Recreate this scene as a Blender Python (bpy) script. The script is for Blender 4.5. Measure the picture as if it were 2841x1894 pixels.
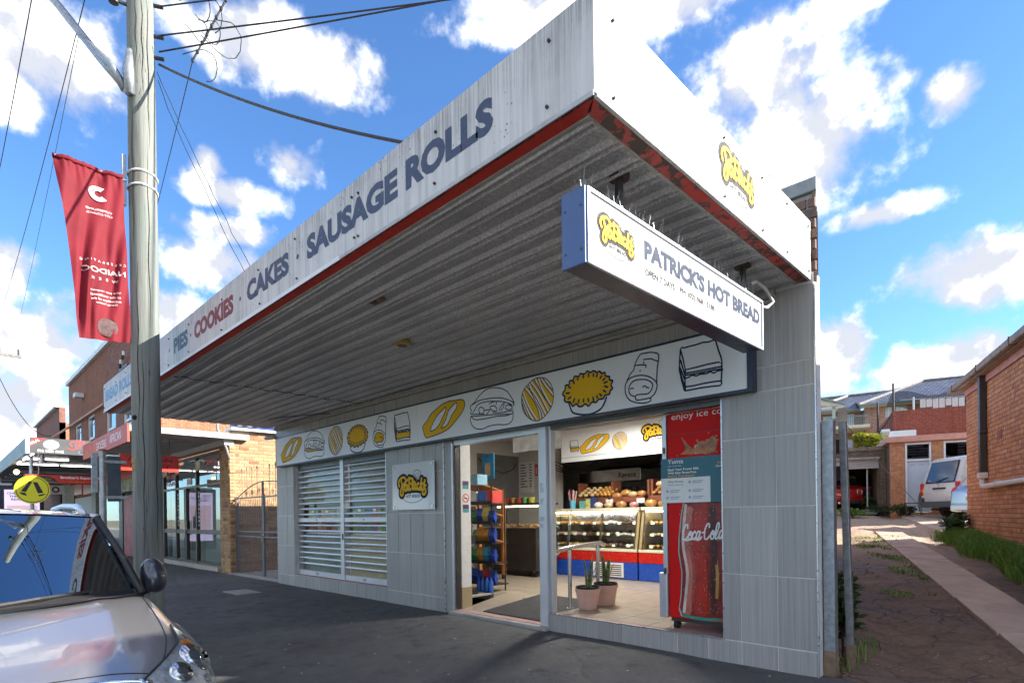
import bpy, bmesh, math, random
from mathutils import Vector, Matrix, Euler
from math import radians, sin, cos, pi
random.seed(7)
for _o in list(bpy.data.objects): bpy.data.objects.remove(_o)
scene = bpy.context.scene
COL = scene.collection

# ------------------------------------------------------------------ camera
cam_data = bpy.data.cameras.new('camera')
cam = bpy.data.objects.new('camera', cam_data); COL.objects.link(cam)
cam_data.sensor_width = 36.0
cam_data.lens = 1582.13 / 2841 * 36.0
cam_data.shift_y = 483.76 / 2841
cam_data.clip_start = 0.05
cam_data.clip_end = 9000
_r = Vector((0.71137459, 0.70268732, -0.01329342)); _u = Vector((0.0082697, 0.01054433, 0.99991021)); _f = Vector((-0.7027644, 0.71142065, -0.00168996))
cam.matrix_world = Matrix(((_r.x, _u.x, -_f.x, 1.4985), (_r.y, _u.y, -_f.y, -5.0413), (_r.z, _u.z, -_f.z, 1.4534), (0, 0, 0, 1)))
scene.camera = cam

# ------------------------------------------------------------------ sun and sky
SUN_EL = radians(27.5)
SUN_H = Vector((0.781, 0.624, 0)).normalized()          # where the sun stands, seen from the shop
SUN_DIR = (SUN_H * cos(SUN_EL) + Vector((0, 0, sin(SUN_EL)))).normalized()
sun_data = bpy.data.lights.new('sun', 'SUN'); sun_data.energy = 2.05; sun_data.angle = radians(0.53); sun_data.color = (1.0, 0.93, 0.82)
sun = bpy.data.objects.new('sun', sun_data); COL.objects.link(sun)
sun.rotation_euler = (-SUN_DIR).to_track_quat('-Z', 'Y').to_euler()
sun.location = (20, 16, 14)

world = bpy.data.worlds.new('World'); scene.world = world; world.use_nodes = True
world.cycles.sampling_method = 'MANUAL'; world.cycles.sample_map_resolution = 256
wn = world.node_tree; wn.nodes.clear(); WL = wn.links
def wnode(t, **k):
    n = wn.nodes.new(t)
    for a, b in k.items(): setattr(n, a, b)
    return n
def wmath(op, a, b=None, c=None, clamp=False):
    n = wn.nodes.new('ShaderNodeMath'); n.operation = op; n.use_clamp = clamp
    for i, v in enumerate((a, b, c)):
        if v is None: continue
        if isinstance(v, (int, float)): n.inputs[i].default_value = v
        else: WL.new(v, n.inputs[i])
    return n.outputs[0]
def wramp(fac, stops):
    n = wn.nodes.new('ShaderNodeMapRange'); n.interpolation_type = 'SMOOTHSTEP'
    WL.new(fac, n.inputs['Value']); n.inputs['From Min'].default_value, n.inputs['From Max'].default_value, n.inputs['To Min'].default_value, n.inputs['To Max'].default_value = stops
    return n.outputs[0]
w_out = wnode('ShaderNodeOutputWorld'); w_bg = wnode('ShaderNodeBackground')
w_sky = wnode('ShaderNodeTexSky'); w_sky.sky_type = 'NISHITA'; w_sky.sun_disc = False
w_sky.sun_elevation = SUN_EL; w_sky.sun_rotation = math.atan2(SUN_H.x, SUN_H.y)
w_sky.altitude = 60; w_sky.air_density = 1.0; w_sky.dust_density = 0.25; w_sky.ozone_density = 2.2
w_tc = wnode('ShaderNodeTexCoord'); w_sep = wnode('ShaderNodeSeparateXYZ'); WL.new(w_tc.outputs['Generated'], w_sep.inputs[0])
w_az = wmath('ARCTAN2', w_sep.outputs[0], w_sep.outputs[1])           # 0 = +Y, positive towards +X
w_el = wmath('ARCSINE', w_sep.outputs[2])
w_n1 = wnode('ShaderNodeTexNoise'); w_n1.inputs['Scale'].default_value = 13.0; w_n1.inputs['Detail'].default_value = 5; w_n1.inputs['Roughness'].default_value = 0.58
WL.new(w_tc.outputs['Generated'], w_n1.inputs['Vector'])
w_n2 = wnode('ShaderNodeTexNoise'); w_n2.inputs['Scale'].default_value = 2.6; w_n2.inputs['Detail'].default_value = 2; w_n2.inputs['Roughness'].default_value = 0.55
WL.new(w_tc.outputs['Generated'], w_n2.inputs['Vector'])
# cumulus clouds that stand in view: (azimuth, elevation, half width, half height) in degrees
CLOUDS = [
    (-84.2, 32.6, 5.9, 3.6),
    (-85.7, 29.5, 2.9, 2.2),
    (-67.1, 37.6, 7.8, 2.3),
    (-63.9, 37.0, 6.3, 2.4),
    (-39.5, 41.1, 10.1, 2.0),
    (-27.7, 40.3, 10.0, 1.6),
    (-20.9, 35.6, 8.6, 4.4),
    (-17.0, 30.3, 7.1, 5.6),
    (-13.9, 37.2, 5.4, 0.9),
    (-5.7, 17.4, 5.3, 2.9),
    (-6.8, 11.2, 6.3, 3.1),
    (-14.6, 13.8, 3.0, 3.3),
    (-6.6, 29.9, 2.3, 1.6),
    (-11.3, 23.5, 3.9, 1.1),
    (-72.1, 28.8, 1.7, 1.3),
    (-70.7, 27.1, 3.6, 1.5),
    (-70.9, 24.4, 3.6, 1.2),
    (-71.7, 21.6, 4.5, 2.0),
    (-65.7, 30.2, 2.9, 1.6),
    (-84.4, 13.7, 7.7, 3.7),
    (-85.9, 18.9, 1.8, 2.1),
    (-84.2, 9.7, 7.0, 3.1),
    (-75.1, 17.1, 2.7, 2.1),
    (-86.0, 6.8, 5.6, 2.6),
]
w_ae = wnode('ShaderNodeCombineXYZ'); WL.new(w_az, w_ae.inputs[0]); WL.new(w_el, w_ae.inputs[1])
_m = None
for a0, e0, ra, re in CLOUDS:
    mp = wnode('ShaderNodeMapping', vector_type='TEXTURE'); WL.new(w_ae.outputs[0], mp.inputs[0])
    mp.inputs['Location'].default_value = (radians(a0), radians(e0), 0); mp.inputs['Scale'].default_value = (2*radians(ra), 2*radians(re), 1)
    gr = wnode('ShaderNodeTexGradient', gradient_type='SPHERICAL'); WL.new(mp.outputs[0], gr.inputs[0])
    _m = gr.outputs[1] if _m is None else wmath('MAXIMUM', _m, gr.outputs[1])
_m = wmath('MULTIPLY_ADD', _m, 2.0, -1.0)
# unseen sky: cloud from broad noise, thickened to fill the shade with light
_gen = wmath('MULTIPLY', wmath('SUBTRACT', w_n2.outputs[0], 0.46), 5.0)
_outside = wmath('MAXIMUM', wramp(w_az, (radians(5), radians(25), 0, 1)), wramp(w_az, (radians(-95), radians(-120), 0, 1)))
_gen = wmath('SUBTRACT', _gen, wmath('MULTIPLY', wmath('SUBTRACT', 1.0, _outside), 3.0))
_m = wmath('MAXIMUM', _m, _gen)
_e = wmath('ADD', _m, wmath('MULTIPLY', wmath('SUBTRACT', w_n1.outputs[0], 0.5), 2.7))
w_mask = wramp(_e, (-0.22, 0.60, 0, 1))
# soft relief: the same noise looked up a little towards the sun
w_off = wnode('ShaderNodeVectorMath', operation='ADD'); WL.new(w_tc.outputs['Generated'], w_off.inputs[0]); w_off.inputs[1].default_value = (0.03 * SUN_DIR.x, 0.03 * SUN_DIR.y, 0.06)
w_n3 = wnode('ShaderNodeTexNoise'); w_n3.inputs['Scale'].default_value = 13.0; w_n3.inputs['Detail'].default_value = 2; w_n3.inputs['Roughness'].default_value = 0.5
WL.new(w_off.outputs[0], w_n3.inputs['Vector'])
_rel = wmath('SUBTRACT', w_n1.outputs[0], w_n3.outputs[0])
w_light = wramp(_rel, (-0.09, 0.11, 0, 1))
w_cc = wnode('ShaderNodeMixRGB'); WL.new(w_light, w_cc.inputs[0]); w_cc.inputs[1].default_value = (0.88, 0.92, 1.04, 1); w_cc.inputs[2].default_value = (2.15, 2.13, 2.08, 1)
w_tint = wnode('ShaderNodeMixRGB', blend_type='MULTIPLY'); w_tint.inputs[0].default_value = 1; WL.new(w_sky.outputs[0], w_tint.inputs[1]); w_tint.inputs[2].default_value = (0.178, 0.258, 0.345, 1)
w_mix = wnode('ShaderNodeMixRGB'); WL.new(w_mask, w_mix.inputs[0]); WL.new(w_tint.outputs[0], w_mix.inputs[1]); WL.new(w_cc.outputs[0], w_mix.inputs[2])
WL.new(w_mix.outputs[0], w_bg.inputs[0]); w_bg.inputs[1].default_value = 0.13
WL.new(w_bg.outputs[0], w_out.inputs[0])

scene.view_settings.view_transform = 'Standard'; scene.view_settings.look = 'None'
scene.view_settings.exposure = 2.8; scene.view_settings.gamma = 1.0; scene.view_settings.use_curve_mapping = False
scene.render.engine = 'CYCLES'
scene.cycles.use_denoising = True
scene.cycles.use_adaptive_sampling = True; scene.cycles.adaptive_threshold = 0.03
scene.cycles.max_bounces = 6; scene.cycles.diffuse_bounces = 3; scene.cycles.glossy_bounces = 3; scene.cycles.transparent_max_bounces = 12; scene.cycles.transmission_bounces = 4
scene.cycles.sample_clamp_indirect = 8.0
scene.cycles.caustics_reflective = False; scene.cycles.caustics_refractive = False

# ------------------------------------------------------------------ scene-graph helpers
def wm(o):
    b = o.matrix_basis
    return (wm(o.parent) @ o.matrix_parent_inverse @ b) if o.parent else b.copy()
def attach(o, parent, local=False):
    if parent is not None:
        o.parent = parent
        o.matrix_parent_inverse = Matrix.Identity(4) if local else wm(parent).inverted()
def tag(o, label=None, cat=None, group=None, kind=None):
    if label: o['label'] = label
    if cat: o['category'] = cat
    if group: o['group'] = group
    if kind: o['kind'] = kind
    return o
def thing(name, label, cat, loc=(0, 0, 0), rz=0.0, group=None):
    o = bpy.data.objects.new(name, None); COL.objects.link(o); o.empty_display_size = 0.1
    o.location = loc; o.rotation_euler = (0, 0, rz)
    return tag(o, label, cat, group)
def link_mesh(name, me, mat=None, parent=None, local=False):
    o = bpy.data.objects.new(name, me); COL.objects.link(o)
    if mat is not None and not me.materials:
        for m in (mat if isinstance(mat, (list, tuple)) else [mat]): me.materials.append(m)
    attach(o, parent, local)
    return o
def copy_obj(o, parent=None):
    c = o.copy(); COL.objects.link(c); c.parent = parent; c.matrix_parent_inverse = o.matrix_parent_inverse
    return c
def copy_tree(o, parent=None):
    c = copy_obj(o, parent)
    for ch in [k for k in bpy.data.objects if k.parent is o]: copy_tree(ch, c)
    return c

class MB:
    def __init__(s, M=None): s.v = []; s.f = []; s.m = []; s.M = M
    def add(s, vs, fs, mi=0):
        n = len(s.v)
        for p in vs:
            p = Vector(p)
            s.v.append(tuple(s.M @ p) if s.M is not None else tuple(p))
        for f in fs: s.f.append(tuple(i + n for i in f)); s.m.append(mi)
        return s
    def box(s, x0, x1, y0, y1, z0, z1, mi=0):
        if x0 > x1: x0, x1 = x1, x0
        if y0 > y1: y0, y1 = y1, y0
        if z0 > z1: z0, z1 = z1, z0
        return s.add([(x0,y0,z0),(x1,y0,z0),(x1,y1,z0),(x0,y1,z0),(x0,y0,z1),(x1,y0,z1),(x1,y1,z1),(x0,y1,z1)],
            [(3,2,1,0),(4,5,6,7),(0,1,5,4),(1,2,6,5),(2,3,7,6),(3,0,4,7)], mi)
    def obox(s, c, size, rot=(0,0,0), mi=0):
        R = Euler(rot).to_matrix(); c = Vector(c); h = Vector(size) / 2
        vs = [c + R @ Vector((a*h.x, b*h.y, d*h.z)) for d in (-1,1) for a, b in ((-1,-1),(1,-1),(1,1),(-1,1))]
        return s.add(vs, [(3,2,1,0),(4,5,6,7),(0,1,5,4),(1,2,6,5),(2,3,7,6),(3,0,4,7)], mi)
    def tube(s, pts, r, n=8, mi=0, cap=True):
        pts = [Vector(p) for p in pts]; rs = r if isinstance(r, (list, tuple)) else [r] * len(pts)
        rings = []; up = None
        for i, p in enumerate(pts):
            t = (pts[min(i+1, len(pts)-1)] - pts[max(i-1, 0)]).normalized()
            if up is None:
                up = t.cross(Vector((0,0,1)))
                if up.length < 1e-4: up = Vector((1,0,0))
            up = (up - t * up.dot(t)).normalized(); b = t.cross(up)
            rings.append([p + (up * cos(2*pi*k/n) + b * sin(2*pi*k/n)) * rs[i] for k in range(n)])
        vs = [q for rg in rings for q in rg]; fs = []
        for i in range(len(pts)-1):
            for k in range(n): fs.append((i*n+k, i*n+(k+1)%n, (i+1)*n+(k+1)%n, (i+1)*n+k))
        if cap: fs += [tuple(reversed(range(n))), tuple(range((len(pts)-1)*n, len(pts)*n))]
        return s.add(vs, fs, mi)
    def cyl(s, p0, p1, r, r1=None, n=12, mi=0): return s.tube([p0, p1], [r, r if r1 is None else r1], n, mi)
    def lathe(s, prof, n=20, c=(0,0,0), mi=0):
        vs = []; fs = []; c = Vector(c)
        for r, z in prof: vs += [c + Vector((r*cos(2*pi*k/n), r*sin(2*pi*k/n), z)) for k in range(n)]
        for i in range(len(prof)-1):
            for k in range(n): fs.append((i*n+k, i*n+(k+1)%n, (i+1)*n+(k+1)%n, (i+1)*n+k))
        return s.add(vs, fs, mi)
    def ball(s, c, r, n=10, mi=0):
        r = r if isinstance(r, (list, tuple)) else (r, r, r); c = Vector(c); vs = []; fs = []; m = max(4, n//2)
        for i in range(m+1):
            th = pi*i/m
            for k in range(n): vs.append(c + Vector((r[0]*sin(th)*cos(2*pi*k/n), r[1]*sin(th)*sin(2*pi*k/n), r[2]*cos(th))))
        for i in range(m):
            for k in range(n): fs.append((i*n+k, (i+1)*n+k, (i+1)*n+(k+1)%n, i*n+(k+1)%n))
        return s.add(vs, fs, mi)
    def prism(s, poly, P, d, mi=0):
        """poly: 2D outline, P(u,v): world point, d: extrusion vector"""
        d = Vector(d); a = [Vector(P(u, v)) for u, v in poly]; n = len(a)
        return s.add(a + [q + d for q in a], [tuple(range(n)), tuple(reversed(range(n, 2*n)))] + [(i, n+i, n+(i+1)%n, (i+1)%n) for i in range(n)], mi)
    def quad(s, a, b, c, d, mi=0): return s.add([a, b, c, d], [(0,1,2,3)], mi)
    def mesh(s, name, smooth=False):
        me = bpy.data.meshes.new(name); me.from_pydata(s.v, [], s.f)
        if any(s.m): me.polygons.foreach_set('material_index', s.m)
        bm = bmesh.new(); bm.from_mesh(me); bmesh.ops.recalc_face_normals(bm, faces=bm.faces); bm.to_mesh(me); bm.free()
        if smooth: me.polygons.foreach_set('use_smooth', [True]*len(me.polygons))
        me.update(); return me
    def build(s, name, mat=None, parent=None, smooth=False, local=False, bevel=0, auto=None, sub=0):
        o = link_mesh(name, s.mesh(name, smooth), mat, parent, local)
        if bevel:
            b = o.modifiers.new('bevel', 'BEVEL'); b.width = bevel; b.segments = 2; b.limit_method = 'ANGLE'; b.angle_limit = radians(40)
        if sub:
            m = o.modifiers.new('sub', 'SUBSURF'); m.levels = sub; m.render_levels = sub
        if auto is not None:
            o.data.polygons.foreach_set('use_smooth', [True]*len(o.data.polygons))
            o.data.set_sharp_from_angle(angle=radians(auto))
        return o
def tbox(name, x0, x1, y0, y1, z0, z1, mat, parent=None, bevel=0, local=False):
    return MB().box(x0, x1, y0, y1, z0, z1).build(name, mat, parent, bevel=bevel, local=local)

# ------------------------------------------------------------------ materials
MATS = {}
class NT:
    def __init__(s, name):
        s.mat = bpy.data.materials.new(name); s.mat.use_nodes = True; s.t = s.mat.node_tree; s.t.nodes.clear(); s.L = s.t.links
        s.out = s.n('ShaderNodeOutputMaterial'); s.b = s.n('ShaderNodeBsdfPrincipled'); s.L.new(s.b.outputs[0], s.out.inputs[0])
        s.tc = s.n('ShaderNodeTexCoord'); s.obj = s.tc.outputs['Object']
    def n(s, t, **k):
        x = s.t.nodes.new(t)
        for a, b in k.items(): setattr(x, a, b)
        return x
    def set(s, node, **k):
        for a, b in k.items(): node.inputs[a.replace('_', ' ')].default_value = b
    def lk(s, a, b): s.L.new(a, b)
    def vec(s, sc=(1,1,1), src=None, rot=(0,0,0)):
        m = s.n('ShaderNodeMapping'); m.inputs['Scale'].default_value = sc; m.inputs['Rotation'].default_value = rot
        s.lk(src or s.obj, m.inputs[0]); return m.outputs[0]
    def noise(s, scale=5, detail=4, rough=0.5, vec=None, dist=0):
        x = s.n('ShaderNodeTexNoise'); x.inputs['Scale'].default_value = scale; x.inputs['Detail'].default_value = detail; x.inputs['Roughness'].default_value = rough; x.inputs['Distortion'].default_value = dist
        s.lk(vec or s.obj, x.inputs['Vector']); return x.outputs[0]
    def ramp(s, fac, stops, interp='LINEAR'):
        x = s.n('ShaderNodeValToRGB'); cr = x.color_ramp; cr.interpolation = interp
        while len(cr.elements) < len(stops): cr.elements.new(0.5)
        for e, (p, c) in zip(cr.elements, stops):
            e.position = p; e.color = (c, c, c, 1) if isinstance(c, (int, float)) else (*c, 1)
        s.lk(fac, x.inputs[0]); return x.outputs[0]
    def mr(s, fac, a, b, c=0, d=1):
        x = s.n('ShaderNodeMapRange'); s.lk(fac, x.inputs[0])
        for i, v in enumerate((a, b, c, d)): x.inputs[i+1].default_value = v
        return x.outputs[0]
    def mix(s, fac, a, b, mode='MIX'):
        x = s.n('ShaderNodeMixRGB', blend_type=mode)
        for i, v in enumerate((fac, a, b)):
            if isinstance(v, (int, float)): x.inputs[i].default_value = v if i == 0 else (v, v, v, 1)
            elif isinstance(v, (tuple, list)): x.inputs[i].default_value = (*v, 1)
            else: s.lk(v, x.inputs[i])
        return x.outputs[0]
    def math(s, op, a, b=0):
        x = s.n('ShaderNodeMath', operation=op)
        for i, v in enumerate((a, b)):
            if isinstance(v, (int, float)): x.inputs[i].default_value = v
            else: s.lk(v, x.inputs[i])
        return x.outputs[0]
    def bump(s, h, strength=0.3, dist=0.01, nrm=None):
        x = s.n('ShaderNodeBump'); x.inputs['Strength'].default_value = strength; x.inputs['Distance'].default_value = dist
        s.lk(h, x.inputs['Height'])
        if nrm is not None: s.lk(nrm, x.inputs['Normal'])
        return x.outputs[0]
    def fin(s, col=None, rough=None, nrm=None, metal=None, spec=None, coat=None, sheen=None):
        b = s.b.inputs
        for k, v in (('Base Color', col), ('Roughness', rough), ('Normal', nrm), ('Metallic', metal), ('Specular IOR Level', spec), ('Coat Weight', coat)):
            if v is None: continue
            if isinstance(v, (int, float)): b[k].default_value = v
            elif isinstance(v, (tuple, list)): b[k].default_value = (*v, 1)
            else: s.lk(v, b[k])
        return s.mat
def mat(name, col, rough=0.6, metal=0.0, var=0.12, scale=6.0, bump=0.0, bscale=60.0, spec=0.5, coat=0.0, dirt=0.0):
    """plain procedural surface: colour with soft mottling, fine relief, optional grime"""
    if name in MATS: return MATS[name]
    t = NT(name)
    n = t.noise(scale, 5, 0.55)
    c = t.mix(1.0, col, t.ramp(n, [(0.3, 1-var), (0.7, 1+var*0.6)]), 'MULTIPLY') if var else col
    if dirt: c = t.mix(t.mr(t.noise(scale*2.3, 6, 0.65), 0.52, 0.75, 0, dirt), c, tuple(0.35*k+0.02 for k in col))
    nr = t.bump(t.noise(bscale, 3, 0.5), bump, 0.004) if bump else None
    rg = t.mr(t.noise(scale*3, 3), 0.3, 0.7, max(0, rough-0.06), min(1, rough+0.06))
    t.fin(c, rg, nr, metal, spec, coat or None)
    if coat: t.b.inputs['Coat Roughness'].default_value = 0.03
    MATS[name] = t.mat; return t.mat
def emit(name, col, strength):
    if name in MATS: return MATS[name]
    t = NT(name); t.fin(col, 0.5); t.b.inputs['Emission Color'].default_value = (*col, 1); t.b.inputs['Emission Strength'].default_value = strength
    MATS[name] = t.mat; return t.mat
def glass(name, tint=(0.9, 0.95, 0.95), ior=1.5, boost=0.0, rough=0.0):
    """thin pane: clear with a fresnel mirror on top"""
    if name in MATS: return MATS[name]
    t = NT(name); t.t.nodes.remove(t.b)
    tr = t.n('ShaderNodeBsdfTransparent'); tr.inputs[0].default_value = (*tint, 1)
    gl = t.n('ShaderNodeBsdfGlossy'); gl.inputs['Roughness'].default_value = rough; gl.inputs[0].default_value = (0.95, 0.97, 1, 1)
    fr = t.n('ShaderNodeFresnel'); fr.inputs[0].default_value = ior
    mx = t.n('ShaderNodeMixShader'); gm = t.n('ShaderNodeNewGeometry'); t.lk(t.math('MULTIPLY', t.math('ADD', fr.outputs[0], boost), t.math('SUBTRACT', 1.0, gm.outputs['Backfacing'])), mx.inputs[0]); t.lk(tr.outputs[0], mx.inputs[1]); t.lk(gl.outputs[0], mx.inputs[2]); t.lk(mx.outputs[0], t.out.inputs[0])
    MATS[name] = t.mat; return t.mat

def m_asphalt():
    t = NT('asphalt'); n1 = t.noise(0.55, 7, 0.66); n2 = t.noise(95, 2, 0.6); n3 = t.noise(4.5, 7, 0.68); n5 = t.noise(0.9, 2, 0.5, t.vec((1, 1.6, 1), None, (0, 0, 0.5)))
    c = t.ramp(n1, [(0.3, (0.052, 0.053, 0.057)), (0.5, (0.078, 0.078, 0.082)), (0.72, (0.115, 0.112, 0.112))])
    patch = t.mr(n5, 0.50, 0.515, 0, 0.45); c = t.mix(patch, c, (0.056, 0.057, 0.061))
    c = t.mix(t.mr(n2, 0.45, 0.72, 0, 0.5), c, (0.16, 0.16, 0.165))
    c = t.mix(t.mr(n3, 0.54, 0.70, 0, 0.6), c, (0.026, 0.027, 0.030)); c = t.mix(t.mr(n3, 0.46, 0.28, 0, 0.35), c, (0.10, 0.095, 0.09))
    v = t.n('ShaderNodeTexVoronoi', feature='DISTANCE_TO_EDGE'); v.inputs['Scale'].default_value = 0.6
    t.lk(t.mix(0.35, t.obj, t.noise(1.4, 5)), v.inputs['Vector'])
    crack = t.mr(v.outputs['Distance'], 0.0, 0.012, 1, 0)
    c = t.mix(t.math('MULTIPLY', crack, 0.28), c, (0.014, 0.014, 0.016))
    sp = t.n('ShaderNodeTexVoronoi'); sp.inputs['Scale'].default_value = 5; t.lk(t.obj, sp.inputs['Vector'])
    gum = t.math('MULTIPLY', t.mr(sp.outputs['Distance'], 0.10, 0.13, 1, 0), t.mr(t.noise(2.1, 2), 0.50, 0.54))
    c = t.mix(t.math('MULTIPLY', gum, 0.6), c, (0.022, 0.022, 0.024))
    sq = t.n('ShaderNodeTexVoronoi'); sq.inputs['Scale'].default_value = 9; t.lk(t.obj, sq.inputs['Vector'])
    c = t.mix(t.math('MULTIPLY', t.mr(sq.outputs['Distance'], 0.05, 0.08, 1, 0), t.mr(t.noise(3.3, 2), 0.55, 0.6)), c, (0.34, 0.33, 0.31))
    h = t.math('ADD', t.math('ADD', n2, t.math('MULTIPLY', n3, 0.8)), t.math('MULTIPLY', crack, -0.5))
    return t.fin(c, t.mr(n3, 0.3, 0.7, 0.70, 0.92), t.bump(h, 0.8, 0.008))
def m_tile():
    t = NT('grey_tile'); oi = t.n('ShaderNodeObjectInfo')
    add = t.n('ShaderNodeVectorMath', operation='ADD'); t.lk(t.obj, add.inputs[0])
    sc = t.n('ShaderNodeVectorMath', operation='SCALE'); sc.inputs[0].default_value = (9, 3, 5); t.lk(oi.outputs['Random'], sc.inputs['Scale']); t.lk(sc.outputs[0], add.inputs[1])
    n1 = t.noise(1, 3, 0.7, t.vec((230, 20, 1.1), add.outputs[0])); n2 = t.noise(1, 2, 0.5, t.vec((40, 8, 0.6), add.outputs[0]))
    c = t.ramp(n1, [(0.32, (0.30, 0.296, 0.29)), (0.5, (0.375, 0.369, 0.362)), (0.68, (0.45, 0.444, 0.436))])
    c = t.mix(0.6, c, t.ramp(n2, [(0.3, (0.80, 0.79, 0.79)), (0.7, (1.12, 1.11, 1.1))]), 'MULTIPLY')
    c = t.mix(1.0, c, t.ramp(oi.outputs['Random'], [(0, 0.90), (1, 1.08)]), 'MULTIPLY')
    c = t.mix(t.mr(t.noise(2.2, 6, 0.6), 0.56, 0.8, 0, 0.4), c, (0.2, 0.185, 0.17))
    return t.fin(c, t.mr(n1, 0.3, 0.7, 0.30, 0.48), t.bump(n1, 0.10, 0.002))
def m_brick(name, cols, mort=None, spotty=0.0, rough=0.85):
    """for built bricks: each brick picks its own tone"""
    t = NT(name); oi = t.n('ShaderNodeObjectInfo'); g = t.n('ShaderNodeNewGeometry')
    r = t.math('FRACT', t.math('ADD', oi.outputs['Random'], g.outputs['Random Per Island']))
    k = len(cols)
    c = t.ramp(r, [(i/max(1, k-1), cc) for i, cc in enumerate(cols)])
    n = t.noise(30, 5, 0.65); c = t.mix(0.8, c, t.ramp(n, [(0.3, 0.78), (0.7, 1.12)]), 'MULTIPLY')
    if spotty: c = t.mix(t.mr(t.noise(24, 2, 0.4), 0.60, 0.68, 0, spotty), c, (0.10, 0.045, 0.03))
    c = t.mix(t.mr(t.noise(1.3, 6, 0.65), 0.5, 0.8, 0, 0.4), c, tuple(0.45*x for x in cols[0]))
    return t.fin(c, rough, t.bump(n, 0.6, 0.006))
def m_brickwall(name, cols, mortar, bw=0.23, bh=0.076, gap=0.01, stain=0.35):
    """far brickwork, local x along the wall, local z up (also works on the side faces)"""
    t = NT(name); sp = t.n('ShaderNodeSeparateXYZ'); t.lk(t.obj, sp.inputs[0]); cb = t.n('ShaderNodeCombineXYZ')
    t.lk(t.math('ADD', sp.outputs[0], sp.outputs[1]), cb.inputs[0]); t.lk(sp.outputs[2], cb.inputs[1])
    b = t.n('ShaderNodeTexBrick'); t.lk(cb.outputs[0], b.inputs['Vector']); t.set(b, Scale=1.0, Mortar_Size=gap*0.7, Mortar_Smooth=0.2, Brick_Width=bw+gap, Row_Height=bh+gap, Bias=0.0)
    b.inputs['Color1'].default_value = (*cols[0], 1); b.inputs['Color2'].default_value = (*cols[1], 1); b.inputs['Mortar'].default_value = (*mortar, 1)
    c = t.mix(1.0, b.outputs[0], t.ramp(t.noise(7, 6, 0.65), [(0.28, 0.62), (0.7, 1.2)]), 'MULTIPLY')
    c = t.mix(t.mr(t.noise(1, 5, 0.6, t.vec((1.6, 1.6, 0.35))), 0.5, 0.78, 0, stain), c, tuple(0.25*x for x in cols[0]))
    inv = t.math('SUBTRACT', 1.0, b.outputs['Fac'])
    return t.fin(c, 0.88, t.bump(t.math('ADD', inv, t.math('MULTIPLY', t.noise(40, 3), 0.3)), 0.7, 0.008))
def m_fascia():
    """old white sheet: rain streaks running down from the top edge, mould specks, faint buckles"""
    t = NT('weathered_white_sheet'); sp_ = t.n('ShaderNodeSeparateXYZ'); t.lk(t.obj, sp_.inputs[0])
    s1 = t.noise(1, 5, 0.7, t.vec((24, 24, 0.5))); s2 = t.noise(1, 5, 0.65, t.vec((95, 95, 1.6))); n = t.noise(1.4, 5, 0.6); n4 = t.noise(5, 6, 0.65)
    top = t.mr(sp_.outputs[2], 3.50, 3.82, 0.0, 1.0)
    c = t.ramp(s1, [(0.36, (0.36, 0.36, 0.36)), (0.52, (0.58, 0.58, 0.575)), (0.7, (0.68, 0.68, 0.67))])
    c = t.mix(t.mr(n, 0.3, 0.62, 0.7, 0.1), c, (0.64, 0.64, 0.63))
    k = t.math('MULTIPLY', t.mr(s2, 0.42, 0.66, 0, 1), t.math('ADD', t.math('MULTIPLY', top, 0.85), 0.10)); k = t.math('MULTIPLY', k, t.mr(n4, 0.35, 0.62, 0.25, 1.0))
    c = t.mix(k, c, (0.105, 0.105, 0.11))
    c = t.mix(t.math('MULTIPLY', t.mr(n4, 0.55, 0.75), 0.35), c, (0.38, 0.38, 0.39))
    v = t.n('ShaderNodeTexVoronoi'); v.inputs['Scale'].default_value = 26; t.lk(t.obj, v.inputs['Vector'])
    sp = t.math('MULTIPLY', t.mr(v.outputs['Distance'], 0.12, 0.19, 1, 0), t.mr(t.noise(2.6, 4, 0.6), 0.5, 0.60))
    c = t.mix(t.math('MULTIPLY', sp, 0.9), c, (0.045, 0.045, 0.05))
    h = t.math('ADD', t.math('MULTIPLY', t.noise(1, 2, 0.5, t.vec((2.2, 2.2, 1.2))), 2.0), t.math('MULTIPLY', s1, 0.15))
    return t.fin(c, 0.55, t.bump(h, 0.25, 0.012))
def m_soffit():
    t = NT('old_galvanised_sheet')
    n1 = t.noise(75, 4, 0.7); n2 = t.noise(1.1, 5, 0.6); n3 = t.noise(1, 4, 0.6, t.vec((0.8, 18, 18)))
    c = t.ramp(n1, [(0.36, (0.36, 0.355, 0.35)), (0.52, (0.55, 0.542, 0.53)), (0.66, (0.78, 0.77, 0.755))])
    c = t.mix(t.mr(n2, 0.35, 0.65, 0.6, 0.0), c, (0.32, 0.315, 0.305))
    c = t.mix(t.mr(n3, 0.5, 0.75, 0, 0.35), c, (0.48, 0.46, 0.43))
    return t.fin(c, t.mr(n1, 0.35, 0.65, 0.62, 0.40), t.bump(n1, 0.25, 0.003), 0.15)
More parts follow.
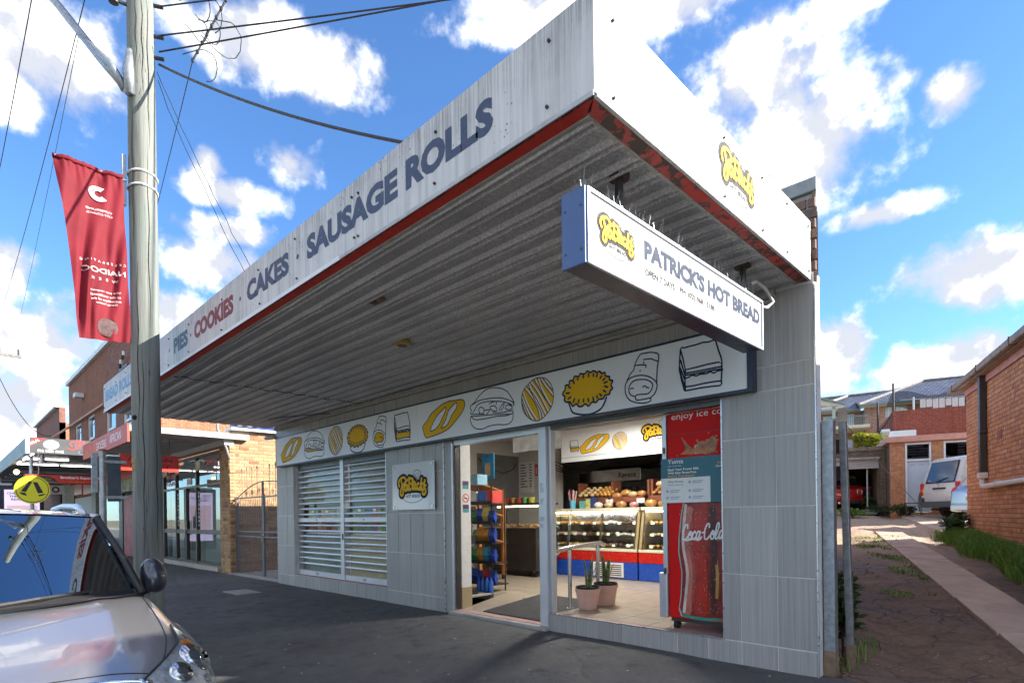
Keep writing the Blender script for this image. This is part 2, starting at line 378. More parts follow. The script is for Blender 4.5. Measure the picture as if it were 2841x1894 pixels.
def m_pole():
    t = NT('weathered_pole_timber')
    v1 = t.vec((9, 9, 0.45)); s = t.noise(1, 8, 0.68, v1, 0.6); s2 = t.noise(1, 6, 0.7, t.vec((38, 38, 0.9)), 0.4); n = t.noise(0.9, 5, 0.6)
    c = t.ramp(s, [(0.33, (0.09, 0.087, 0.078)), (0.48, (0.205, 0.202, 0.185)), (0.68, (0.315, 0.312, 0.29))])
    c = t.mix(t.mr(s2, 0.52, 0.74, 0, 0.6), c, (0.115, 0.112, 0.10))
    c = t.mix(t.mr(n, 0.36, 0.62, 0, 0.65), c, (0.165, 0.205, 0.185))
    ck = t.mr(t.noise(1, 3, 0.5, t.vec((7, 7, 0.22)), 0.5), 0.495, 0.505, 0, 1); ck2 = t.math('MULTIPLY', ck, t.math('SUBTRACT', 1.0, ck))
    c = t.mix(t.math('MULTIPLY', ck2, 2.6), c, (0.02, 0.018, 0.015))
    h = t.math('SUBTRACT', t.math('ADD', s, t.math('MULTIPLY', s2, 0.5)), t.math('MULTIPLY', ck2, 3))
    return t.fin(c, 0.85, t.bump(h, 0.55, 0.012))
def m_dirt():
    t = NT('red_dirt'); n1 = t.noise(0.7, 6, 0.6); n2 = t.noise(14, 6, 0.7); n3 = t.noise(3.2, 6, 0.65)
    c = t.ramp(n1, [(0.3, (0.13, 0.08, 0.054)), (0.55, (0.22, 0.132, 0.084)), (0.75, (0.30, 0.195, 0.13))])
    c = t.mix(t.mr(n3, 0.45, 0.72, 0, 0.75), c, (0.115, 0.078, 0.06))
    c = t.mix(0.75, c, t.ramp(n2, [(0.25, 0.55), (0.75, 1.3)]), 'MULTIPLY')
    c = t.mix(t.mr(t.noise(60, 2), 0.66, 0.72, 0, 0.5), c, (0.33, 0.25, 0.2))
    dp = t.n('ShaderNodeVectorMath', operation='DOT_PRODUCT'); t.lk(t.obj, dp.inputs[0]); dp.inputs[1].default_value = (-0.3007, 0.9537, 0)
    sun_pale = t.mr(t.math('ADD', dp.outputs['Value'], t.math('MULTIPLY', n1, 9.0)), 9.0, 17.0, 0, 0.85)   # sunlight on the yard put into the soil colour; the lane is damp clay
    c = t.mix(sun_pale, c, t.ramp(n2, [(0.25, (0.36, 0.25, 0.17)), (0.75, (0.62, 0.47, 0.34))]))
    vk = t.n('ShaderNodeTexVoronoi', feature='DISTANCE_TO_EDGE'); vk.inputs['Scale'].default_value = 4.2; t.lk(t.mix(0.25, t.obj, t.noise(3.0, 5)), vk.inputs['Vector'])
    crk = t.math('MULTIPLY', t.mr(vk.outputs['Distance'], 0.0, 0.05, 1, 0), t.mr(n1, 0.62, 0.42, 0, 1)); crk = t.math('MULTIPLY', crk, t.math('SUBTRACT', 1.0, sun_pale))
    c = t.mix(t.math('MULTIPLY', crk, 0.75), c, (0.045, 0.03, 0.024))
    st = t.n('ShaderNodeTexVoronoi'); st.inputs['Scale'].default_value = 17; t.lk(t.obj, st.inputs['Vector'])
    c = t.mix(t.math('MULTIPLY', t.mr(st.outputs['Distance'], 0.14, 0.22, 1, 0), t.mr(t.noise(4.0, 3), 0.52, 0.58, 0, 0.8)), c, (0.42, 0.33, 0.26))
    rg = t.mr(n1, 0.25, 0.5, 0.45, 0.92)
    hh = t.math('SUBTRACT', t.math('ADD', n2, t.math('MULTIPLY', n3, 1.5)), t.math('MULTIPLY', crk, 0.8))
    return t.fin(c, rg, t.bump(hh, 0.85, 0.03))
def m_paint(name, col, flake=0.25, metal=0.7, rough=0.32):
    t = NT(name); w = t.n('ShaderNodeTexNoise'); w.inputs['Scale'].default_value = 900; t.lk(t.obj, w.inputs['Vector'])
    c = t.mix(flake, col, t.ramp(w.outputs[0], [(0.35, tuple(0.6*x for x in col)), (0.65, tuple(min(1, 1.5*x) for x in col))]))
    t.fin(c, rough, None, metal, 0.5, 1.0); t.b.inputs['Coat Roughness'].default_value = 0.02
    return t.mat
def m_leaf(name, c1, c2, trans=0.25):
    t = NT(name); g = t.n('ShaderNodeNewGeometry')
    c = t.ramp(g.outputs['Random Per Island'], [(0.0, c1), (1.0, c2)])
    c = t.mix(0.5, c, t.ramp(t.noise(2.5, 3), [(0.3, 0.65), (0.7, 1.25)]), 'MULTIPLY')
    t.fin(c, 0.55); d = t.n('ShaderNodeBsdfTranslucent'); t.lk(c, d.inputs[0]); mx = t.n('ShaderNodeMixShader'); mx.inputs[0].default_value = trans
    t.lk(t.b.outputs[0], mx.inputs[1]); t.lk(d.outputs[0], mx.inputs[2]); t.lk(mx.outputs[0], t.out.inputs[0])
    return t.mat
def m_rooftile():
    t = NT('blue_grey_roof_tile'); w = t.n('ShaderNodeTexBrick'); t.set(w, Scale=1.0, Mortar_Size=0.035, Mortar_Smooth=0.3, Brick_Width=0.30, Row_Height=0.32)
    w.inputs['Color1'].default_value = (0.085, 0.10, 0.15, 1); w.inputs['Color2'].default_value = (0.14, 0.155, 0.21, 1); w.inputs['Mortar'].default_value = (0.018, 0.02, 0.03, 1)
    uv = t.tc.outputs['UV']; t.lk(uv, w.inputs['Vector'])
    c = t.mix(1, w.outputs[0], t.ramp(t.noise(3, 5), [(0.3, 0.7), (0.7, 1.3)]), 'MULTIPLY')
    return t.fin(c, 0.5, t.bump(t.math('SUBTRACT', 1.0, w.outputs['Fac']), 1.0, 0.05))

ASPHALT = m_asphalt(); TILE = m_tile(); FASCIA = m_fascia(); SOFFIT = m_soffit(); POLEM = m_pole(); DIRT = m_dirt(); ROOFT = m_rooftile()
WHITE = mat('white_paint', (0.78, 0.78, 0.77), 0.45, var=0.05, dirt=0.15)
CEILW = mat('ceiling_white', (0.72, 0.71, 0.68), 0.6, var=0.06)
GROUT = mat('grey_grout', (0.72, 0.71, 0.69), 0.9, var=0.1)
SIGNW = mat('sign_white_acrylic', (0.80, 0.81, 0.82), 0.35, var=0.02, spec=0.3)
NAVY = mat('navy_vinyl', (0.020, 0.036, 0.078), 0.6, var=0.06, spec=0.15)
NAVYM = mat('navy_metal_frame', (0.022, 0.034, 0.062), 0.35, 0.2, var=0.06)
CHAR = mat('charcoal_vinyl', (0.016, 0.017, 0.019), 0.6, var=0.05, spec=0.15)
YEL = mat('golden_yellow_vinyl', (0.80, 0.47, 0.02), 0.6, var=0.05, scale=3, spec=0.15)
ALU = mat('silver_aluminium', (0.62, 0.64, 0.68), 0.38, 0.55, var=0.05)
ALUW = mat('satin_white_aluminium', (0.66, 0.68, 0.72), 0.35, 0.25, var=0.05)
STEEL = mat('stainless_steel', (0.55, 0.55, 0.55), 0.22, 1.0, var=0.08, scale=3)
DSTEEL = mat('dark_steel', (0.10, 0.095, 0.09), 0.35, 0.8, var=0.15)
GALV = mat('galvanised_steel', (0.36, 0.39, 0.42), 0.42, 0.7, var=0.28, scale=22, dirt=0.2)
BLACK = mat('black_plastic', (0.018, 0.018, 0.019), 0.45, var=0.1)
RUBBER = mat('black_rubber', (0.022, 0.022, 0.023), 0.75, var=0.15)
REDP = mat('red_trim_paint', (0.52, 0.035, 0.018), 0.5, var=0.15, dirt=0.5, scale=9)
REDS = mat('red_sign_vinyl', (0.62, 0.035, 0.022), 0.4, var=0.08)
CONC = mat('concrete', (0.36, 0.345, 0.32), 0.9, var=0.22, scale=3, bump=0.4, bscale=70, dirt=0.4)
RCONC = mat('reddish_concrete', (0.52, 0.385, 0.30), 0.88, var=0.22, scale=2.2, bump=0.4, bscale=90, dirt=0.25)
SIGNP = mat('glare_dimmed_acrylic', (0.52, 0.525, 0.53), 0.4, var=0.02, spec=0.2)  # greyer copy of the sign white, darkened against glare on the sunlit face
GLASS = glass('shop_glass', (0.92, 0.94, 0.94), 1.3, 0.0)
CGLASS = glass('case_glass', (0.92, 0.96, 0.95), 1.45, 0.02)

# ------------------------------------------------------------------ 2D drawing helpers (flat print is real, thin, raised geometry)
def catmull(pts, k=6):
    if len(pts) < 3: return [Vector((*p, 0)).xy for p in pts]
    P = [Vector(p) for p in pts]; closed = (P[0]-P[-1]).length < 1e-5
    out = []
    for i in range(len(P)-1):
        p0 = P[i-1] if i > 0 else (P[-2] if closed else P[0]*2-P[1]); p3 = P[i+2] if i+2 < len(P) else (P[1] if closed else P[-1]*2-P[-2])
        for j in range(k):
            t = j/k; a, b = P[i], P[i+1]
            out.append(0.5*((2*a)+(b-p0)*t+(2*p0-5*a+4*b-p3)*t*t+(3*a-p0-3*b+p3)*t*t*t))
    out.append(P[-1]); return out
class Flat:
    """draws strokes and fills on a plane: o origin, u right, v up, n outward"""
    def __init__(s, o, u, v, n): s.o, s.u, s.v, s.n = Vector(o), Vector(u), Vector(v), Vector(n); s.mb = MB(); s.k = 0
    def P(s, q, h): return s.o + s.u*q[0] + s.v*q[1] + s.n*h
    def stroke(s, pts, w, h=0.001, smooth=True, k=5, ramp=0.0006):
        c = catmull(pts, k) if smooth else [Vector(p) for p in pts]
        n = len(c); vs = []; fs = []; h += s.k*0.00004; s.k += 1
        dirs = []
        for i in range(n):
            t = (c[min(i+1, n-1)]-c[max(i-1, 0)]); t = t.normalized() if t.length > 1e-9 else Vector((1, 0)); dirs.append(t)
        # round ends
        def cap(i, sgn):
            t = dirs[i]*sgn; nn = Vector((-t.y, t.x)); return [c[i]+(nn*cos(a)+t*sin(a))*w/2 for a in (pi/2*q/3 for q in (1, 2, 3, 4, 5))]
        for i in range(n):
            nn = Vector((-dirs[i].y, dirs[i].x)); hh = h+ramp*i/max(1, n-1)
            vs += [s.P(c[i]+nn*w/2, hh), s.P(c[i]-nn*w/2, hh)]
        for i in range(n-1): fs.append((2*i, 2*i+1, 2*i+3, 2*i+2))
        b = len(vs); e = cap(n-1, 1); vs += [s.P(q, h+ramp) for q in e]; fs.append(tuple([2*n-2]+[b+j for j in range(5)]+[2*n-1]))
        b = len(vs); e = cap(0, -1); vs += [s.P(q, h) for q in e]; fs.append(tuple([1]+[b+j for j in range(5)]+[0]))
        s.mb.add(vs, fs); return s
    def fill(s, pts, h=0.001, smooth=True, k=4):
        c = catmull(pts, k) if smooth else [Vector(p) for p in pts]
        if (c[0]-c[-1]).length < 1e-6: c = c[:-1]
        s.k += 1; h += s.k*0.00004
        from mathutils.geometry import tessellate_polygon
        tris = tessellate_polygon([[Vector((p.x, p.y, 0)) for p in c]])
        s.mb.add([s.P(p, h) for p in c], [tuple(t) for t in tris]); return s
    def disc(s, q, r, h=0.001, n=20, ry=None):
        return s.fill([(q[0]+r*cos(2*pi*i/n), q[1]+(ry or r)*sin(2*pi*i/n)) for i in range(n)], h, False)
    def ring(s, q, r, w, h=0.001, n=28, ry=None):
        return s.stroke([(q[0]+r*cos(2*pi*i/n), q[1]+(ry or r)*sin(2*pi*i/n)) for i in range(n+1)], w, h, False, ramp=0)
    def rect(s, x0, x1, y0, y1, h=0.001): return s.fill([(x0, y0), (x1, y0), (x1, y1), (x0, y1)], h, False)
    def build(s, name, m, parent=None, local=False): 
        me = bpy.data.meshes.new(name); me.from_pydata(s.mb.v, [], s.mb.f); me.update()
        return link_mesh(name, me, m, parent, local)
_tcache = {}
def text_mesh(body, bold=0.0, shear=0.0, sp=1.0):
    key = (body, bold, shear, sp)
    if key in _tcache: return _tcache[key]
    cu = bpy.data.curves.new('lettering', 'FONT'); cu.body = body; cu.size = 1; cu.offset = bold; cu.shear = shear; cu.space_character = sp; cu.resolution_u = 3; cu.fill_mode = 'FRONT'
    ob = bpy.data.objects.new('lettering', cu); COL.objects.link(ob); bpy.context.view_layer.update()
    dg = bpy.context.evaluated_depsgraph_get(); me = bpy.data.meshes.new_from_object(ob.evaluated_get(dg))
    bpy.data.objects.remove(ob); bpy.data.curves.remove(cu)
    v = [tuple(q.co) for q in me.vertices]; f = [tuple(p.vertices) for p in me.polygons]; bpy.data.meshes.remove(me)
    _tcache[key] = (v, f); return v, f
def text(name, body, o, u, v, n, w, h, m, parent=None, bold=0.0, shear=0.0, lift=0.0015, align='L', sp=1.0, local=False, mirror=False, warp=None):
    """lettering fitted into a w x h box on a plane (w=None keeps the natural width)"""
    vs, fs = text_mesh(body, bold, shear, sp); o, u, v, n = Vector(o), Vector(u), Vector(v), Vector(n)
    xs = [p[0] for p in vs]; ys = [p[1] for p in vs]
    if not xs: return None
    x0, x1, y0, y1 = min(xs), max(xs), min(ys), max(ys); sy = h/(y1-y0); sx = w/(x1-x0) if w else sy
    W = (x1-x0)*sx; dx = {'L': 0, 'C': -W/2, 'R': -W}[align]
    out = []
    for p in vs:
        a = (p[0]-x0)*sx; b = (p[1]-y0)*sy
        if mirror: a = W-a
        if warp: out.append(warp(a+dx, b))
        else: out.append(tuple(o+u*(a+dx)+v*b+n*lift))
    me = bpy.data.meshes.new(name); me.from_pydata(out, [], fs if not mirror else [tuple(reversed(f)) for f in fs]); me.update()
    return link_mesh(name, me, m, parent, local)

# the shop's script logo, in metres about its middle
LOGO= [[[-0.333,0.032],[-0.353,0.072],[-0.333,0.121],[-0.279,0.153],[-0.213,0.161],[-0.168,0.132],[-0.171,0.091],[-0.204,0.055],[-0.24,0.03]],[[-0.284,0.112],[-0.268,0.068],[-0.249,0.022],[-0.237,-0.034],[-0.244,-0.092],[-0.273,-0.112],[-0.304,-0.096],[-0.303,-0.054],[-0.275,0.007],[-0.216,0.062],[-0.148,0.103],[-0.081,0.132],[-0.011,0.136],[0.017,0.118],[0.004,0.096],[0.023,0.085],[0.059,0.082]],[[-0.13,0.042],[-0.17,0.045],[-0.196,0.014],[-0.189,-0.029],[-0.165,-0.042],[-0.141,-0.018],[-0.121,0.038],[-0.122,0.0],[-0.111,-0.032],[-0.089,-0.023]],[[-0.08,0.152],[-0.076,0.102],[-0.082,0.037],[-0.077,-0.018],[-0.058,-0.035],[-0.034,-0.017]],[[-0.039,0.065],[-0.015,0.049],[0.033,0.059],[0.006,0.022],[0.004,-0.016],[0.024,-0.029],[0.046,-0.002],[0.083,0.056]],[[0.083,0.056],[0.067,0.008],[0.072,-0.027],[0.096,-0.026]],[[0.168,0.05],[0.141,0.054],[0.116,0.017],[0.125,-0.025],[0.152,-0.033],[0.183,-0.008]],[[0.231,0.124],[0.217,0.055],[0.195,-0.043]],[[0.257,0.048],[0.233,0.033],[0.208,0.005],[0.226,-0.004],[0.241,-0.047],[0.271,-0.044]],[[0.311,0.092],[0.291,0.046]],[[0.333,0.017],[0.301,0.024],[0.286,-0.004],[0.319,-0.04],[0.325,-0.086],[0.289,-0.111],[0.256,-0.103],[0.253,-0.085]]]
LOGO_ARC= [[-0.249,-0.145],[-0.221,-0.174],[-0.164,-0.203],[-0.089,-0.218],[-0.005,-0.224],[0.078,-0.22],[0.151,-0.206],[0.224,-0.181],[0.265,-0.145]]
LOGO_HAT= [[0.089,0.175],[0.044,0.202],[0.047,0.232],[0.098,0.253],[0.161,0.245],[0.21,0.214],[0.205,0.185],[0.174,0.16],[0.163,0.113],[0.118,0.117],[0.073,0.136],[0.089,0.175]]
LOGO_HATL= [[[0.078,0.16],[0.123,0.146],[0.17,0.144]],[[0.116,0.217],[0.115,0.185]],[[0.147,0.215],[0.142,0.183]],[[0.174,0.208],[0.164,0.179]],[[0.075,0.144],[0.118,0.126],[0.164,0.12]]]
IC_BREAD= [[[-0.473,-0.099],[-0.482,-0.057],[-0.373,0.018],[-0.295,0.09],[-0.18,0.144],[-0.032,0.197],[0.13,0.218],[0.235,0.21],[0.338,0.207],[0.414,0.19],[0.443,0.144],[0.429,0.081],[0.351,0.004],[0.229,-0.08],[0.123,-0.145],[-0.003,-0.182],[-0.151,-0.205],[-0.321,-0.222],[-0.417,-0.214],[-0.473,-0.099]],[[-0.3,-0.137],[-0.231,-0.023],[-0.126,0.068],[-0.015,0.121],[0.045,0.152],[0.029,0.081],[-0.036,0.01],[-0.092,-0.063],[-0.186,-0.121],[-0.3,-0.137]],[[-0.057,-0.124],[0.017,-0.054],[0.073,0.03],[0.11,0.092],[0.199,0.147],[0.278,0.177],[0.271,0.103],[0.179,0.027],[0.107,-0.065],[0.034,-0.112],[-0.057,-0.124]]]
IC_BURGER= [[[-0.398,0.094],[-0.316,0.135],[-0.236,0.198],[-0.11,0.251],[0.012,0.258],[0.146,0.23],[0.261,0.176],[0.33,0.1],[0.382,0.022],[0.377,-0.017]],[[-0.398,0.094],[-0.237,0.134],[-0.112,0.136],[0.085,0.121],[0.245,0.082],[0.357,0.03],[0.382,-0.003]],[[-0.401,-0.046],[-0.272,-0.057],[0.006,-0.078],[0.241,-0.104],[0.34,-0.112],[0.369,-0.091]],[[-0.401,-0.046],[-0.321,-0.099],[-0.148,-0.11],[0.08,-0.109],[0.255,-0.121],[0.34,-0.112]],[[-0.404,-0.046],[-0.413,-0.098],[-0.379,-0.167],[-0.307,-0.216],[-0.181,-0.235],[-0.073,-0.214],[0.078,-0.211],[0.224,-0.229],[0.31,-0.219],[0.36,-0.175],[0.366,-0.106]],[[-0.398,0.094],[-0.415,0.064],[-0.391,0.028],[-0.404,-0.013],[-0.304,-0.032],[-0.146,-0.048]],[[-0.239,0.039],[-0.247,-0.002],[-0.217,-0.038],[-0.162,-0.03],[-0.153,0.016],[-0.199,0.044],[-0.239,0.039]],[[-0.146,-0.006],[-0.038,-0.01],[-0.1,-0.054]],[[-0.038,0.021],[0.023,0.033],[0.082,-0.006],[0.074,-0.041],[0.007,-0.027],[-0.038,0.021]],[[-0.052,0.065],[0.009,0.077],[0.084,0.076],[0.068,0.037]],[[0.126,-0.043],[0.156,0.004],[0.215,0.036],[0.199,-0.012],[0.155,-0.047]],[[0.243,-0.008],[0.3,0.004],[0.356,-0.044],[0.299,-0.057],[0.242,-0.039],[0.243,-0.008]],[[-0.335,0.02],[-0.302,0.059],[-0.269,0.086],[-0.206,0.098],[-0.066,0.098],[0.143,0.067],[0.286,0.026],[0.356,-0.014]],[[-0.318,0.039],[-0.368,-0.002]],[[0.006,-0.052],[0.155,-0.072],[0.369,-0.076]]]
IC_COOKIE= [[[-0.254,0.049],[-0.232,0.124],[-0.171,0.182],[-0.09,0.227],[-0.012,0.247],[0.078,0.236],[0.153,0.199],[0.214,0.127],[0.239,0.048],[0.242,-0.027],[0.216,-0.107],[0.159,-0.175],[0.07,-0.234],[-0.007,-0.25],[-0.098,-0.227],[-0.19,-0.156],[-0.24,-0.071],[-0.254,0.049]],[[-0.205,0.159],[-0.146,0.091],[-0.055,-0.02],[0.008,-0.135],[0.025,-0.223]],[[-0.171,0.182],[-0.054,0.057],[0.034,-0.072],[0.108,-0.196]],[[-0.117,0.212],[-0.027,0.11],[0.061,-0.018],[0.147,-0.164]],[[-0.051,0.235],[0.012,0.142],[0.099,0.014],[0.197,-0.114]],[[0.04,0.24],[0.102,0.146],[0.175,0.058],[0.236,-0.008]],[[-0.239,0.106],[-0.188,-0.01],[-0.123,-0.117],[-0.033,-0.235]],[[-0.251,0.049],[-0.202,-0.057],[-0.137,-0.173],[-0.098,-0.222]],[[0.078,0.234],[0.164,0.135],[0.231,0.068]],[[-0.248,-0.011],[-0.216,-0.084],[-0.177,-0.158]],[[0.001,0.24],[0.063,0.095],[0.161,-0.062],[0.21,-0.116]],[[-0.144,0.197],[-0.055,0.018],[0.046,-0.14],[0.07,-0.229]]]
IC_PIE= [[[-0.343,0.003],[-0.307,0.043],[-0.3,0.088],[-0.248,0.088],[-0.241,0.128],[-0.195,0.128],[-0.171,0.165],[-0.115,0.154],[-0.092,0.181],[-0.036,0.166],[-0.002,0.191],[0.041,0.169],[0.085,0.179],[0.127,0.153],[0.159,0.16],[0.191,0.132],[0.227,0.134],[0.237,0.098],[0.284,0.08],[0.285,0.05],[0.324,0.03],[0.303,-0.009],[0.321,-0.046],[0.292,-0.066],[0.281,-0.099],[0.229,-0.103],[0.202,-0.134],[0.144,-0.133],[0.112,-0.159],[0.058,-0.15],[0.014,-0.183],[-0.03,-0.155],[-0.075,-0.175],[-0.12,-0.168],[-0.153,-0.136],[-0.2,-0.156],[-0.239,-0.105],[-0.292,-0.097],[-0.321,-0.065],[-0.308,-0.039],[-0.343,0.003]],[[-0.257,-0.111],[-0.234,-0.169],[-0.201,-0.224],[-0.11,-0.257],[-0.021,-0.271],[0.067,-0.27],[0.164,-0.24],[0.212,-0.191],[0.244,-0.127]],[[-0.195,0.124],[-0.178,0.089]],[[-0.132,0.135],[-0.126,0.12]],[[-0.053,0.152],[-0.05,0.129]],[[0.017,0.156],[0.019,0.129]],[[0.082,0.148],[0.08,0.123]],[[0.132,0.133],[0.121,0.109]],[[0.185,0.107],[0.169,0.084]],[[0.226,0.074],[0.205,0.056]],[[0.257,0.034],[0.22,0.027]],[[0.261,-0.023],[0.225,-0.008]],[[0.235,-0.07],[0.209,-0.048]],[[0.182,-0.1],[0.161,-0.079]],[[0.128,-0.113],[0.123,-0.091]],[[0.08,-0.136],[0.072,-0.1]],[[0.012,-0.134],[0.009,-0.103]],[[-0.054,-0.129],[-0.051,-0.102]],[[-0.121,-0.127],[-0.116,-0.097]],[[-0.193,-0.112],[-0.175,-0.078]],[[-0.262,-0.065],[-0.227,-0.052]],[[-0.29,-0.001],[-0.246,-0.004]],[[-0.254,0.066],[-0.228,0.05]]]
IC_WRAP= [[[-0.176,-0.019],[-0.129,0.058],[-0.088,0.093],[-0.071,0.146],[-0.037,0.202],[-0.005,0.234],[0.027,0.236],[0.106,0.23],[0.175,0.207],[0.195,0.182],[0.189,0.122],[0.177,0.057],[0.17,-0.065]],[[-0.189,-0.059],[-0.176,-0.019],[-0.138,0.017],[-0.072,0.03],[0.0,0.026],[0.071,0.004],[0.125,-0.03],[0.169,-0.078],[0.17,-0.126],[0.146,-0.177],[0.103,-0.211],[0.103,-0.239],[0.068,-0.251],[0.004,-0.25],[-0.076,-0.229],[-0.141,-0.195],[-0.182,-0.132],[-0.189,-0.059]],[[-0.075,-0.173],[-0.124,-0.148],[-0.144,-0.109],[-0.139,-0.06],[-0.106,-0.024],[-0.057,-0.011],[0.008,-0.016],[0.071,-0.034],[0.117,-0.069],[0.124,-0.105],[0.1,-0.149],[0.061,-0.167],[-0.055,-0.159],[-0.068,-0.199],[-0.044,-0.213],[0.029,-0.214],[0.103,-0.211]],[[0.026,0.175],[0.105,0.168],[0.143,0.148],[0.178,0.131]],[[-0.067,0.135],[-0.006,0.13],[0.057,0.115]],[[0.026,0.151],[0.034,0.136]],[[0.051,0.105],[0.055,0.094]],[[-0.011,0.078],[-0.014,0.068]],[[0.014,-0.093],[0.038,-0.085],[0.062,-0.105],[0.085,-0.112]],[[-0.127,-0.087],[-0.107,-0.084],[-0.091,-0.09]]]
IC_SANDWICH= [[[-0.2,0.191],[-0.185,0.208],[-0.168,0.198],[-0.104,0.2],[-0.035,0.201],[0.02,0.208],[0.074,0.199],[0.127,0.206],[0.143,0.193],[0.165,0.113],[0.19,0.039],[0.199,-0.013],[0.163,0.0],[0.064,0.001],[-0.037,-0.005],[-0.153,-0.008],[-0.176,0.1],[-0.2,0.191]],[[-0.2,0.191],[-0.208,0.107],[-0.213,0.002],[-0.193,-0.094],[-0.166,-0.197],[-0.155,-0.203],[-0.11,-0.203],[-0.006,-0.201],[0.095,-0.205],[0.18,-0.211],[0.192,-0.199],[0.19,-0.162],[0.194,-0.112],[0.197,-0.013]],[[-0.153,-0.008],[-0.159,-0.087],[-0.155,-0.203]],[[-0.153,-0.039],[-0.073,-0.044],[0.03,-0.044],[0.13,-0.044],[0.198,-0.044]],[[-0.153,-0.058],[-0.073,-0.063],[0.03,-0.063],[0.13,-0.062],[0.201,-0.067]],[[-0.154,-0.088],[-0.115,-0.082],[-0.087,-0.07],[-0.045,-0.084],[-0.004,-0.076],[0.057,-0.081],[0.09,-0.071],[0.123,-0.09],[0.156,-0.077],[0.202,-0.075]],[[-0.155,-0.166],[-0.074,-0.17],[0.028,-0.165],[0.128,-0.166],[0.19,-0.171]],[[-0.201,0.092],[-0.16,-0.047]],[[-0.209,0.028],[-0.161,-0.093]],[[-0.21,-0.005],[-0.162,-0.165]]]

def logo(o, u, v, n, sc, parent, mats=None, hat=True, est=False, local=False, squeeze=1.0):
    dk, yl = mats or (CHAR, YEL)
    sq = lambda s: [(p[0]*sc*squeeze, p[1]*sc) for p in s]
    F = Flat(o, u, v, n)
    for s in LOGO: F.stroke(sq(s), 0.112*sc, 0.001)
    F.stroke(sq([(-0.20, -0.02), (-0.05, 0.0), (0.1, 0.0), (0.3, -0.02)]), 0.13*sc, 0.001)
    F.build('logo_outline', dk, parent, local)
    F = Flat(o, u, v, n)
    for s in LOGO: F.stroke(sq(s), 0.036*sc, 0.0045)
    F.build('logo_script', yl, parent, local)
    F = Flat(o, u, v, n); F.stroke(sq(LOGO_ARC), 0.008*sc, 0.0012)
    if hat:
        F.stroke(sq(LOGO_HAT), 0.008*sc, 0.0012)
        for s in LOGO_HATL: F.stroke(sq(s), 0.006*sc, 0.0014, smooth=False)
    F.build('logo_line_work', dk, parent, local)
    ob = Vector(o)+Vector(u)*(0.009*sc*squeeze)+Vector(v)*(-0.150*sc)
    text('lettering', 'HOT BREAD', ob, u, v, n, 0.362*sc*squeeze, 0.046*sc, dk, parent, bold=0.02, align='C', local=local)
    if est: text('lettering', 'EST. 2001', ob-Vector(v)*0.03*sc, u, v, n, 0.12*sc*squeeze, 0.014*sc, dk, parent, align='C', local=local)
def icons(o, u, v, n, which, sc, parent, fill=True, line=NAVY, local=False):
    sets = {'bread': IC_BREAD, 'burger': IC_BURGER, 'cookie': IC_COOKIE, 'pie': IC_PIE, 'wrap': IC_WRAP, 'sandwich': IC_SANDWICH}
    S = [[(p[0]*sc, p[1]*sc) for p in s] for s in sets[which]]
    lw = {'bread': 0.014, 'burger': 0.013, 'cookie': 0.010, 'pie': 0.020, 'wrap': 0.013, 'sandwich': 0.015}[which]*sc
    if fill and which in ('bread', 'cookie', 'pie'):
        F = Flat(o, u, v, n); F.fill(S[0], 0.0008); F.build(which + '_fill', YEL, parent, local)
        if which in ('bread',):
            F = Flat(o, u, v, n); F.fill(S[1], 0.0016); F.fill(S[2], 0.0016); F.build('crust_slash', SIGNW, parent, local)
        if which == 'cookie':
            F = Flat(o, u, v, n)
            for s in S[1:]: F.stroke([(a+0.018*sc, b+0.006*sc) for a, b in s], 0.018*sc, 0.0012)
            F.build('icing', SIGNW, parent, local)
    if fill == 'y' and which in ('sandwich', 'wrap', 'burger'):
        F = Flat(o, u, v, n)
        if which == 'sandwich': F.fill([S[5][0], *S[5][1:], S[6][-1], *reversed(S[6][:-1])], 0.0008, False)
        if which == 'wrap': F.fill(S[2][:12], 0.0008)
        if which == 'burger': F.fill(S[2]+list(reversed(S[3])), 0.0008)
        F.build(which + '_filling', YEL, parent, local)
    F = Flat(o, u, v, n)
    for s in S: F.stroke(s, lw, 0.0022, smooth=which != 'sandwich' and not (which == 'pie' and len(s) == 2))
    F.build(which + '_drawing', line, parent, local)

def foliage(mb, c, r, n, leaf=0.06, aspect=0.45, up=0.3, fill=0.55, rng=random):
    """n leaf-sized faces spread through an uneven crown"""
    c = Vector(c); lob = [(Vector((rng.uniform(-1, 1), rng.uniform(-1, 1), rng.uniform(-0.7, 1))), rng.uniform(0.35, 0.6)) for _ in range(9)]
    for _ in range(n):
        lc, lr = rng.choice(lob); d = Vector((rng.gauss(0, 1), rng.gauss(0, 1), rng.gauss(0, 1))).normalized()
        p = lc*fill + d*lr*(rng.random()**0.4); p = c+Vector((p.x*r[0], p.y*r[1], p.z*r[2]))
        a = Vector((rng.uniform(-1, 1), rng.uniform(-1, 1), rng.uniform(-0.5, 1)*up*2)).normalized(); b = a.cross(Vector((rng.uniform(-1, 1), rng.uniform(-1, 1), rng.uniform(-1, 1)))).normalized()
        L = leaf*rng.uniform(0.6, 1.35); W = L*aspect
        mb.add([p, p+a*L*0.5+b*W*0.5, p+a*L, p+a*L*0.5-b*W*0.5], [(0, 1, 2, 3)])
    return mb
def grass(mb, pts, h=0.3, w=0.012, lean=0.5, rng=random):
    for p in pts:
        p = Vector(p); H = h*rng.uniform(0.45, 1.2); a = rng.uniform(0, 2*pi); d = Vector((cos(a), sin(a), 0)); s = Vector((-d.y, d.x, 0))*w*rng.uniform(0.6, 1.3); L = lean*rng.uniform(0.2, 1.2)*H
        m = p+d*L*0.35+Vector((0, 0, H*0.6)); e = p+d*L+Vector((0, 0, H*rng.uniform(0.75, 1.0)))
        mb.add([p-s, p+s, m+s*0.7, m-s*0.7, e], [(0, 1, 2, 3), (3, 2, 4)])
    return mb
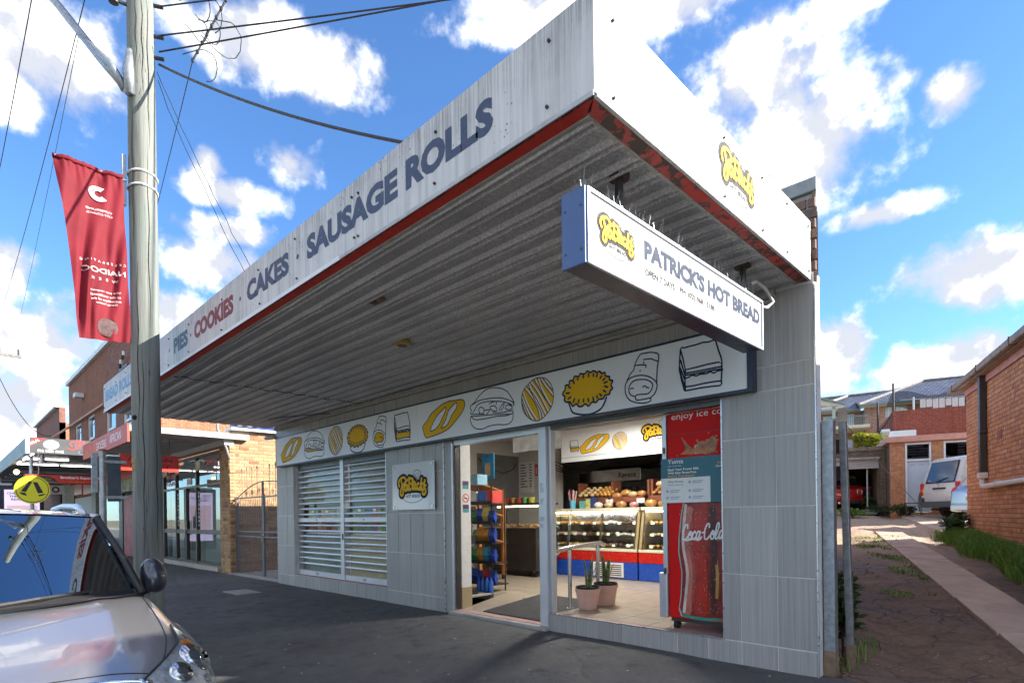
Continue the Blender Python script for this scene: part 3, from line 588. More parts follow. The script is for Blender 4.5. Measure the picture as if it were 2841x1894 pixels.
def brick_field(parent, O, U, N, w, h, m, bw=0.23, bh=0.076, gap=0.01, proud=0.008, limit=300, near=(1.5, -5.0, 1.45), skip=None, header=False, jitter=0.0, view=None):
    """bricks laid course by course over a mortar backing: the ones that show largest are single parts, the rest one part"""
    O, U, N = Vector(O), Vector(U), Vector(N); Z = Vector((0, 0, 1)); rng = random.Random(int(abs(O.x*97+O.y*31))+3); near = Vector(near)
    L = []; row = 0; z = gap/2
    while z+bh*0.5 < h:
        hh = min(bh, h-z-0.002); x = gap/2; off = (row % 2)
        first = True
        while x < w-0.02:
            W = bw if not header else (bw/2-gap/2 if (header == 'all' or row % 2) else bw)
            if first and off: W = W/2-gap/2
            first = False
            W = min(W, w-x-0.002)
            if W > 0.03 and not (skip and skip(x+W/2, z+hh/2)): L.append((x, z, W, hh))
            x += W+gap
        z += bh+gap; row += 1
    score = [((O+U*(x+W/2)+Z*(zz+hh/2)-near).length*(1.0 if (view is None or view(x+W/2, zz+hh/2)) else 50), i) for i, (x, zz, W, hh) in enumerate(L)]
    score.sort(); chosen = set(i for _, i in score[:limit]); cache = {}; rest = MB(); R = Matrix((U, -N, Z)).transposed().to_4x4(); inv = wm(parent).inverted()
    B = 0.0035
    def bm_(mb, x0, W, z0, hh, p, Mx):
        d0 = -0.012
        vs = [(x0, d0*-1, z0), (x0+W, d0*-1, z0), (x0+W, d0*-1, z0+hh), (x0, d0*-1, z0+hh), (x0+B, -p, z0+B), (x0+W-B, -p, z0+B), (x0+W-B, -p, z0+hh-B), (x0+B, -p, z0+hh-B)]
        mb.add([Mx @ Vector(q) for q in vs], [(4, 5, 6, 7), (0, 1, 5, 4), (1, 2, 6, 5), (2, 3, 7, 6), (3, 0, 4, 7)])
    for i, (x, zz, W, hh) in enumerate(L):
        p = proud+rng.uniform(-jitter, jitter)
        if i in chosen:
            key = (round(W, 3), round(hh, 3), round(p, 3) if jitter else 0)
            if key not in cache:
                mb = MB(); bm_(mb, 0, W, 0, hh, p, Matrix.Identity(4)); me = bpy.data.meshes.new('brick'); me.from_pydata(mb.v, [], mb.f); me.materials.append(m); cache[key] = me
            o = bpy.data.objects.new('brick', cache[key]); COL.objects.link(o); o.parent = parent; o.matrix_parent_inverse = inv
            o.matrix_basis = Matrix.Translation(O+U*x+Z*zz) @ R
        else:
            bm_(rest, x, W, zz, hh, p, Matrix.Translation(O) @ R)
    if rest.v:
        me = bpy.data.meshes.new('brickwork'); me.from_pydata(rest.v, [], rest.f); o = link_mesh('brickwork', me, m, parent); tag(o, kind='stuff')
TH = radians(17.5)
dD = Vector((-sin(TH), cos(TH), 0)); dE = Vector((cos(TH), sin(TH), 0)); SLOPE = 0.059
def AB(a, b, z=0.0): return dE*a+dD*b+Vector((0, 0, z))
def drive_z(a, b): return 0.105+SLOPE*max(0.0, min(b, 21.0))

# ================================================================== THE SETTING
def grid(name, fn, nu, nv, m, kind='structure', parent=None, smooth=True):
    mb = MB(); vs = [fn(i/nu, j/nv) for j in range(nv+1) for i in range(nu+1)]
    mb.add(vs, [(j*(nu+1)+i, j*(nu+1)+i+1, (j+1)*(nu+1)+i+1, (j+1)*(nu+1)+i) for j in range(nv) for i in range(nu)])
    o = mb.build(name, m, parent, smooth=smooth)
    if kind: tag(o, kind=kind)
    return o
from mathutils import noise as mn
def nz(x, y, s=1.0, k=0.0): return mn.noise(Vector((x*s, y*s, k)))
LAND = mat('distant_ground', (0.22, 0.20, 0.12), 0.95, var=0.3, scale=0.05)
_g = MB().quad((-3000, -3000, -0.30), (3000, -3000, -0.30), (3000, 3000, -0.30), (-3000, 3000, -0.30)).build('ground', LAND); tag(_g, kind='structure')
_g = MB().quad((-400, -16, -0.13), (300, -16, -0.13), (300, -3.92, -0.13), (-400, -3.92, -0.13)).build('road', mat('worn_road', (0.17, 0.165, 0.16), 0.9, var=0.15, scale=1.5, bump=0.5, bscale=80)); tag(_g, kind='structure')
_g = MB().box(-200, 150, -20, -16.0, -0.3, 0.0).build('far_bounce_pavement', CONC); tag(_g, kind='structure')  # unseen strip across the road, added pale to bounce sunlight back
_g = MB().box(-90, 60, -3.92, -3.77, -0.2, 0.012).build('kerb', CONC, bevel=0.02); tag(_g, kind='structure')
def pav(u, v):
    # finer rows close to the shop front
    x = -60+75*u if u < 0.5 else -22.5+37.5*(u-0.5)/0.5*1.0
    y = -3.77+3.80*v
    return (x, y, 0.015+0.095*(y+3.77)/3.8+0.010*nz(x, y, 0.9)+0.004*nz(x, y, 3.1)-0.012*max(0, min(1, (-x-10)/6)))
def pav2(u, v):
    x = -60+82*u; y = -3.77+3.80*v
    e = 0.0 if y < -0.25 else 0.0
    return (x, y, 0.012+0.088*(y+3.77)/3.8+0.012*nz(x, y, 0.8)+0.005*nz(x, y, 2.7))
grid('pavement', pav2, 410, 26, ASPHALT)
def drv(u, v):
    a = -7.0+17.0*u; b = -0.5+26.5*v
    p = AB(a, b); z = drive_z(a, b)
    near = 1.0
    h = 0.05*nz(a, b, 0.55, 2)+0.028*nz(a, b, 1.7, 5)+0.020*nz(a, b, 4.3, 9)*near+0.010*nz(a, b, 9, 4)
    rut = -0.05*math.exp(-((a-0.75)/0.28)**2)-0.06*math.exp(-((a-2.62)/0.22)**2)
    if b < 1.0: h *= max(0.0, b); rut *= max(0, b)
    if p.y < 0.02: z = 0.06; h = 0; rut = 0
    if a < -0.03 and b < 14.1: z = -0.6; h = 0; rut = 0
    return (p.x, p.y, z+h+rut-0.02)
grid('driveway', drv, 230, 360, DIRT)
_pth = MB(); 
path = bpy.data.objects.new('concrete_path', None); COL.objects.link(path); path.location = AB(1.9, 2, 0.1); tag(path, kind='structure')
for i in range(7):
    b0, b1 = 0.1+i*1.82, 0.1+(i+1)*1.82-0.012
    mb = MB(); 
    for (bb, zz) in ((b0, 0), (b1, 0)):
        pass
    e = [AB(1.585, b0), AB(2.20, b0), AB(2.19, b1), AB(1.60, b1)]
    top = [Vector((p.x, p.y, drive_z(0, (0.6 if 0 else b0 if k < 2 else b1))+0.022+0.004*random.uniform(-1, 1))) for k, p in enumerate(e)]
    bot = [t-Vector((0, 0, 0.16)) for t in top]
    mb.add(top+bot, [(0, 1, 2, 3), (4, 5, 1, 0), (5, 6, 2, 1), (6, 7, 3, 2), (7, 4, 0, 3)]); mb.build('path_slab', RCONC, path, bevel=0.008)
e = [AB(3.0, 11.6), AB(9.5, 11.6), AB(9.5, 19.0), AB(2.9, 19.0)]
top = [Vector((p.x, p.y, drive_z(0, b)+0.05)) for p, b in zip(e, (11.6, 11.6, 19, 19))]
_g = MB().add(top+[t-Vector((0, 0, 0.3)) for t in top], [(0, 1, 2, 3), (4, 5, 1, 0), (5, 6, 2, 1), (6, 7, 3, 2), (7, 4, 0, 3)]).build('concrete_pad', RCONC, bevel=0.01); tag(_g, kind='structure')
# inspection cover in the pavement
cov = thing('inspection_cover', 'square concrete inspection cover set flush in the dark pavement', 'cover', (-9.65, -1.0, 0.08))
_cz = pav2((-9.65+60)/82, (-1.0+3.77)/3.80)[2]+0.004
MB().box(-10.02, -9.26, -1.22, -0.78, _cz-0.05, _cz+0.004).build('frame', CONC, cov); MB().box(-9.98, -9.30, -1.18, -0.82, _cz-0.02, _cz+0.010).build('lid', mat('pale_cover_concrete', (0.34, 0.335, 0.32), 0.9, var=0.25, scale=20), cov)

# ================================================================== THE BAKERY
PINKG = mat('pinkish_grout', (0.42, 0.26, 0.24), 0.85, var=0.15)
shop = thing('bakery_building', 'single-storey corner bakery clad in grey streaked tiles with open shopfront', 'building', (-5, 0, 0.1))
WALLC = mat('rendered_wall', (0.45, 0.42, 0.38), 0.9, var=0.15)
outer = [(0.0, 0.02), tuple(AB(0, 14).xy), (-10.39, 13.4), (-10.39, 0.02)]
def wallseg(p, q, z0, z1, th, name, m=WALLC, parent=shop):
    p, q = Vector((*p, 0)), Vector((*q, 0)); d = (q-p).normalized(); n = Vector((-d.y, d.x, 0))*th
    mb = MB(); a = [p, q, q+n, p+n]; mb.add([x+Vector((0, 0, z0)) for x in a]+[x+Vector((0, 0, z1)) for x in a], [(3, 2, 1, 0), (4, 5, 6, 7), (0, 1, 5, 4), (1, 2, 6, 5), (2, 3, 7, 6), (3, 0, 4, 7)])
    return mb.build(name, m, parent)
SIDEB = m_brickwall('shop_side_brick', ((0.20, 0.10, 0.07), (0.26, 0.14, 0.09)), (0.30, 0.27, 0.24))
wallseg((-0.01, 0.16), AB(-0.01, 14).xy, -0.1, 3.95, 0.2, 'wall', SIDEB)
wallseg(AB(-0.2, 14).xy, (-10.2, 13.4), -0.1, 3.95, 0.2, 'wall', SIDEB)
wallseg((-10.38, 13.4), (-10.38, 0.16), -0.1, 3.95, 0.2, 'wall', SIDEB)
MB().add([(-10.3, 0.2, 3.8), (-0.1, 0.2, 3.8), (*AB(-0.1, 14).xy, 3.8), (-10.3, 13.3, 3.8)], [(0, 1, 2, 3)]).build('roof', mat('roof_sheet', (0.4, 0.4, 0.4), 0.5, 0.5), shop)
# front wall substrate behind the tiles
sub = MB()
for x0, x1, z0, z1 in ((-0.787, 0.0, -0.1, 2.49), (-2.841, -0.787, -0.1, 0.292), (-6.283, -4.822, -0.1, 2.49), (-9.60, -6.283, -0.1, 0.325), (-10.40, -9.60, -0.1, 2.49)):
    sub.box(x0+0.002, x1-0.002, 0.006, 0.155, z0, z1)
sub.box(-10.398, -0.002, 0.006, 0.155, 2.492, 3.40)
sub.build('front_wall', GROUT, shop)
def tiles(x0, x1, z0, z1, xs, zs, skip=None):
    """grey 600 x 314 wall tiles, one object each"""
    X = sorted([x for x in xs if x0+0.03 < x < x1-0.03]+[x0, x1]); Z = sorted([z for z in zs if z0+0.02 < z < z1-0.02]+[z0, z1]); cache = {}
    for a, b in zip(X, X[1:]):
        for c, d in zip(Z, Z[1:]):
            w, h = round(b-a-0.008, 4), round(d-c-0.008, 4)
            if (w, h) not in cache:
                t = 0.0012
                mb = MB().add([(0, 0.008, 0), (w, 0.008, 0), (w, 0.008, h), (0, 0.008, h), (t, 0, t), (w-t, 0, t), (w-t, 0, h-t), (t, 0, h-t)], [(4, 5, 6, 7), (0, 1, 5, 4), (1, 2, 6, 5), (2, 3, 7, 6), (3, 0, 4, 7)])
                me = bpy.data.meshes.new('wall_tile'); me.from_pydata(mb.v, [], mb.f); me.materials.append(TILE); cache[(w, h)] = me
            o = bpy.data.objects.new('wall_tile', cache[(w, h)]); COL.objects.link(o); attach(o, shop); o.location = (a+0.004, random.uniform(-0.0006, 0.0006), c+0.004)
P = 0.314; rows = [0.3, 0.9, 1.5, 2.1, 2.7]
tiles(-0.787, 0.0, 0.3, 2.49, [-P, -2*P], rows)
tiles(-2.841, 0.0, -0.05, 0.297, [-P*k for k in range(1, 10)], rows)
MIDX = [-5.0-0.318*k for k in range(5)]
tiles(-6.283, -4.822, -0.05, 0.3, MIDX, rows); tiles(-6.283, -4.822, 0.3, 2.49, MIDX, rows)
tiles(-9.60, -6.283, -0.05, 0.328, [-6.283-P*k for k in range(1, 11)], [])
tiles(-10.40, -9.60, -0.05, 0.3, [-9.9, -10.2], []); tiles(-10.40, -9.60, 0.3, 2.49, [-9.9], rows)
tiles(-10.40, 0.0, 2.496, 3.32, [-P*k for k in range(1, 34)], [2.7])
# metal tile trims and the edges of the openings
TRIM = mat('tile_edge_trim', (0.62, 0.63, 0.64), 0.3, 0.7, var=0.05)
for x, z0, z1 in ((0.004, -0.02, 3.3), (-0.787, 0.3, 2.49), (-4.822, -0.02, 2.49), (-6.283, 0.33, 2.49)):
    MB().box(x-0.006, x+0.006, -0.004, 0.012, z0, z1).build('edge_trim', TRIM, shop)
MB().box(-2.846, -0.787, -0.003, 0.012, 0.2965, 0.3045).build('edge_trim', TRIM, shop)
MB().box(-2.846, -0.79, 0.013, 0.10, 0.296, 0.3035).build('sill', PINKG, shop)
MB().box(-9.60, -6.285, 0.01, 0.16, 0.3265, 0.334).build('sill', PINKG, shop)
MB().box(-4.82, -4.66, 0.012, 0.16, 0.1, 2.49).build('reveal', TILE, shop)
MB().box(-9.68, -9.60, 0.156, 0.2, 0.3, 2.49).build('reveal', TILE, shop)
MB().box(-2.90, -2.842, 0.006, 0.15, -0.02, 0.29).build('reveal', TILE, shop)
# door threshold
MB().box(-4.70, -2.90, -0.06, 0.12, 0.0, 0.145).build('threshold', CONC, shop, bevel=0.02)
MB().box(-4.66, -2.91, 0.0, 0.13, 0.146, 0.152).build('threshold_strip', PINKG, shop)
# parapet above the awning: built bricks at the free end
PARB = m_brick('parapet_brick', [(0.20, 0.13, 0.10), (0.13, 0.09, 0.075), (0.26, 0.17, 0.13), (0.16, 0.10, 0.085)])
def skewslab(x1, y0, x2, y1, z0, z1): 
    c = [(-10.385, y0), (x1, y0), (x2, y1), (-10.385, y1)]; return MB().add([(x, y, z0) for x, y in c]+[(x, y, z1) for x, y in c], [(3, 2, 1, 0), (4, 5, 6, 7), (0, 1, 5, 4), (1, 2, 6, 5), (2, 3, 7, 6), (3, 0, 4, 7)])
par = skewslab(-0.015, 0.03, -0.10, 0.25, 3.41, 4.05).build('parapet', mat('old_mortar', (0.36, 0.33, 0.29), 0.95, var=0.2), shop)
brick_field(par, (-2.33, 0.03, 3.33), (1, 0, 0), (0, -1, 0), 2.345, 0.72, PARB, proud=0.012, jitter=0.006, limit=300)
tooth = MB().add([(-0.09, 0.022, 0), (0.024, 0.022, 0), (-0.01, 0.13, 0), (-0.12, 0.13, 0), (-0.09, 0.022, 0.074), (0.024, 0.022, 0.074), (-0.01, 0.13, 0.074), (-0.12, 0.13, 0.074)], [(3, 2, 1, 0), (4, 5, 6, 7), (0, 1, 5, 4), (1, 2, 6, 5), (2, 3, 7, 6), (3, 0, 4, 7)]).mesh('brick'); tooth.materials.append(PARB)
for k in range(0, 8, 2):
    o = bpy.data.objects.new('brick', tooth); COL.objects.link(o); attach(o, par); o.location = (random.uniform(-0.004, 0.004), -0.004, 3.335+0.086*k)
skewslab(0.03, -0.005, -0.06, 0.28, 4.055, 4.165).build('coping', mat('coping_metal', (0.30, 0.32, 0.33), 0.6, 0.3, var=0.25), par, bevel=0.006)

# ------------------------------------------------------------------ shopfront posts
mullion = thing('shopfront_post', 'silver aluminium post between doorway and open shop window, covered in small stickers', 'post', (-2.93, 0.03, 0.15))
MB().box(-3.02, -2.905, -0.012, 0.13, 0.02, 2.49).build('post', ALUW, mullion, bevel=0.004)
MB().box(-2.90, -2.86, 0.03, 0.11, 0.306, 2.49).build('track', ALU, mullion, bevel=0.003)
STK = mat('sticker_print', (0.35, 0.38, 0.42), 0.5, var=0.25, scale=30)
for z, h in ((1.72, 0.11), (1.58, 0.07), (1.38, 0.05), (1.30, 0.05)):
    F = Flat((-2.965, -0.0125, z), (1, 0, 0), (0, 0, 1), (0, -1, 0)); 
    for k in range(5): F.rect(-0.035, 0.035-random.uniform(0, 0.03), h*k/5, h*k/5+h/9, 0.0005)
    F.build('sticker', STK, mullion)
jamb = thing('door_jamb', 'slim aluminium door jamb at the left of the bakery doorway', 'jamb', (-4.63, 0.05, 0.15))
MB().box(-4.655, -4.625, 0.0, 0.12, 0.154, 2.46).build('channel', ALU, jamb); MB().box(-4.615, -4.600, 0.03, 0.10, 0.16, 2.46).build('seal', DSTEEL, jamb)
head = thing('shopfront_rail', 'aluminium head rail over the bakery doorway', 'rail', (-3.8, 0.05, 2.4))
MB().box(-4.62, -3.03, 0.02, 0.13, 2.425, 2.488).build('rail', ALU, head); MB().box(-2.855, -0.80, 0.02, 0.13, 2.44, 2.488).build('rail', DSTEEL, head)

# ------------------------------------------------------------------ shuttered window
def shutter(x0, x1, label):
    t = thing('roller_shutter', label, 'shutter', ((x0+x1)/2, 0.11, 0.34), group='slatted shutters of the bakery window')
    z = 0.44; me = None; n = 0
    MB().box(x0, x1, 0.085, 0.125, 0.336, 0.43).build('bottom_rail', ALUW, t, bevel=0.004)
    zs = []
    while z < 2.36:
        z += 0.106; zs.append(z)
    for i, zz in enumerate(zs):
        if i == 8: 
            MB().box(x0, x1, 0.082, 0.122, zz-0.025, zz+0.055).build('lock_rail', ALUW, t, bevel=0.004); continue
        if me is None:
            me = MB().add([(0, 0.012, 0), (x1-x0, 0.012, 0), (x1-x0, 0, 0.012), (0, 0, 0.012), (0, 0.004, 0.034), (x1-x0, 0.004, 0.034), (x1-x0, 0.02, 0.036), (0, 0.02, 0.036)],
                [(0, 1, 2, 3), (3, 2, 5, 4), (4, 5, 6, 7), (7, 6, 1, 0), (0, 3, 4, 7), (1, 6, 5, 2)]).mesh('slat'); me.materials.append(ALUW)
        o = bpy.data.objects.new('slat', me); COL.objects.link(o); attach(o, t); o.location = (x0, 0.09, zz)
    MB().box(x0, x1, 0.08, 0.13, 2.40, 2.485).build('top_box', DSTEEL, t)
    for k in (0.45,):
        MB().box(x0+(x1-x0)*k-0.05, x0+(x1-x0)*k+0.05, 0.079, 0.086, 0.365, 0.405).build('label_plate', STK, t)
        MB().box(x0+(x1-x0)*k-0.012, x0+(x1-x0)*k+0.012, 0.076, 0.086, zs[8]+0.005, zs[8]+0.03).build('lock', DSTEEL, t)
    for k in (0.35, 0.68): MB().box(x0+(x1-x0)*k-0.04, x0+(x1-x0)*k+0.04, 0.083, 0.094, zs[9]+0.05, zs[9]+0.085).build('latch', ALU, t)
    return t
shutter(-9.56, -7.88, 'white slatted roller shutter nearest the iron gates')
shutter(-7.76, -6.30, 'white slatted roller shutter beside the square logo plaque')
wf = thing('window_frame', 'white aluminium frame and panes of the shuttered bakery window', 'window', (-7.9, 0.15, 0.34))
MB().box(-7.88, -7.76, 0.07, 0.20, 0.336, 2.488).build('mullion', ALUW, wf, bevel=0.004)
MB().box(-9.60, -9.565, 0.07, 0.20, 0.336, 2.488).build('side_channel', ALU, wf); MB().box(-6.298, -6.286, 0.07, 0.20, 0.336, 2.488).build('side_channel', ALU, wf)
MB().box(-7.80, -7.785, 0.055, 0.07, 1.05, 1.16).build('latch', DSTEEL, wf)
for x0, x1 in ((-9.56, -7.89), (-7.75, -6.30)): MB().box(x0, x1, 0.16, 0.166, 0.34, 2.48).build('pane', GLASS, wf)
# what shows between the slats
blind = thing('cream_board', 'cream boards standing behind the lower slats of the shuttered window', 'board', (-7.0, 0.3, 0.34))
CREAM = mat('cream_board', (0.62, 0.50, 0.30), 0.8, var=0.15, scale=3, dirt=0.2)
MB().box(-7.72, -6.30, 0.175, 0.19, 0.34, 1.14).build('board', CREAM, blind); MB().box(-8.0, -7.89, 0.175, 0.19, 0.34, 1.16).build('board', CREAM, blind); MB().box(-7.72, -6.30, 0.175, 0.19, 1.75, 2.48).build('board', mat('pale_blind', (0.55, 0.53, 0.46), 0.8, var=0.2, scale=4), blind)
MB().box(-9.55, -7.90, 0.19, 0.205, 1.70, 2.48).build('board', MATS['pale_blind'], blind); MB().box(-9.55, -8.02, 0.20, 0.215, 0.34, 1.12).build('board', mat('grey_green_panel', (0.40, 0.42, 0.35), 0.8, var=0.25, scale=3), blind)
sh2 = thing('goods_shelf', 'shelf of coloured packets dimly seen behind the shutter slats', 'shelf', (-7.9, 0.6, 1.1))
MB().box(-9.5, -6.3, 0.20, 0.45, 1.14, 1.17).build('shelf_board', ALU, sh2); MB().box(-9.5, -6.3, 0.20, 0.45, 1.42, 1.45).build('shelf_board', ALU, sh2)
GC = [(0.6, 0.25, 0.08), (0.55, 0.06, 0.05), (0.1, 0.2, 0.5), (0.6, 0.5, 0.12), (0.15, 0.4, 0.15), (0.6, 0.58, 0.5), (0.45, 0.12, 0.3)]
x = -9.45
while x < -6.4:
    w = random.uniform(0.10, 0.24)
    for zb in (1.172, 1.452):
        if random.random() < 0.85:
            h = random.uniform(0.12, 0.22); k = random.randrange(len(GC)); MB().box(x, x+w-0.015, 0.22, 0.40, zb, zb+h).build('packet', mat('packet_%d' % k, GC[k], 0.5, var=0.3, scale=14), sh2)
    x += w

# ------------------------------------------------------------------ the awning
aw = thing('awning', 'deep flat shop awning with weathered white fascia and corrugated underside', 'awning', (-5, -1.5, 3.3))
def rib_profile(y0, y1, pitch=0.2):
    pts = []; y = y0
    while y < y1-0.02:
        for dy, dz in ((0.0, 0), (0.018, -0.030), (0.027, -0.031), (0.036, 0.012), (0.046, 0.014), (0.068, -0.029), (0.077, -0.030), (0.088, 0.0), (0.14, 0.001)):
            if y+dy <= y1: pts.append((y+dy, dz))
        y += pitch
    pts.append((y1, 0)); return pts
RP = rib_profile(-2.845, -0.05)
for i, (x0, x1) in enumerate(((-10.52, -6.85), (-6.87, -3.4), (-3.42, -0.11))):
    z = 3.352-0.005*i; mb = MB(); vs = []
    nx = 8
    for k in range(nx+1):
        xx = x0+(x1-x0)*k/nx; sag = 0.006*sin(xx*2.1)
        vs += [(xx, y, z+dz+sag*0.5) for y, dz in RP]
    n = len(RP); mb.add(vs, [(k*n+j, (k+1)*n+j, (k+1)*n+j+1, k*n+j+1) for k in range(nx) for j in range(n-1)]); o = mb.build('soffit_sheet', SOFFIT, aw)
# fascia panels
XJ = [-10.55, -8.30, -5.70, -2.06, -0.017]
for a, b in zip(XJ, XJ[1:]):
    MB().box(a+0.001, b-0.001, -2.945, -2.925, 3.345, 3.812+0.004*random.random()).build('fascia_panel', FASCIA, aw)
for a, b in ((-2.925, -1.45), (-1.45, -0.004)):
    MB().box(-0.037, -0.017, a+0.002, b-0.001, 3.333, 3.808).build('fascia_panel', FASCIA, aw)
MB().box(-10.57, -10.551, -2.94, -0.0, 3.345, 3.81).build('fascia_panel', FASCIA, aw)
MB().box(-10.4, -0.038, -2.924, 0.02, 3.66, 3.68).build('roof_sheet', mat('awning_roof', (0.45, 0.46, 0.47), 0.5, 0.4), aw)
LIP = mat('white_lip', (0.74, 0.76, 0.79), 0.5, var=0.08)
MB().box(-10.55, -2.3, -2.952, -2.9455, 3.328, 3.358).build('drip_lip', LIP, aw); MB().box(-2.29, -0.02, -2.952, -2.9455, 3.328, 3.352).build('drip_lip', mat('greyed_lip', (0.45, 0.46, 0.48), 0.6, var=0.2, scale=12), aw)
def m_peel():
    t = NT('peeling_red_paint'); s = t.noise(1, 6, 0.62, t.vec((13, 13, 13)), 0.8); n2 = t.noise(1.1, 4, 0.6)
    c = t.mix(t.mr(n2, 0.35, 0.7), (0.55, 0.03, 0.015), (0.50, 0.12, 0.10))
    k = t.mr(t.math('ADD', s, t.math('MULTIPLY', t.math('SUBTRACT', n2, 0.5), 0.55)), 0.50, 0.53)
    c = t.mix(k, c, (0.085, 0.055, 0.045)); return t.fin(c, 0.6, t.bump(t.math('SUBTRACT', 1.0, k), 0.4, 0.004))
PEEL = m_peel()
MB().add([(-10.5, -2.924, 3.334), (-0.04, -2.924, 3.334), (-0.125, -2.868, 3.322), (-10.5, -2.868, 3.322)], [(0, 1, 2, 3)]).build('red_trim', REDP, aw)
MB().box(-10.5, -0.04, -2.9235, -2.912, 3.3345, 3.352).build('red_trim_edge', PEEL, aw)
MB().add([(-0.038, -2.923, 3.331), (-0.038, -0.01, 3.331), (-0.105, -0.06, 3.318), (-0.105, -2.868, 3.318)], [(0, 1, 2, 3)]).build('red_trim', PEEL, aw)
PALE = mat('pale_aged_timber', (0.44, 0.42, 0.38), 0.85, var=0.25, scale=9, dirt=0.4)
MB().box(-10.5, -0.125, -2.866, -2.846, 3.318, 3.345).build('edge_bead', PALE, aw); MB().box(-0.125, -0.106, -2.866, -0.05, 3.314, 3.345).build('edge_bead', PALE, aw)
MB().box(-10.4, -0.30, -0.045, 0.0, 3.27, 3.345).build('wall_bead', PALE, aw); MB().box(-9.6, -1.1, -0.075, -0.046, 3.30, 3.34).build('wall_bead', PALE, aw)
MB().tube([(-9.0, -0.06, 3.285), (-5.0, -0.06, 3.288), (-1.2, -0.06, 3.288)], 0.011, 8).build('conduit', mat('grey_conduit', (0.5, 0.5, 0.48), 0.5), aw)
# lettering on the front fascia
FU, FV, FN = (1, 0, 0), (0, 0, 1), (0, -1, 0)
OLDB = mat('sign_blue_paint', (0.026, 0.048, 0.11), 0.5, var=0.14, scale=14); FADB = mat('faded_sign_blue', (0.16, 0.27, 0.46), 0.5, var=0.14, scale=14)
OLDR = mat('sign_maroon_paint', (0.20, 0.022, 0.034), 0.5, var=0.14, scale=14); OLDG = mat('sign_charcoal_paint', (0.04, 0.042, 0.04), 0.5, var=0.14, scale=14)
for s, x0, x1, m in (('BREAD ROLLS', -10.40, -8.49, FADB), ('PIES', -6.397, -5.845, OLDG), ('COOKIES', -5.606, -4.40, OLDR), ('CAKES', -4.052, -3.145, OLDB), ('SAUSAGE', -2.818, -1.556, OLDB), ('ROLLS', -1.468, -0.672, OLDB)):
    text('lettering', s, (x0, -2.945, 3.488), FU, FV, FN, x1-x0, 0.192, m, aw, bold=0.055)
for x, m in ((-8.33, FADB), (-6.585, OLDG), (-5.734, OLDG), (-4.222, OLDB), (-2.983, OLDB)):
    Flat((x, -2.945, 3.575), FU, FV, FN).disc((0, 0), 0.021, 0.0015).build('dot', m, aw)
PINKF = None
BOLT = mat('rusty_bolt', (0.07, 0.06, 0.055), 0.7, 0.3)
bm_ = MB().cyl((0, 0, 0), (0, -0.012, 0), 0.008, n=8).mesh('bolt'); bm_.materials.append(BOLT)
bz_ = MB().cyl((0, 0, 0), (0.012, 0, 0), 0.007, n=8).mesh('bolt'); bz_.materials.append(BOLT)
for x in (-10.45, -9.6, -8.9, -6.62, -5.80, -4.72, -3.75, -3.0, -2.10, -2.02, -1.17, -0.28):
    for z in (3.40, 3.715):
        o = bpy.data.objects.new('bolt', bm_); COL.objects.link(o); attach(o, aw); o.location = (x+random.uniform(-0.02, 0.02), -2.945, z+random.uniform(-0.015, 0.015))
for y in (-2.8, -1.62, -1.02, -0.55, -0.07):
    for z in (3.385, 3.745):
        o = bpy.data.objects.new('bolt', bz_); COL.objects.link(o); attach(o, aw); o.location = (-0.017, y, z)
logo((-0.017, -1.415, 3.578), (0, 1, 0), (0, 0, 1), (1, 0, 0), 0.70, aw, est=True, squeeze=0.98)
# old ceiling fittings
lamp = thing('soffit_light', 'round yellowed light fitting on the awning underside', 'light fitting', (-3.63, -1.49, 3.33))
MB().lathe([(0.0, 3.338), (0.085, 3.338), (0.085, 3.30), (0.06, 3.285), (0.0, 3.285)], 18, (-3.63, -1.49, 0)).build('body', mat('yellowed_plastic', (0.42, 0.30, 0.08), 0.5, var=0.2), lamp, auto=40); MB().lathe([(0.0, 3.284), (0.05, 3.284), (0.045, 3.276), (0.0, 3.274)], 14, (-3.63, -1.49, 0)).build('lens', DSTEEL, lamp)
rose = thing('junction_plate', 'rusty junction plate on the awning underside', 'plate', (-2.8, -2.33, 3.33))
MB().box(-2.88, -2.72, -2.37, -2.29, 3.318, 3.34).build('plate', mat('rust', (0.24, 0.15, 0.09), 0.9, var=0.4, scale=25), rose); MB().box(-2.82, -2.79, -2.35, -2.33, 3.312, 3.32).build('terminal', BLACK, rose)
cable = thing('soffit_cable', 'thin dark cable clipped across the awning underside', 'cable', (-7.6, -1.4, 3.3))
pts = []; 
for i in range(24):
    q = i/23; pts.append((-6.85+0.03*sin(i*1.7), -2.83+2.75*q, 3.318+(0.010 if i % 2 else -0.008)))
MB().tube(pts, 0.006, 5).build('cable', BLACK, cable); MB().tube([(-9.3, -0.6, 3.32), (-8.9, -0.5, 3.315), (-8.2, -0.2, 3.31), (-7.9, -0.07, 3.3)], 0.007, 5).build('cable', BLACK, cable)
camx = thing('security_camera', 'small grey bullet camera under the awning corner by the gates', 'camera', (-10.3, -0.1, 3.1))
MB().cyl((-10.30, -0.02, 3.12), (-10.30, -0.09, 3.12), 0.03).build('bracket', ALUW, camx); MB().cyl((-10.26, -0.10, 3.12), (-10.40, -0.22, 3.10), 0.035, n=14).build('body', ALUW, camx, auto=40); MB().cyl((-10.40, -0.22, 3.10), (-10.41, -0.228, 3.098), 0.024).build('lens', BLACK, camx)

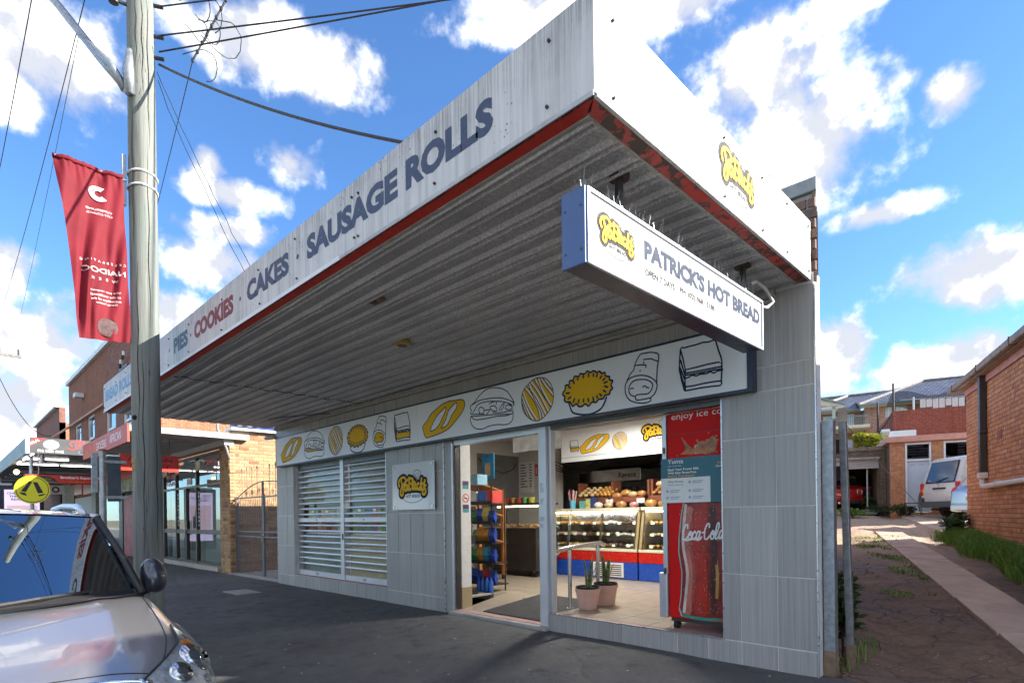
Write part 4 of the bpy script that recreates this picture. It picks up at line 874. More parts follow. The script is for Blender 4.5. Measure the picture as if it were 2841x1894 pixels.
# ------------------------------------------------------------------ long sign over the shopfront
sg = thing('fascia_sign', 'long white box sign with food drawings over the shopfront', 'sign', (-5.3, -0.06, 2.5))
for x0, x1 in ((-10.128, -5.256), (-5.252, -0.50)):
    MB().box(x0, x1, -0.118, -0.03, 2.515, 3.062).build('sign_panel', SIGNW, sg)
MB().box(-10.14, -0.462, -0.124, -0.002, 2.492, 2.514).build('frame', NAVYM, sg); MB().box(-10.14, -0.462, -0.124, -0.002, 3.063, 3.083).build('frame', NAVYM, sg)
MB().box(-0.499, -0.462, -0.124, -0.002, 2.5145, 3.0625).build('frame', NAVYM, sg); MB().box(-10.14, -10.129, -0.124, -0.002, 2.5145, 3.0625).build('frame', NAVYM, sg)
for k, x in (('bread', -4.654), ('burger', -3.687), ('cookie', -2.923), ('pie', -2.204), ('wrap', -1.541), ('sandwich', -0.918)):
    icons((x, -0.118, 2.79), FU, FV, FN, k, 1.0, sg)
for k, x in (('bread', -9.402), ('burger', -8.441), ('cookie', -7.653), ('pie', -6.924), ('wrap', -6.261), ('sandwich', -5.64)):
    icons((x, -0.118, 2.79), FU, FV, FN, k, 1.0, sg, fill='y')
# ------------------------------------------------------------------ projecting light box
ps = thing('projecting_sign', 'white box sign with navy frame hanging under the awning on two rods', 'sign', (-0.3, -1.6, 2.7))
BLUEM = mat('blue_end_panel', (0.055, 0.115, 0.27), 0.4, 0.2, var=0.1)
MB().box(-0.372, -0.232, -2.74, -0.50, 2.715, 3.083).build('box', NAVYM, ps); MB().box(-0.374, -0.224, -2.756, -2.741, 2.705, 3.092).build('end_panel', BLUEM, ps, bevel=0.003)
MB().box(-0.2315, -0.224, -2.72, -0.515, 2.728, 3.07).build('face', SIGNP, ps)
FRM = mat('bright_sign_edge', (0.55, 0.60, 0.68), 0.35, 0.6, var=0.05)
for a in ((-2.74, -0.497, 2.706, 2.727), (-2.74, -0.497, 3.071, 3.091)): MB().box(-0.2312, -0.214, a[0], a[1], a[2], a[3]).build('edge', FRM, ps, bevel=0.003)
MB().box(-0.2312, -0.214, -2.74, -2.721, 2.7275, 3.0705).build('edge', FRM, ps); MB().box(-0.2312, -0.214, -0.514, -0.497, 2.7275, 3.0705).build('edge', FRM, ps)
PU, PN = (0, 1, 0), (1, 0, 0)
logo((-0.224, -2.475, 2.912), PU, FV, PN, 0.47, ps, est=True, squeeze=0.93)
text('lettering', "PATRICK'S HOT BREAD", (-0.224, -2.205, 2.890), PU, FV, PN, 1.655, 0.113, NAVY, ps, bold=0.055)
text('lettering', 'OPEN 7 DAYS', (-0.224, -2.198, 2.802), PU, FV, PN, 0.335, 0.038, CHAR, ps, bold=0.025)
text('lettering', 'PH: (02) 9681 5188', (-0.224, -1.80, 2.800), PU, FV, PN, 0.475, 0.044, CHAR, ps, bold=0.025)
for y in (-2.335, -0.666):
    MB().cyl((-0.30, y, 3.092), (-0.30, y, 3.34), 0.024).build('hanger_rod', DSTEEL, ps); MB().cyl((-0.30, y, 3.322), (-0.30, y, 3.345), 0.06, n=16).build('flange', mat('rust_plate', (0.14, 0.10, 0.08), 0.8, 0.3, var=0.3), ps)
for y in (-2.68, -2.52): 
    for z in (2.78, 3.0): MB().cyl((-0.35+0.1*(y > -2.6), -2.757, z), (-0.35+0.1*(y > -2.6), -2.7605, z), 0.006, n=8).build('screw', DSTEEL, ps)
spk = MB()
for i in range(58):
    y = -2.70+i*0.0375
    for k in range(3):
        a = random.uniform(-0.5, 0.5); b = random.uniform(-0.35, 0.35); spk.tube([(-0.30+0.02*k, y, 3.09), (-0.30+0.02*k+a*0.07, y+b*0.08, 3.09+random.uniform(0.09, 0.14))], 0.0006, 3, cap=False)
o = spk.build('bird_spikes', STEEL, ps); tag(o, kind='stuff')
MB().tube([(-0.25, -0.62, 3.20), (-0.27, -0.5, 3.26), (-0.26, -0.32, 3.24), (-0.24, -0.22, 3.16), (-0.26, -0.30, 3.10), (-0.28, -0.48, 3.07)], 0.014, 8).build('conduit', mat('white_conduit', (0.6, 0.6, 0.6), 0.5), ps, smooth=True)
# ------------------------------------------------------------------ square plaque
pq = thing('logo_plaque', 'square white acrylic plaque with the bakery logo on the tiled wall', 'plaque', (-5.5, -0.04, 1.55))
MB().box(-6.03, -4.975, -0.050, -0.040, 1.552, 2.25).build('board', mat('gloss_white_acrylic', (0.72, 0.75, 0.80), 0.05, var=0.0, spec=0.6), pq, bevel=0.002)
logo((-5.50, -0.050, 1.882), FU, FV, FN, 1.0, pq)
for x in (-5.985, -5.02):
    for z in (1.60, 2.20): MB().cyl((x, 0.0, z), (x, -0.062, z), 0.018, n=14).build('standoff', STEEL, pq)

# ================================================================== INSIDE THE BAKERY
FZ = 0.30
inn = thing('shop_interior', 'white and grey painted rear and side walls inside the bakery', 'wall', (-5, 4, 0.3))
PW = mat('interior_paint', (0.58, 0.56, 0.52), 0.7, var=0.06); PD = mat('dark_grey_recess', (0.16, 0.155, 0.15), 0.8, var=0.15)
MB().box(-7.5, -7.4, 0.75, 4.2, FZ, 3.05).build('wall', PW, inn); MB().box(-7.40, -6.20, 4.2, 4.3, FZ, 3.05).build('wall', PW, inn)
MB().box(-10.1, -7.5, 0.75, 0.85, FZ, 3.05).build('wall', PW, inn); MB().box(-9.0, -2.25, 5.6, 5.7, FZ, 3.05).build('wall', mat('kitchen_wall', (0.40, 0.38, 0.34), 0.7, var=0.1), inn)
MB().box(-7.398, -7.385, 2.94, 4.18, 0.9, 2.76).build('recess', PD, inn)
wallseg((-0.25, 0.2), AB(-0.25, 5.9).xy, FZ, 3.05, 0.05, 'wall', PW, inn)
MB().add([(-10.1, 0.16, 3.06), (-0.3, 0.16, 3.06), (-2.2, 5.65, 3.06), (-10.1, 5.65, 3.06)], [(0, 1, 2, 3)]).build('ceiling', CEILW, inn)
MB().box(-4.655, -4.60, 0.122, 0.30, 0.45, 2.49).build('door_return', mat('gloss_white_tile', (0.72, 0.72, 0.70), 0.3, var=0.04), inn); MB().box(-4.66, -4.597, 0.122, 0.305, 0.15, 0.448).build('skirting', mat('beige_skirting', (0.40, 0.31, 0.18), 0.5, var=0.1), inn)
MB().box(-10.1, -4.66, 0.16, 0.74, 0.28, 0.30).build('floor_slab', CONC, inn)
# floor
FT = mat('beige_floor_tile', (0.37, 0.315, 0.245), 0.32, var=0.16, scale=2.2)
fl = bpy.data.objects.new('shop_floor', None); COL.objects.link(fl); fl.location = (-4, 2, 0.28); tag(fl, kind='structure')
MB().add([(-7.4, 1.15, 0.2965), (-0.75, 1.15, 0.2965), (-2.2, 5.6, 0.2965), (-7.4, 5.6, 0.2965)], [(0, 1, 2, 3)]).build('screed', mat('dark_floor_grout', (0.16, 0.14, 0.12), 0.9), fl); MB().box(-2.86, -0.4, 0.10, 1.15, 0.2, 0.2965).build('screed', MATS['dark_floor_grout'], fl)
tm = MB().box(0.002, 0.396, 0.002, 0.396, 0, 0.005).mesh('floor_tile'); tm.materials.append(FT)
for i in range(18):
    for j in range(9):
        x, y = -7.4+0.4*i, 1.15+0.4*j
        if x > -0.9-0.3*y/1: continue
        if y > 3.7: continue
        o = bpy.data.objects.new('floor_tile', tm); COL.objects.link(o); attach(o, fl); o.location = (x, y, 0.2968)
for i in range(6):
    for j in range(3):
        x, y = -2.84+0.4*i, 0.10+0.35*j
        if x > -0.75: continue
        o = bpy.data.objects.new('floor_tile', tm); COL.objects.link(o); attach(o, fl); o.location = (x, y, 0.2968); o.scale = (1, 0.875, 1)
MB().add([(-4.62, 0.12, 0.150), (-2.865, 0.12, 0.150), (-2.865, 1.15, 0.3005), (-4.62, 1.15, 0.3005)], [(0, 1, 2, 3)]).build('entry_ramp', FT, fl)
MB().box(-6.9, -4.62, 0.75, 1.15, 0.2, 0.3005).build('floor_edge', FT, fl); MB().box(-2.868, -2.858, 0.12, 1.15, 0.15, 0.2955).build('ramp_side', FT, fl)
matt = thing('door_mat', 'dark rubber door mat lying on the sloping bakery entry', 'mat', (-3.6, 0.6, 0.25))
rz = lambda y: 0.15+(0.1505)*(y-0.12)/1.03
mb = MB()
for n, dz in ((0, 0.004), (1, 0.014)):
    pass
q = [(-4.20, 0.15), (-3.10, 0.13), (-2.93, 1.08), (-4.02, 1.12)]
mb.add([(x, y, rz(y)+0.003) for x, y in q]+[(x, y, rz(y)+0.014) for x, y in q], [(3, 2, 1, 0), (4, 5, 6, 7), (0, 1, 5, 4), (1, 2, 6, 5), (2, 3, 7, 6), (3, 0, 4, 7)]); mb.build('pad', mat('ribbed_mat', (0.045, 0.045, 0.047), 0.9, var=0.3, scale=9, bump=0.6, bscale=150), matt)
# ceiling tube
tl = thing('ceiling_tube_light', 'lit fluorescent tube on the bakery ceiling', 'lamp', (-3.7, 2.5, 3.05))
MB().box(-3.70, -3.60, 1.45, 2.62, 3.02, 3.058).build('batten', WHITE, tl); MB().cyl((-3.65, 1.48, 3.0), (-3.65, 2.59, 3.0), 0.022, n=10).build('tube', emit('tube_glow', (1, 0.97, 0.9), 3), tl)
for nm, loc, en in (('tube_light', (-3.65, 2.03, 2.97), 20),):
    L = bpy.data.lights.new(nm, 'AREA'); L.shape = 'RECTANGLE'; L.size = 0.06; L.size_y = 1.15; L.energy = en; L.color = (1, 0.95, 0.87); lo = bpy.data.objects.new(nm, L); COL.objects.link(lo); attach(lo, tl); lo.location = Vector(loc)
dome = thing('dome_camera', 'small white dome camera on the bakery ceiling', 'camera', (-3.0, 3.2, 3.0)); MB().lathe([(0.06, 3.06), (0.06, 3.02), (0.045, 2.97), (0.0, 2.95)], 14, (-3.05, 3.0, 0)).build('dome', WHITE, dome, auto=40)

# ------------------------------------------------------------------ display cases
BLUE = mat('blue_kick_panel', (0.015, 0.075, 0.42), 0.25, var=0.06, coat=0.3); RED = mat('red_band', (0.50, 0.018, 0.012), 0.25, var=0.06, coat=0.3); GOLD = mat('gold_trim', (0.55, 0.42, 0.20), 0.35, 0.5, var=0.1)
CREAMT = mat('cream_counter_edge', (0.66, 0.60, 0.44), 0.4, var=0.08)
BREADS = [mat('baked_crust', (0.45, 0.20, 0.05), 0.6, var=0.35, scale=14), mat('pale_bun', (0.62, 0.42, 0.20), 0.65, var=0.25, scale=12), mat('icing_white', (0.75, 0.70, 0.62), 0.5, var=0.1), mat('choc', (0.09, 0.04, 0.025), 0.45, var=0.2), mat('glaze', (0.55, 0.27, 0.06), 0.3, var=0.3, scale=16), mat('pink_icing', (0.65, 0.25, 0.28), 0.4, var=0.15)]
TAG = mat('price_card', (0.62, 0.70, 0.55), 0.6, var=0.1)
def bun(mb, c, r, stretch=(1, 1, 0.6), n=10): mb.ball((c[0], c[1], c[2]+r*stretch[2]), (r*stretch[0], r*stretch[1], r*stretch[2]), n)
def case(x0, x1, label, doors, vent=None, rng=random.Random(3)):
    t = thing('display_case', label, 'display case', ((x0+x1)/2, 3.7, FZ), group='bakery display cases')
    y = 3.39
    MB().box(x0, x1, y, y+0.75, FZ+0.01, 0.605).build('kick_panel', BLUE, t, bevel=0.006); MB().box(x0, x1, y-0.006, y+0.75, 0.607, 0.785).build('red_band', RED, t, bevel=0.006)
    MB().box(x0, x1, y-0.015, y+0.75, 0.787, 0.835).build('ledge', CREAMT, t, bevel=0.006); MB().box(x0-0.0, x1, y+0.08, y+0.78, 1.505, 1.56).build('counter_top', CREAMT, t, bevel=0.006)
    MB().box(x0, x1, y+0.70, y+0.74, 0.836, 1.504).build('rear_panel', STEEL, t)
    for xa in (x0, x1-0.05): MB().add([(xa, y, 0.836), (xa+0.05, y, 0.836), (xa+0.05, y+0.12, 1.504), (xa, y+0.12, 1.504), (xa, y+0.69, 0.836), (xa+0.05, y+0.69, 0.836), (xa+0.05, y+0.69, 1.504), (xa, y+0.69, 1.504)], [(0, 1, 2, 3), (4, 7, 6, 5), (0, 3, 7, 4), (1, 5, 6, 2), (0, 4, 5, 1), (3, 2, 6, 7)]).build('end_frame', GOLD, t, bevel=0.006)
    xs = [x0+0.05+(x1-x0-0.1)*k/doors for k in range(doors+1)]
    for a, b in zip(xs, xs[1:]):
        g = MB().add([(a+0.02, y+0.004, 0.838), (b-0.02, y+0.004, 0.838), (b-0.02, y+0.12, 1.502), (a+0.02, y+0.12, 1.502)], [(0, 1, 2, 3)]).build('glass_door', CGLASS, t)
        for xx in (a+0.004, b-0.024): MB().add([(xx, y-0.002, 0.838), (xx+0.02, y-0.002, 0.838), (xx+0.02, y+0.116, 1.502), (xx, y+0.116, 1.502), (xx, y+0.012, 0.838), (xx+0.02, y+0.012, 0.838), (xx+0.02, y+0.13, 1.502), (xx, y+0.13, 1.502)], [(0, 1, 2, 3), (4, 7, 6, 5), (0, 3, 7, 4), (1, 5, 6, 2)]).build('door_stile', STEEL, t)
    sl = MB().cyl((x0+0.06, y+0.16, 1.485), (x1-0.06, y+0.16, 1.485), 0.012, n=8).build('case_lamp', emit('case_glow', (1, 0.95, 0.85), 3.5), t)
    for lv, zz in enumerate((0.86, 1.06, 1.26)):
        MB().box(x0+0.06, x1-0.06, y+0.10+0.03*lv, y+0.68, zz-0.008, zz).build('shelf', STEEL, t)
        xx = x0+0.12
        while xx < x1-0.15:
            k = rng.randrange(6); mb = MB(); cnt = 0; w = rng.uniform(0.18, 0.3)
            a = xx
            while a < min(xx+w, x1-0.12):
                r = rng.uniform(0.032, 0.045)
                for yy in (y+0.18+0.03*lv, y+0.30, y+0.42): bun(mb, (a, yy, zz), r, (1, 1, rng.uniform(0.5, 0.9)), 8)
                a += r*2.1
            mb.build('baked_goods', BREADS[k], t, smooth=True)
            MB().obox((xx+0.06, y+0.11+0.03*lv, zz+0.025), (0.07, 0.004, 0.05), (radians(-20), 0, 0)).build('price_card', TAG, t)
            xx += w+0.03
    if vent:
        v0, v1 = vent; MB().box(v0, v1, y-0.012, y-0.001, 0.34, 0.59).build('vent_frame', WHITE, t)
        for k in range(6): MB().box(v0+0.04, v1-0.04, y-0.016, y-0.012, 0.365+k*0.035, 0.38+k*0.035).build('vent_slot', BLACK, t)
    return t
case(-6.15, -3.835, 'long glass bakery display case with blue and red base and white vent', 3, (-4.76, -4.11))
case(-3.805, -1.75, 'glass bakery display case nearest the drinks fridge', 3)
# ------------------------------------------------------------------ bread shelf standing on the cases
WOODR = mat('red_brown_timber', (0.20, 0.065, 0.03), 0.5, var=0.25, scale=6)
bs = thing('bread_shelf', 'red-brown timber shelf of bread trays standing on the display cases', 'shelf', (-4.4, 3.85, 1.56))
for x in (-5.40, -4.62, -3.86, -3.79, -3.1, -2.3): MB().box(x, x+0.045, 3.78, 4.05, 1.561, 2.05).build('upright', WOODR, bs)
for x0, x1 in ((-5.36, -4.62), (-4.57, -3.86), (-3.74, -2.3)):
    MB().obox(((x0+x1)/2, 3.86, 1.76), (x1-x0, 0.36, 0.018), (radians(22), 0, 0)).build('tray_board', WOODR, bs); MB().box(x0, x1, 3.665, 3.69, 1.66, 1.76).build('tray_lip', WOODR, bs)
TRAY = mat('black_baking_tray', (0.03, 0.03, 0.03), 0.5, 0.4)
def tray(x0, x1, k, label, long=False):
    t = thing('bread_tray', label, 'tray', ((x0+x1)/2, 3.85, 1.75), group='bread trays over the counter')
    MB().obox(((x0+x1)/2, 3.86, 1.82), (x1-x0, 0.40, 0.02), (radians(24), 0, 0)).build('tray', TRAY, t)
    n = max(3, int((x1-x0)/(0.075 if long else 0.10)))
    for j in range(4):
        for i in range(n):
            xx = x0+0.05+(x1-x0-0.1)*i/(n-1); yy = 3.71+0.09*j; zz = 1.775+0.045*j+0.005; mb = MB()
            mb.ball((xx+random.uniform(-.01, .01), yy, zz+0.03), (0.05 if not long else 0.036, 0.046, 0.036), 8); mb.build('roll', BREADS[k], t, smooth=True)
tray(-3.72, -3.30, 0, 'black tray of dark crusty rolls right of the case joint'); tray(-5.34, -4.95, 1, 'black tray of golden rolls nearest the doorway'); tray(-4.92, -4.55, 4, 'black tray of long glazed twists beside the golden rolls', True)
PLB = glass('plastic_bag', (0.95, 0.95, 0.95), 1.35, 0.05, 0.15)
def bag(c, s, k, label):
    t = thing('bread_bag', label, 'bread', c, group='bagged bread on the counter')
    mb = MB(); mb.ball((c[0], c[1], c[2]+s*0.55), (s, s*0.7, s*0.55), 10); mb.build('loaf', BREADS[k], t, smooth=True)
    mb = MB(); mb.ball((c[0], c[1], c[2]+s*0.6), (s*1.12, s*0.8, s*0.66), 10); mb.build('bag', PLB, t, smooth=True)
    MB().tube([(c[0], c[1], c[2]+s*1.15), (c[0]+0.01, c[1], c[2]+s*1.5), (c[0]+0.03, c[1], c[2]+s*1.7)], [0.02, 0.01, 0.03], 6).build('bag_neck', PLB, t)
for i, (x, y, z, s, k) in enumerate(((-4.44, 3.72, 1.72, 0.11, 0), (-4.10, 3.70, 1.74, 0.10, 1), (-3.93, 3.72, 1.75, 0.10, 0), (-4.75, 3.55, 1.562, 0.10, 2), (-4.50, 3.52, 1.562, 0.09, 1), (-4.25, 3.55, 1.562, 0.11, 0), (-3.98, 3.54, 1.562, 0.09, 5), (-3.65, 3.55, 1.562, 0.12, 4), (-3.45, 3.60, 1.562, 0.10, 0), (-3.55, 3.72, 1.90, 0.1, 1), (-4.30, 3.80, 1.76, 0.12, 4), (-5.00, 3.56, 1.562, 0.10, 4), (-3.25, 3.60, 1.562, 0.11, 1))):
    bag((x, y, z), s, k, ('leftmost bagged loaf on the timber bread shelf', 'second bagged loaf from the left on the timber shelf', 'third bagged loaf from the left on the timber shelf', 'bag of white buns at the left end of the counter top', 'second bag of bread from the left on the counter top', 'third bag of bread from the left on the counter top', 'bag of pink iced buns near the case joint', 'bag of glazed bread just right of the case joint', 'rightmost bag of bread on the counter top', 'bagged loaf on the tray right of the case joint', 'glazed bagged loaf between the first two bags on the shelf', 'bag of glazed bread beside the straw cup', 'bag of pale rolls nearest the fridge')[i])
for i, x in enumerate((-5.05, -4.66, -4.0, -3.5)):
    o = MB().box(x, x+0.16, 3.655, 3.662, 1.64, 1.72).build('price_sign', mat('card_white', (0.7, 0.7, 0.68), 0.6, var=0.05)); tag(o, ('first', 'second', 'third', 'fourth')[i]+' white price card from the left along the timber bread shelf', 'price card', 'price cards along the bread shelf')
straws = thing('straw_cup', 'cup of striped paper straws at the doorway end of the counter', 'straws', (-5.35, 3.52, 1.56))
MB().lathe([(0.0, 1.562), (0.05, 1.562), (0.06, 1.72)], 12, (-5.33, 3.53, 0)).build('cup', mat('cyan_cup', (0.1, 0.45, 0.6), 0.4), straws)
for i in range(16):
    a = random.uniform(0, 6.28); r = random.uniform(0, 0.04); MB().cyl((-5.33+r*cos(a), 3.53+r*sin(a), 1.58), (-5.33+2.6*r*cos(a), 3.53+2.6*r*sin(a), 1.90+random.uniform(-.03, .03)), 0.006, n=6).build('straw', BREADS[5] if i % 2 else mat('straw_white', (0.8, 0.7, 0.65), 0.5), straws)
for i, (x, c) in enumerate(((-5.15, (0.1, 0.45, 0.42)), (-5.0, (0.5, 0.55, 0.2)), (-4.9, (0.03, 0.05, 0.16)))):
    o = MB().box(x, x+0.12, 3.50, 3.58, 1.562, 1.70+0.03*i).build('counter_box', mat('counter_box_%d' % i, c, 0.5, var=0.3, scale=20), bevel=0.004); tag(o, ('teal', 'lime', 'navy')[i]+' cardboard box standing on the bakery counter', 'box', 'boxes on the bakery counter')
# ------------------------------------------------------------------ sign hanging over the counter
hs = thing('menu_sign', 'white hanging sign with food drawings and logo above the counter', 'sign', (-4.2, 3.4, 2.4))
MB().box(-5.49, -2.4, 3.40, 3.43, 2.44, 3.04).build('board', SIGNW, hs)
for k, x, s in (('sandwich', -5.17, 0.52), ('bread', -4.70, 0.72), ('cookie', -4.16, 0.62)): icons((x, 3.40, 2.73), FU, FV, FN, k, s, hs, fill='y' if k == 'sandwich' else True)
logo((-3.42, 3.40, 2.79), FU, FV, FN, 0.78, hs, est=True)
MB().box(-5.49, -2.4, 3.396, 3.3995, 2.52, 2.528).build('stripe', mat('teal_stripe', (0.1, 0.4, 0.42), 0.5), hs)
cal = thing('hanging_calendar', 'pale printed sheet hanging inside above the doorway', 'poster', (-3.7, 0.5, 2.3))
PRN = mat('faded_print', (0.62, 0.60, 0.56), 0.7, var=0.3, scale=11)
MB().box(-3.94, -3.43, 0.50, 0.506, 2.30, 2.55).build('sheet', PRN, cal); MB().box(-3.24, -3.10, 0.52, 0.526, 2.29, 2.56).build('sheet', PRN, cal)
# ------------------------------------------------------------------ oven in the kitchen
ov = thing('deck_oven', 'stainless steel bakery oven and hood in the dark kitchen', 'oven', (-5.2, 5.1, 0.3))
MB().box(-6.15, -4.3, 4.9, 5.55, FZ, 2.11).build('body', DSTEEL, ov, bevel=0.01); MB().box(-6.15, -4.62, 4.80, 5.55, 2.115, 2.37).build('steel_band', STEEL, ov, bevel=0.008)
MB().add([(-6.0, 4.75, 2.40), (-4.2, 4.75, 2.40), (-4.2, 5.55, 2.40), (-6.0, 5.55, 2.40), (-5.8, 5.1, 2.72), (-4.4, 5.1, 2.72), (-4.4, 5.55, 2.72), (-5.8, 5.55, 2.72)], [(3, 2, 1, 0), (4, 5, 6, 7), (0, 1, 5, 4), (1, 2, 6, 5), (2, 3, 7, 6), (3, 0, 4, 7)]).build('hood', DSTEEL, ov)
text('lettering', 'Revent', (-5.15, 4.80, 2.19), FU, FV, FN, 0.42, 0.11, BLACK, ov, shear=0.2)
MB().box(-5.9, -4.7, 4.885, 4.899, 1.3, 2.0).build('oven_door', BLACK, ov); MB().cyl((-5.8, 4.85, 1.25), (-4.8, 4.85, 1.25), 0.018).build('handle', STEEL, ov)
wires = thing('kitchen_cables', 'tangle of dark cables hanging on the kitchen wall', 'cables', (-6.9, 4.1, 2.3))
for k in range(4):
    pts = [(-7.35+0.28*i+0.03*k, 4.15-0.08*k, 2.62-0.25*sin(pi*i/6)-0.05*k+0.03*random.random()) for i in range(7)]; MB().tube([Vector(p)+Vector((0.9, 0, 0)) for p in pts], 0.008, 5).build('cable', BLACK, wires)
MB().tube([(-7.37, 2.95, 2.65), (-7.3, 3.2, 2.45), (-7.28, 3.6, 2.35), (-7.3, 3.9, 2.45), (-7.37, 4.1, 2.6)], 0.010, 6).build('cable', BLACK, wires)
# ------------------------------------------------------------------ hot food counter, menu, timber rack
hc = thing('hot_food_counter', 'stainless hot food counter on castors with glass screen', 'counter', (-6.1, 3.0, 0.3))
MB().box(-6.9, -5.52, 2.68, 3.30, 0.42, 1.20).build('body', DSTEEL, hc, bevel=0.01); MB().box(-6.9, -5.50, 2.64, 3.32, 1.201, 1.235).build('top', STEEL, hc, bevel=0.006)
MB().add([(-6.9, 2.68, 1.236), (-5.52, 2.68, 1.236), (-5.52, 2.80, 1.64), (-6.9, 2.80, 1.64)], [(0, 1, 2, 3)]).build('screen', CGLASS, hc); MB().box(-6.9, -5.5, 2.80, 3.3, 1.64, 1.68).build('shelf', DSTEEL, hc)
for x in (-6.85, -5.56): MB().box(x, x+0.03, 3.2, 3.24, 1.236, 1.64).build('post', STEEL, hc)
MB().cyl((-6.8, 2.95, 1.62), (-5.7, 2.95, 1.62), 0.014, n=8).build('heat_lamp', emit('warm_lamp', (1, 0.75, 0.35), 1.6), hc)
for x in (-6.8, -5.62): MB().cyl((x, 2.74, 0.36), (x, 2.79, 0.36), 0.055, n=14).build('castor', RUBBER, hc); MB().box(x-0.02, x+0.02, 2.73, 2.80, 0.37, 0.42).build('castor_bracket', STEEL, hc)
for i in range(14): MB().ball((-6.7+0.07*i, 2.9+0.1*(i % 3), 1.25), (0.05, 0.05, 0.03), 8).build('food', BREADS[4 if i % 3 else 0], hc, smooth=True)
for i, c in enumerate(((0.5, 0.06, 0.04), (0.55, 0.3, 0.1), (0.5, 0.08, 0.06), (0.2, 0.45, 0.15), (0.6, 0.55, 0.1))):
    o = MB().lathe([(0.0, 0), (0.055, 0), (0.07, 0.11), (0.0, 0.11)], 14, (-6.55+0.16*i, 3.0, 1.681)).build('noodle_cup', mat('cup_%d' % i, c, 0.4, var=0.3, scale=25), auto=40); tag(o, ('dark red', 'orange', 'red', 'green', 'yellow')[i]+' noodle cup on the shelf of the hot food counter', 'cup', 'noodle cups on the hot counter')
mn_ = thing('menu_board', 'tall white price list on the wall behind the hot food counter', 'menu', (-7.1, 4.19, 1.97)); MB().box(-7.37, -6.95, 4.185, 4.198, 1.95, 2.62).build('sheet', mat('menu_white', (0.7, 0.7, 0.68), 0.5, var=0.03), mn_)
F = Flat((-7.37, 4.185, 1.95), FU, FV, FN)
for i in range(9): F.rect(0.04, 0.04+random.uniform(0.12, 0.24), 0.60-0.06*i, 0.62-0.06*i); F.rect(0.31, 0.38, 0.60-0.06*i, 0.62-0.06*i)
tag(F.build('print', CHAR, mn_), kind='stuff')
fx = thing('fire_notice', 'small red fire notice on the wall beside the price list', 'notice', (-6.8, 4.19, 2.3)); MB().box(-6.89, -6.82, 4.186, 4.198, 2.30, 2.55).build('plate', REDS, fx); Flat((-6.875, 4.186, 2.33), FU, FV, FN).rect(0.01, 0.03, 0, 0.16).build('symbol', WHITE, fx)
WOOD = mat('orange_pine', (0.42, 0.17, 0.035), 0.5, var=0.2, scale=5)
wr = thing('timber_rack', 'orange pine bread rack with sloping shelves beside the hot food counter', 'rack', (-6.1, 2.1, 0.3))
for x, y, h in ((-5.86, 2.18, 1.92), (-6.35, 1.55, 2.08), (-5.86, 1.60, 1.80), (-6.5, 2.18, 2.0)): MB().box(x-0.03, x+0.03, y-0.03, y+0.03, FZ+0.08, h).build('upright', WOOD, wr)
for z in (0.55, 0.95, 1.42, 1.86):
    MB().add([(-6.45, 1.5, z+0.16), (-5.84, 1.5, z+0.16), (-5.84, 2.2, z), (-6.45, 2.2, z), (-6.45, 1.5, z+0.19), (-5.84, 1.5, z+0.19), (-5.84, 2.2, z+0.03), (-6.45, 2.2, z+0.03)], [(3, 2, 1, 0), (4, 5, 6, 7), (0, 1, 5, 4), (1, 2, 6, 5), (2, 3, 7, 6), (3, 0, 4, 7)]).build('shelf', WOOD, wr)
for x, y in ((-5.86, 2.18), (-5.86, 1.6)): MB().cyl((x-0.02, y, 0.34), (x+0.02, y, 0.34), 0.04).build('castor', RUBBER, wr)
# ------------------------------------------------------------------ snack rack near the door
sr = thing('snack_rack', 'black wire snack rack just inside the doorway', 'rack', (-5.05, 0.95, 0.3))
for x, y in ((-5.35, 0.85), (-4.75, 0.85), (-5.35, 1.12), (-4.75, 1.12)): MB().cyl((x, y, FZ), (x, y, 1.92), 0.012, n=8).build('upright', BLACK, sr)
for z in (0.40, 0.72, 1.02, 1.32, 1.62): MB().box(-5.36, -4.70, 0.80, 1.14, z, z+0.015).build('shelf', BLACK, sr); MB().box(-5.36, -4.70, 0.795, 0.80, z, z+0.05).build('shelf_lip', BLACK, sr)
CH = [(0.05, 0.28, 0.10), (0.6, 0.25, 0.03), (0.03, 0.08, 0.42), (0.5, 0.03, 0.03), (0.05, 0.35, 0.45), (0.6, 0.5, 0.1)]
def packet(mb, c, w, h, d):
    x, y, z = c; mb.add([(x-w/2, y, z), (x+w/2, y, z), (x-w/2, y-d, z+h*0.5), (x+w/2, y-d, z+h*0.5), (x-w/2, y, z+h), (x+w/2, y, z+h), (x-w/2, y+d, z+h*0.5), (x+w/2, y+d, z+h*0.5)], [(0, 1, 3, 2), (2, 3, 5, 4), (4, 5, 7, 6), (6, 7, 1, 0), (0, 2, 4, 6), (1, 7, 5, 3)])
for lv, (z, ks) in enumerate(((0.416, (4, 2, 2, 3, 2)), (0.736, (0, 0, 1, 4, 2)), (1.036, (2, 0, 1, 1, 2)), (1.336, (2, 0, 2, 5, 2)))):
    for i, k in enumerate(ks):
        mb = MB(); packet(mb, (-5.28+0.13*i, 0.87, z), 0.14, random.uniform(0.19, 0.24), 0.04); o = mb.build('crisp_packet', mat('foil_%d' % k, CH[k], 0.3, 0.2, var=0.4, scale=22)); tag(o, ('teal', 'blue', 'blue', 'red', 'blue', 'green', 'green', 'orange', 'teal', 'blue', 'blue', 'green', 'orange', 'orange', 'blue', 'blue', 'green', 'blue', 'yellow', 'blue')[lv*5+i]+' crisp packet, '+('first', 'second', 'third', 'fourth', 'fifth')[i]+' from left on the '+('lowest', 'second lowest', 'third', 'fourth')[lv]+' snack rack shelf', 'packet', 'crisp packets on the snack rack')
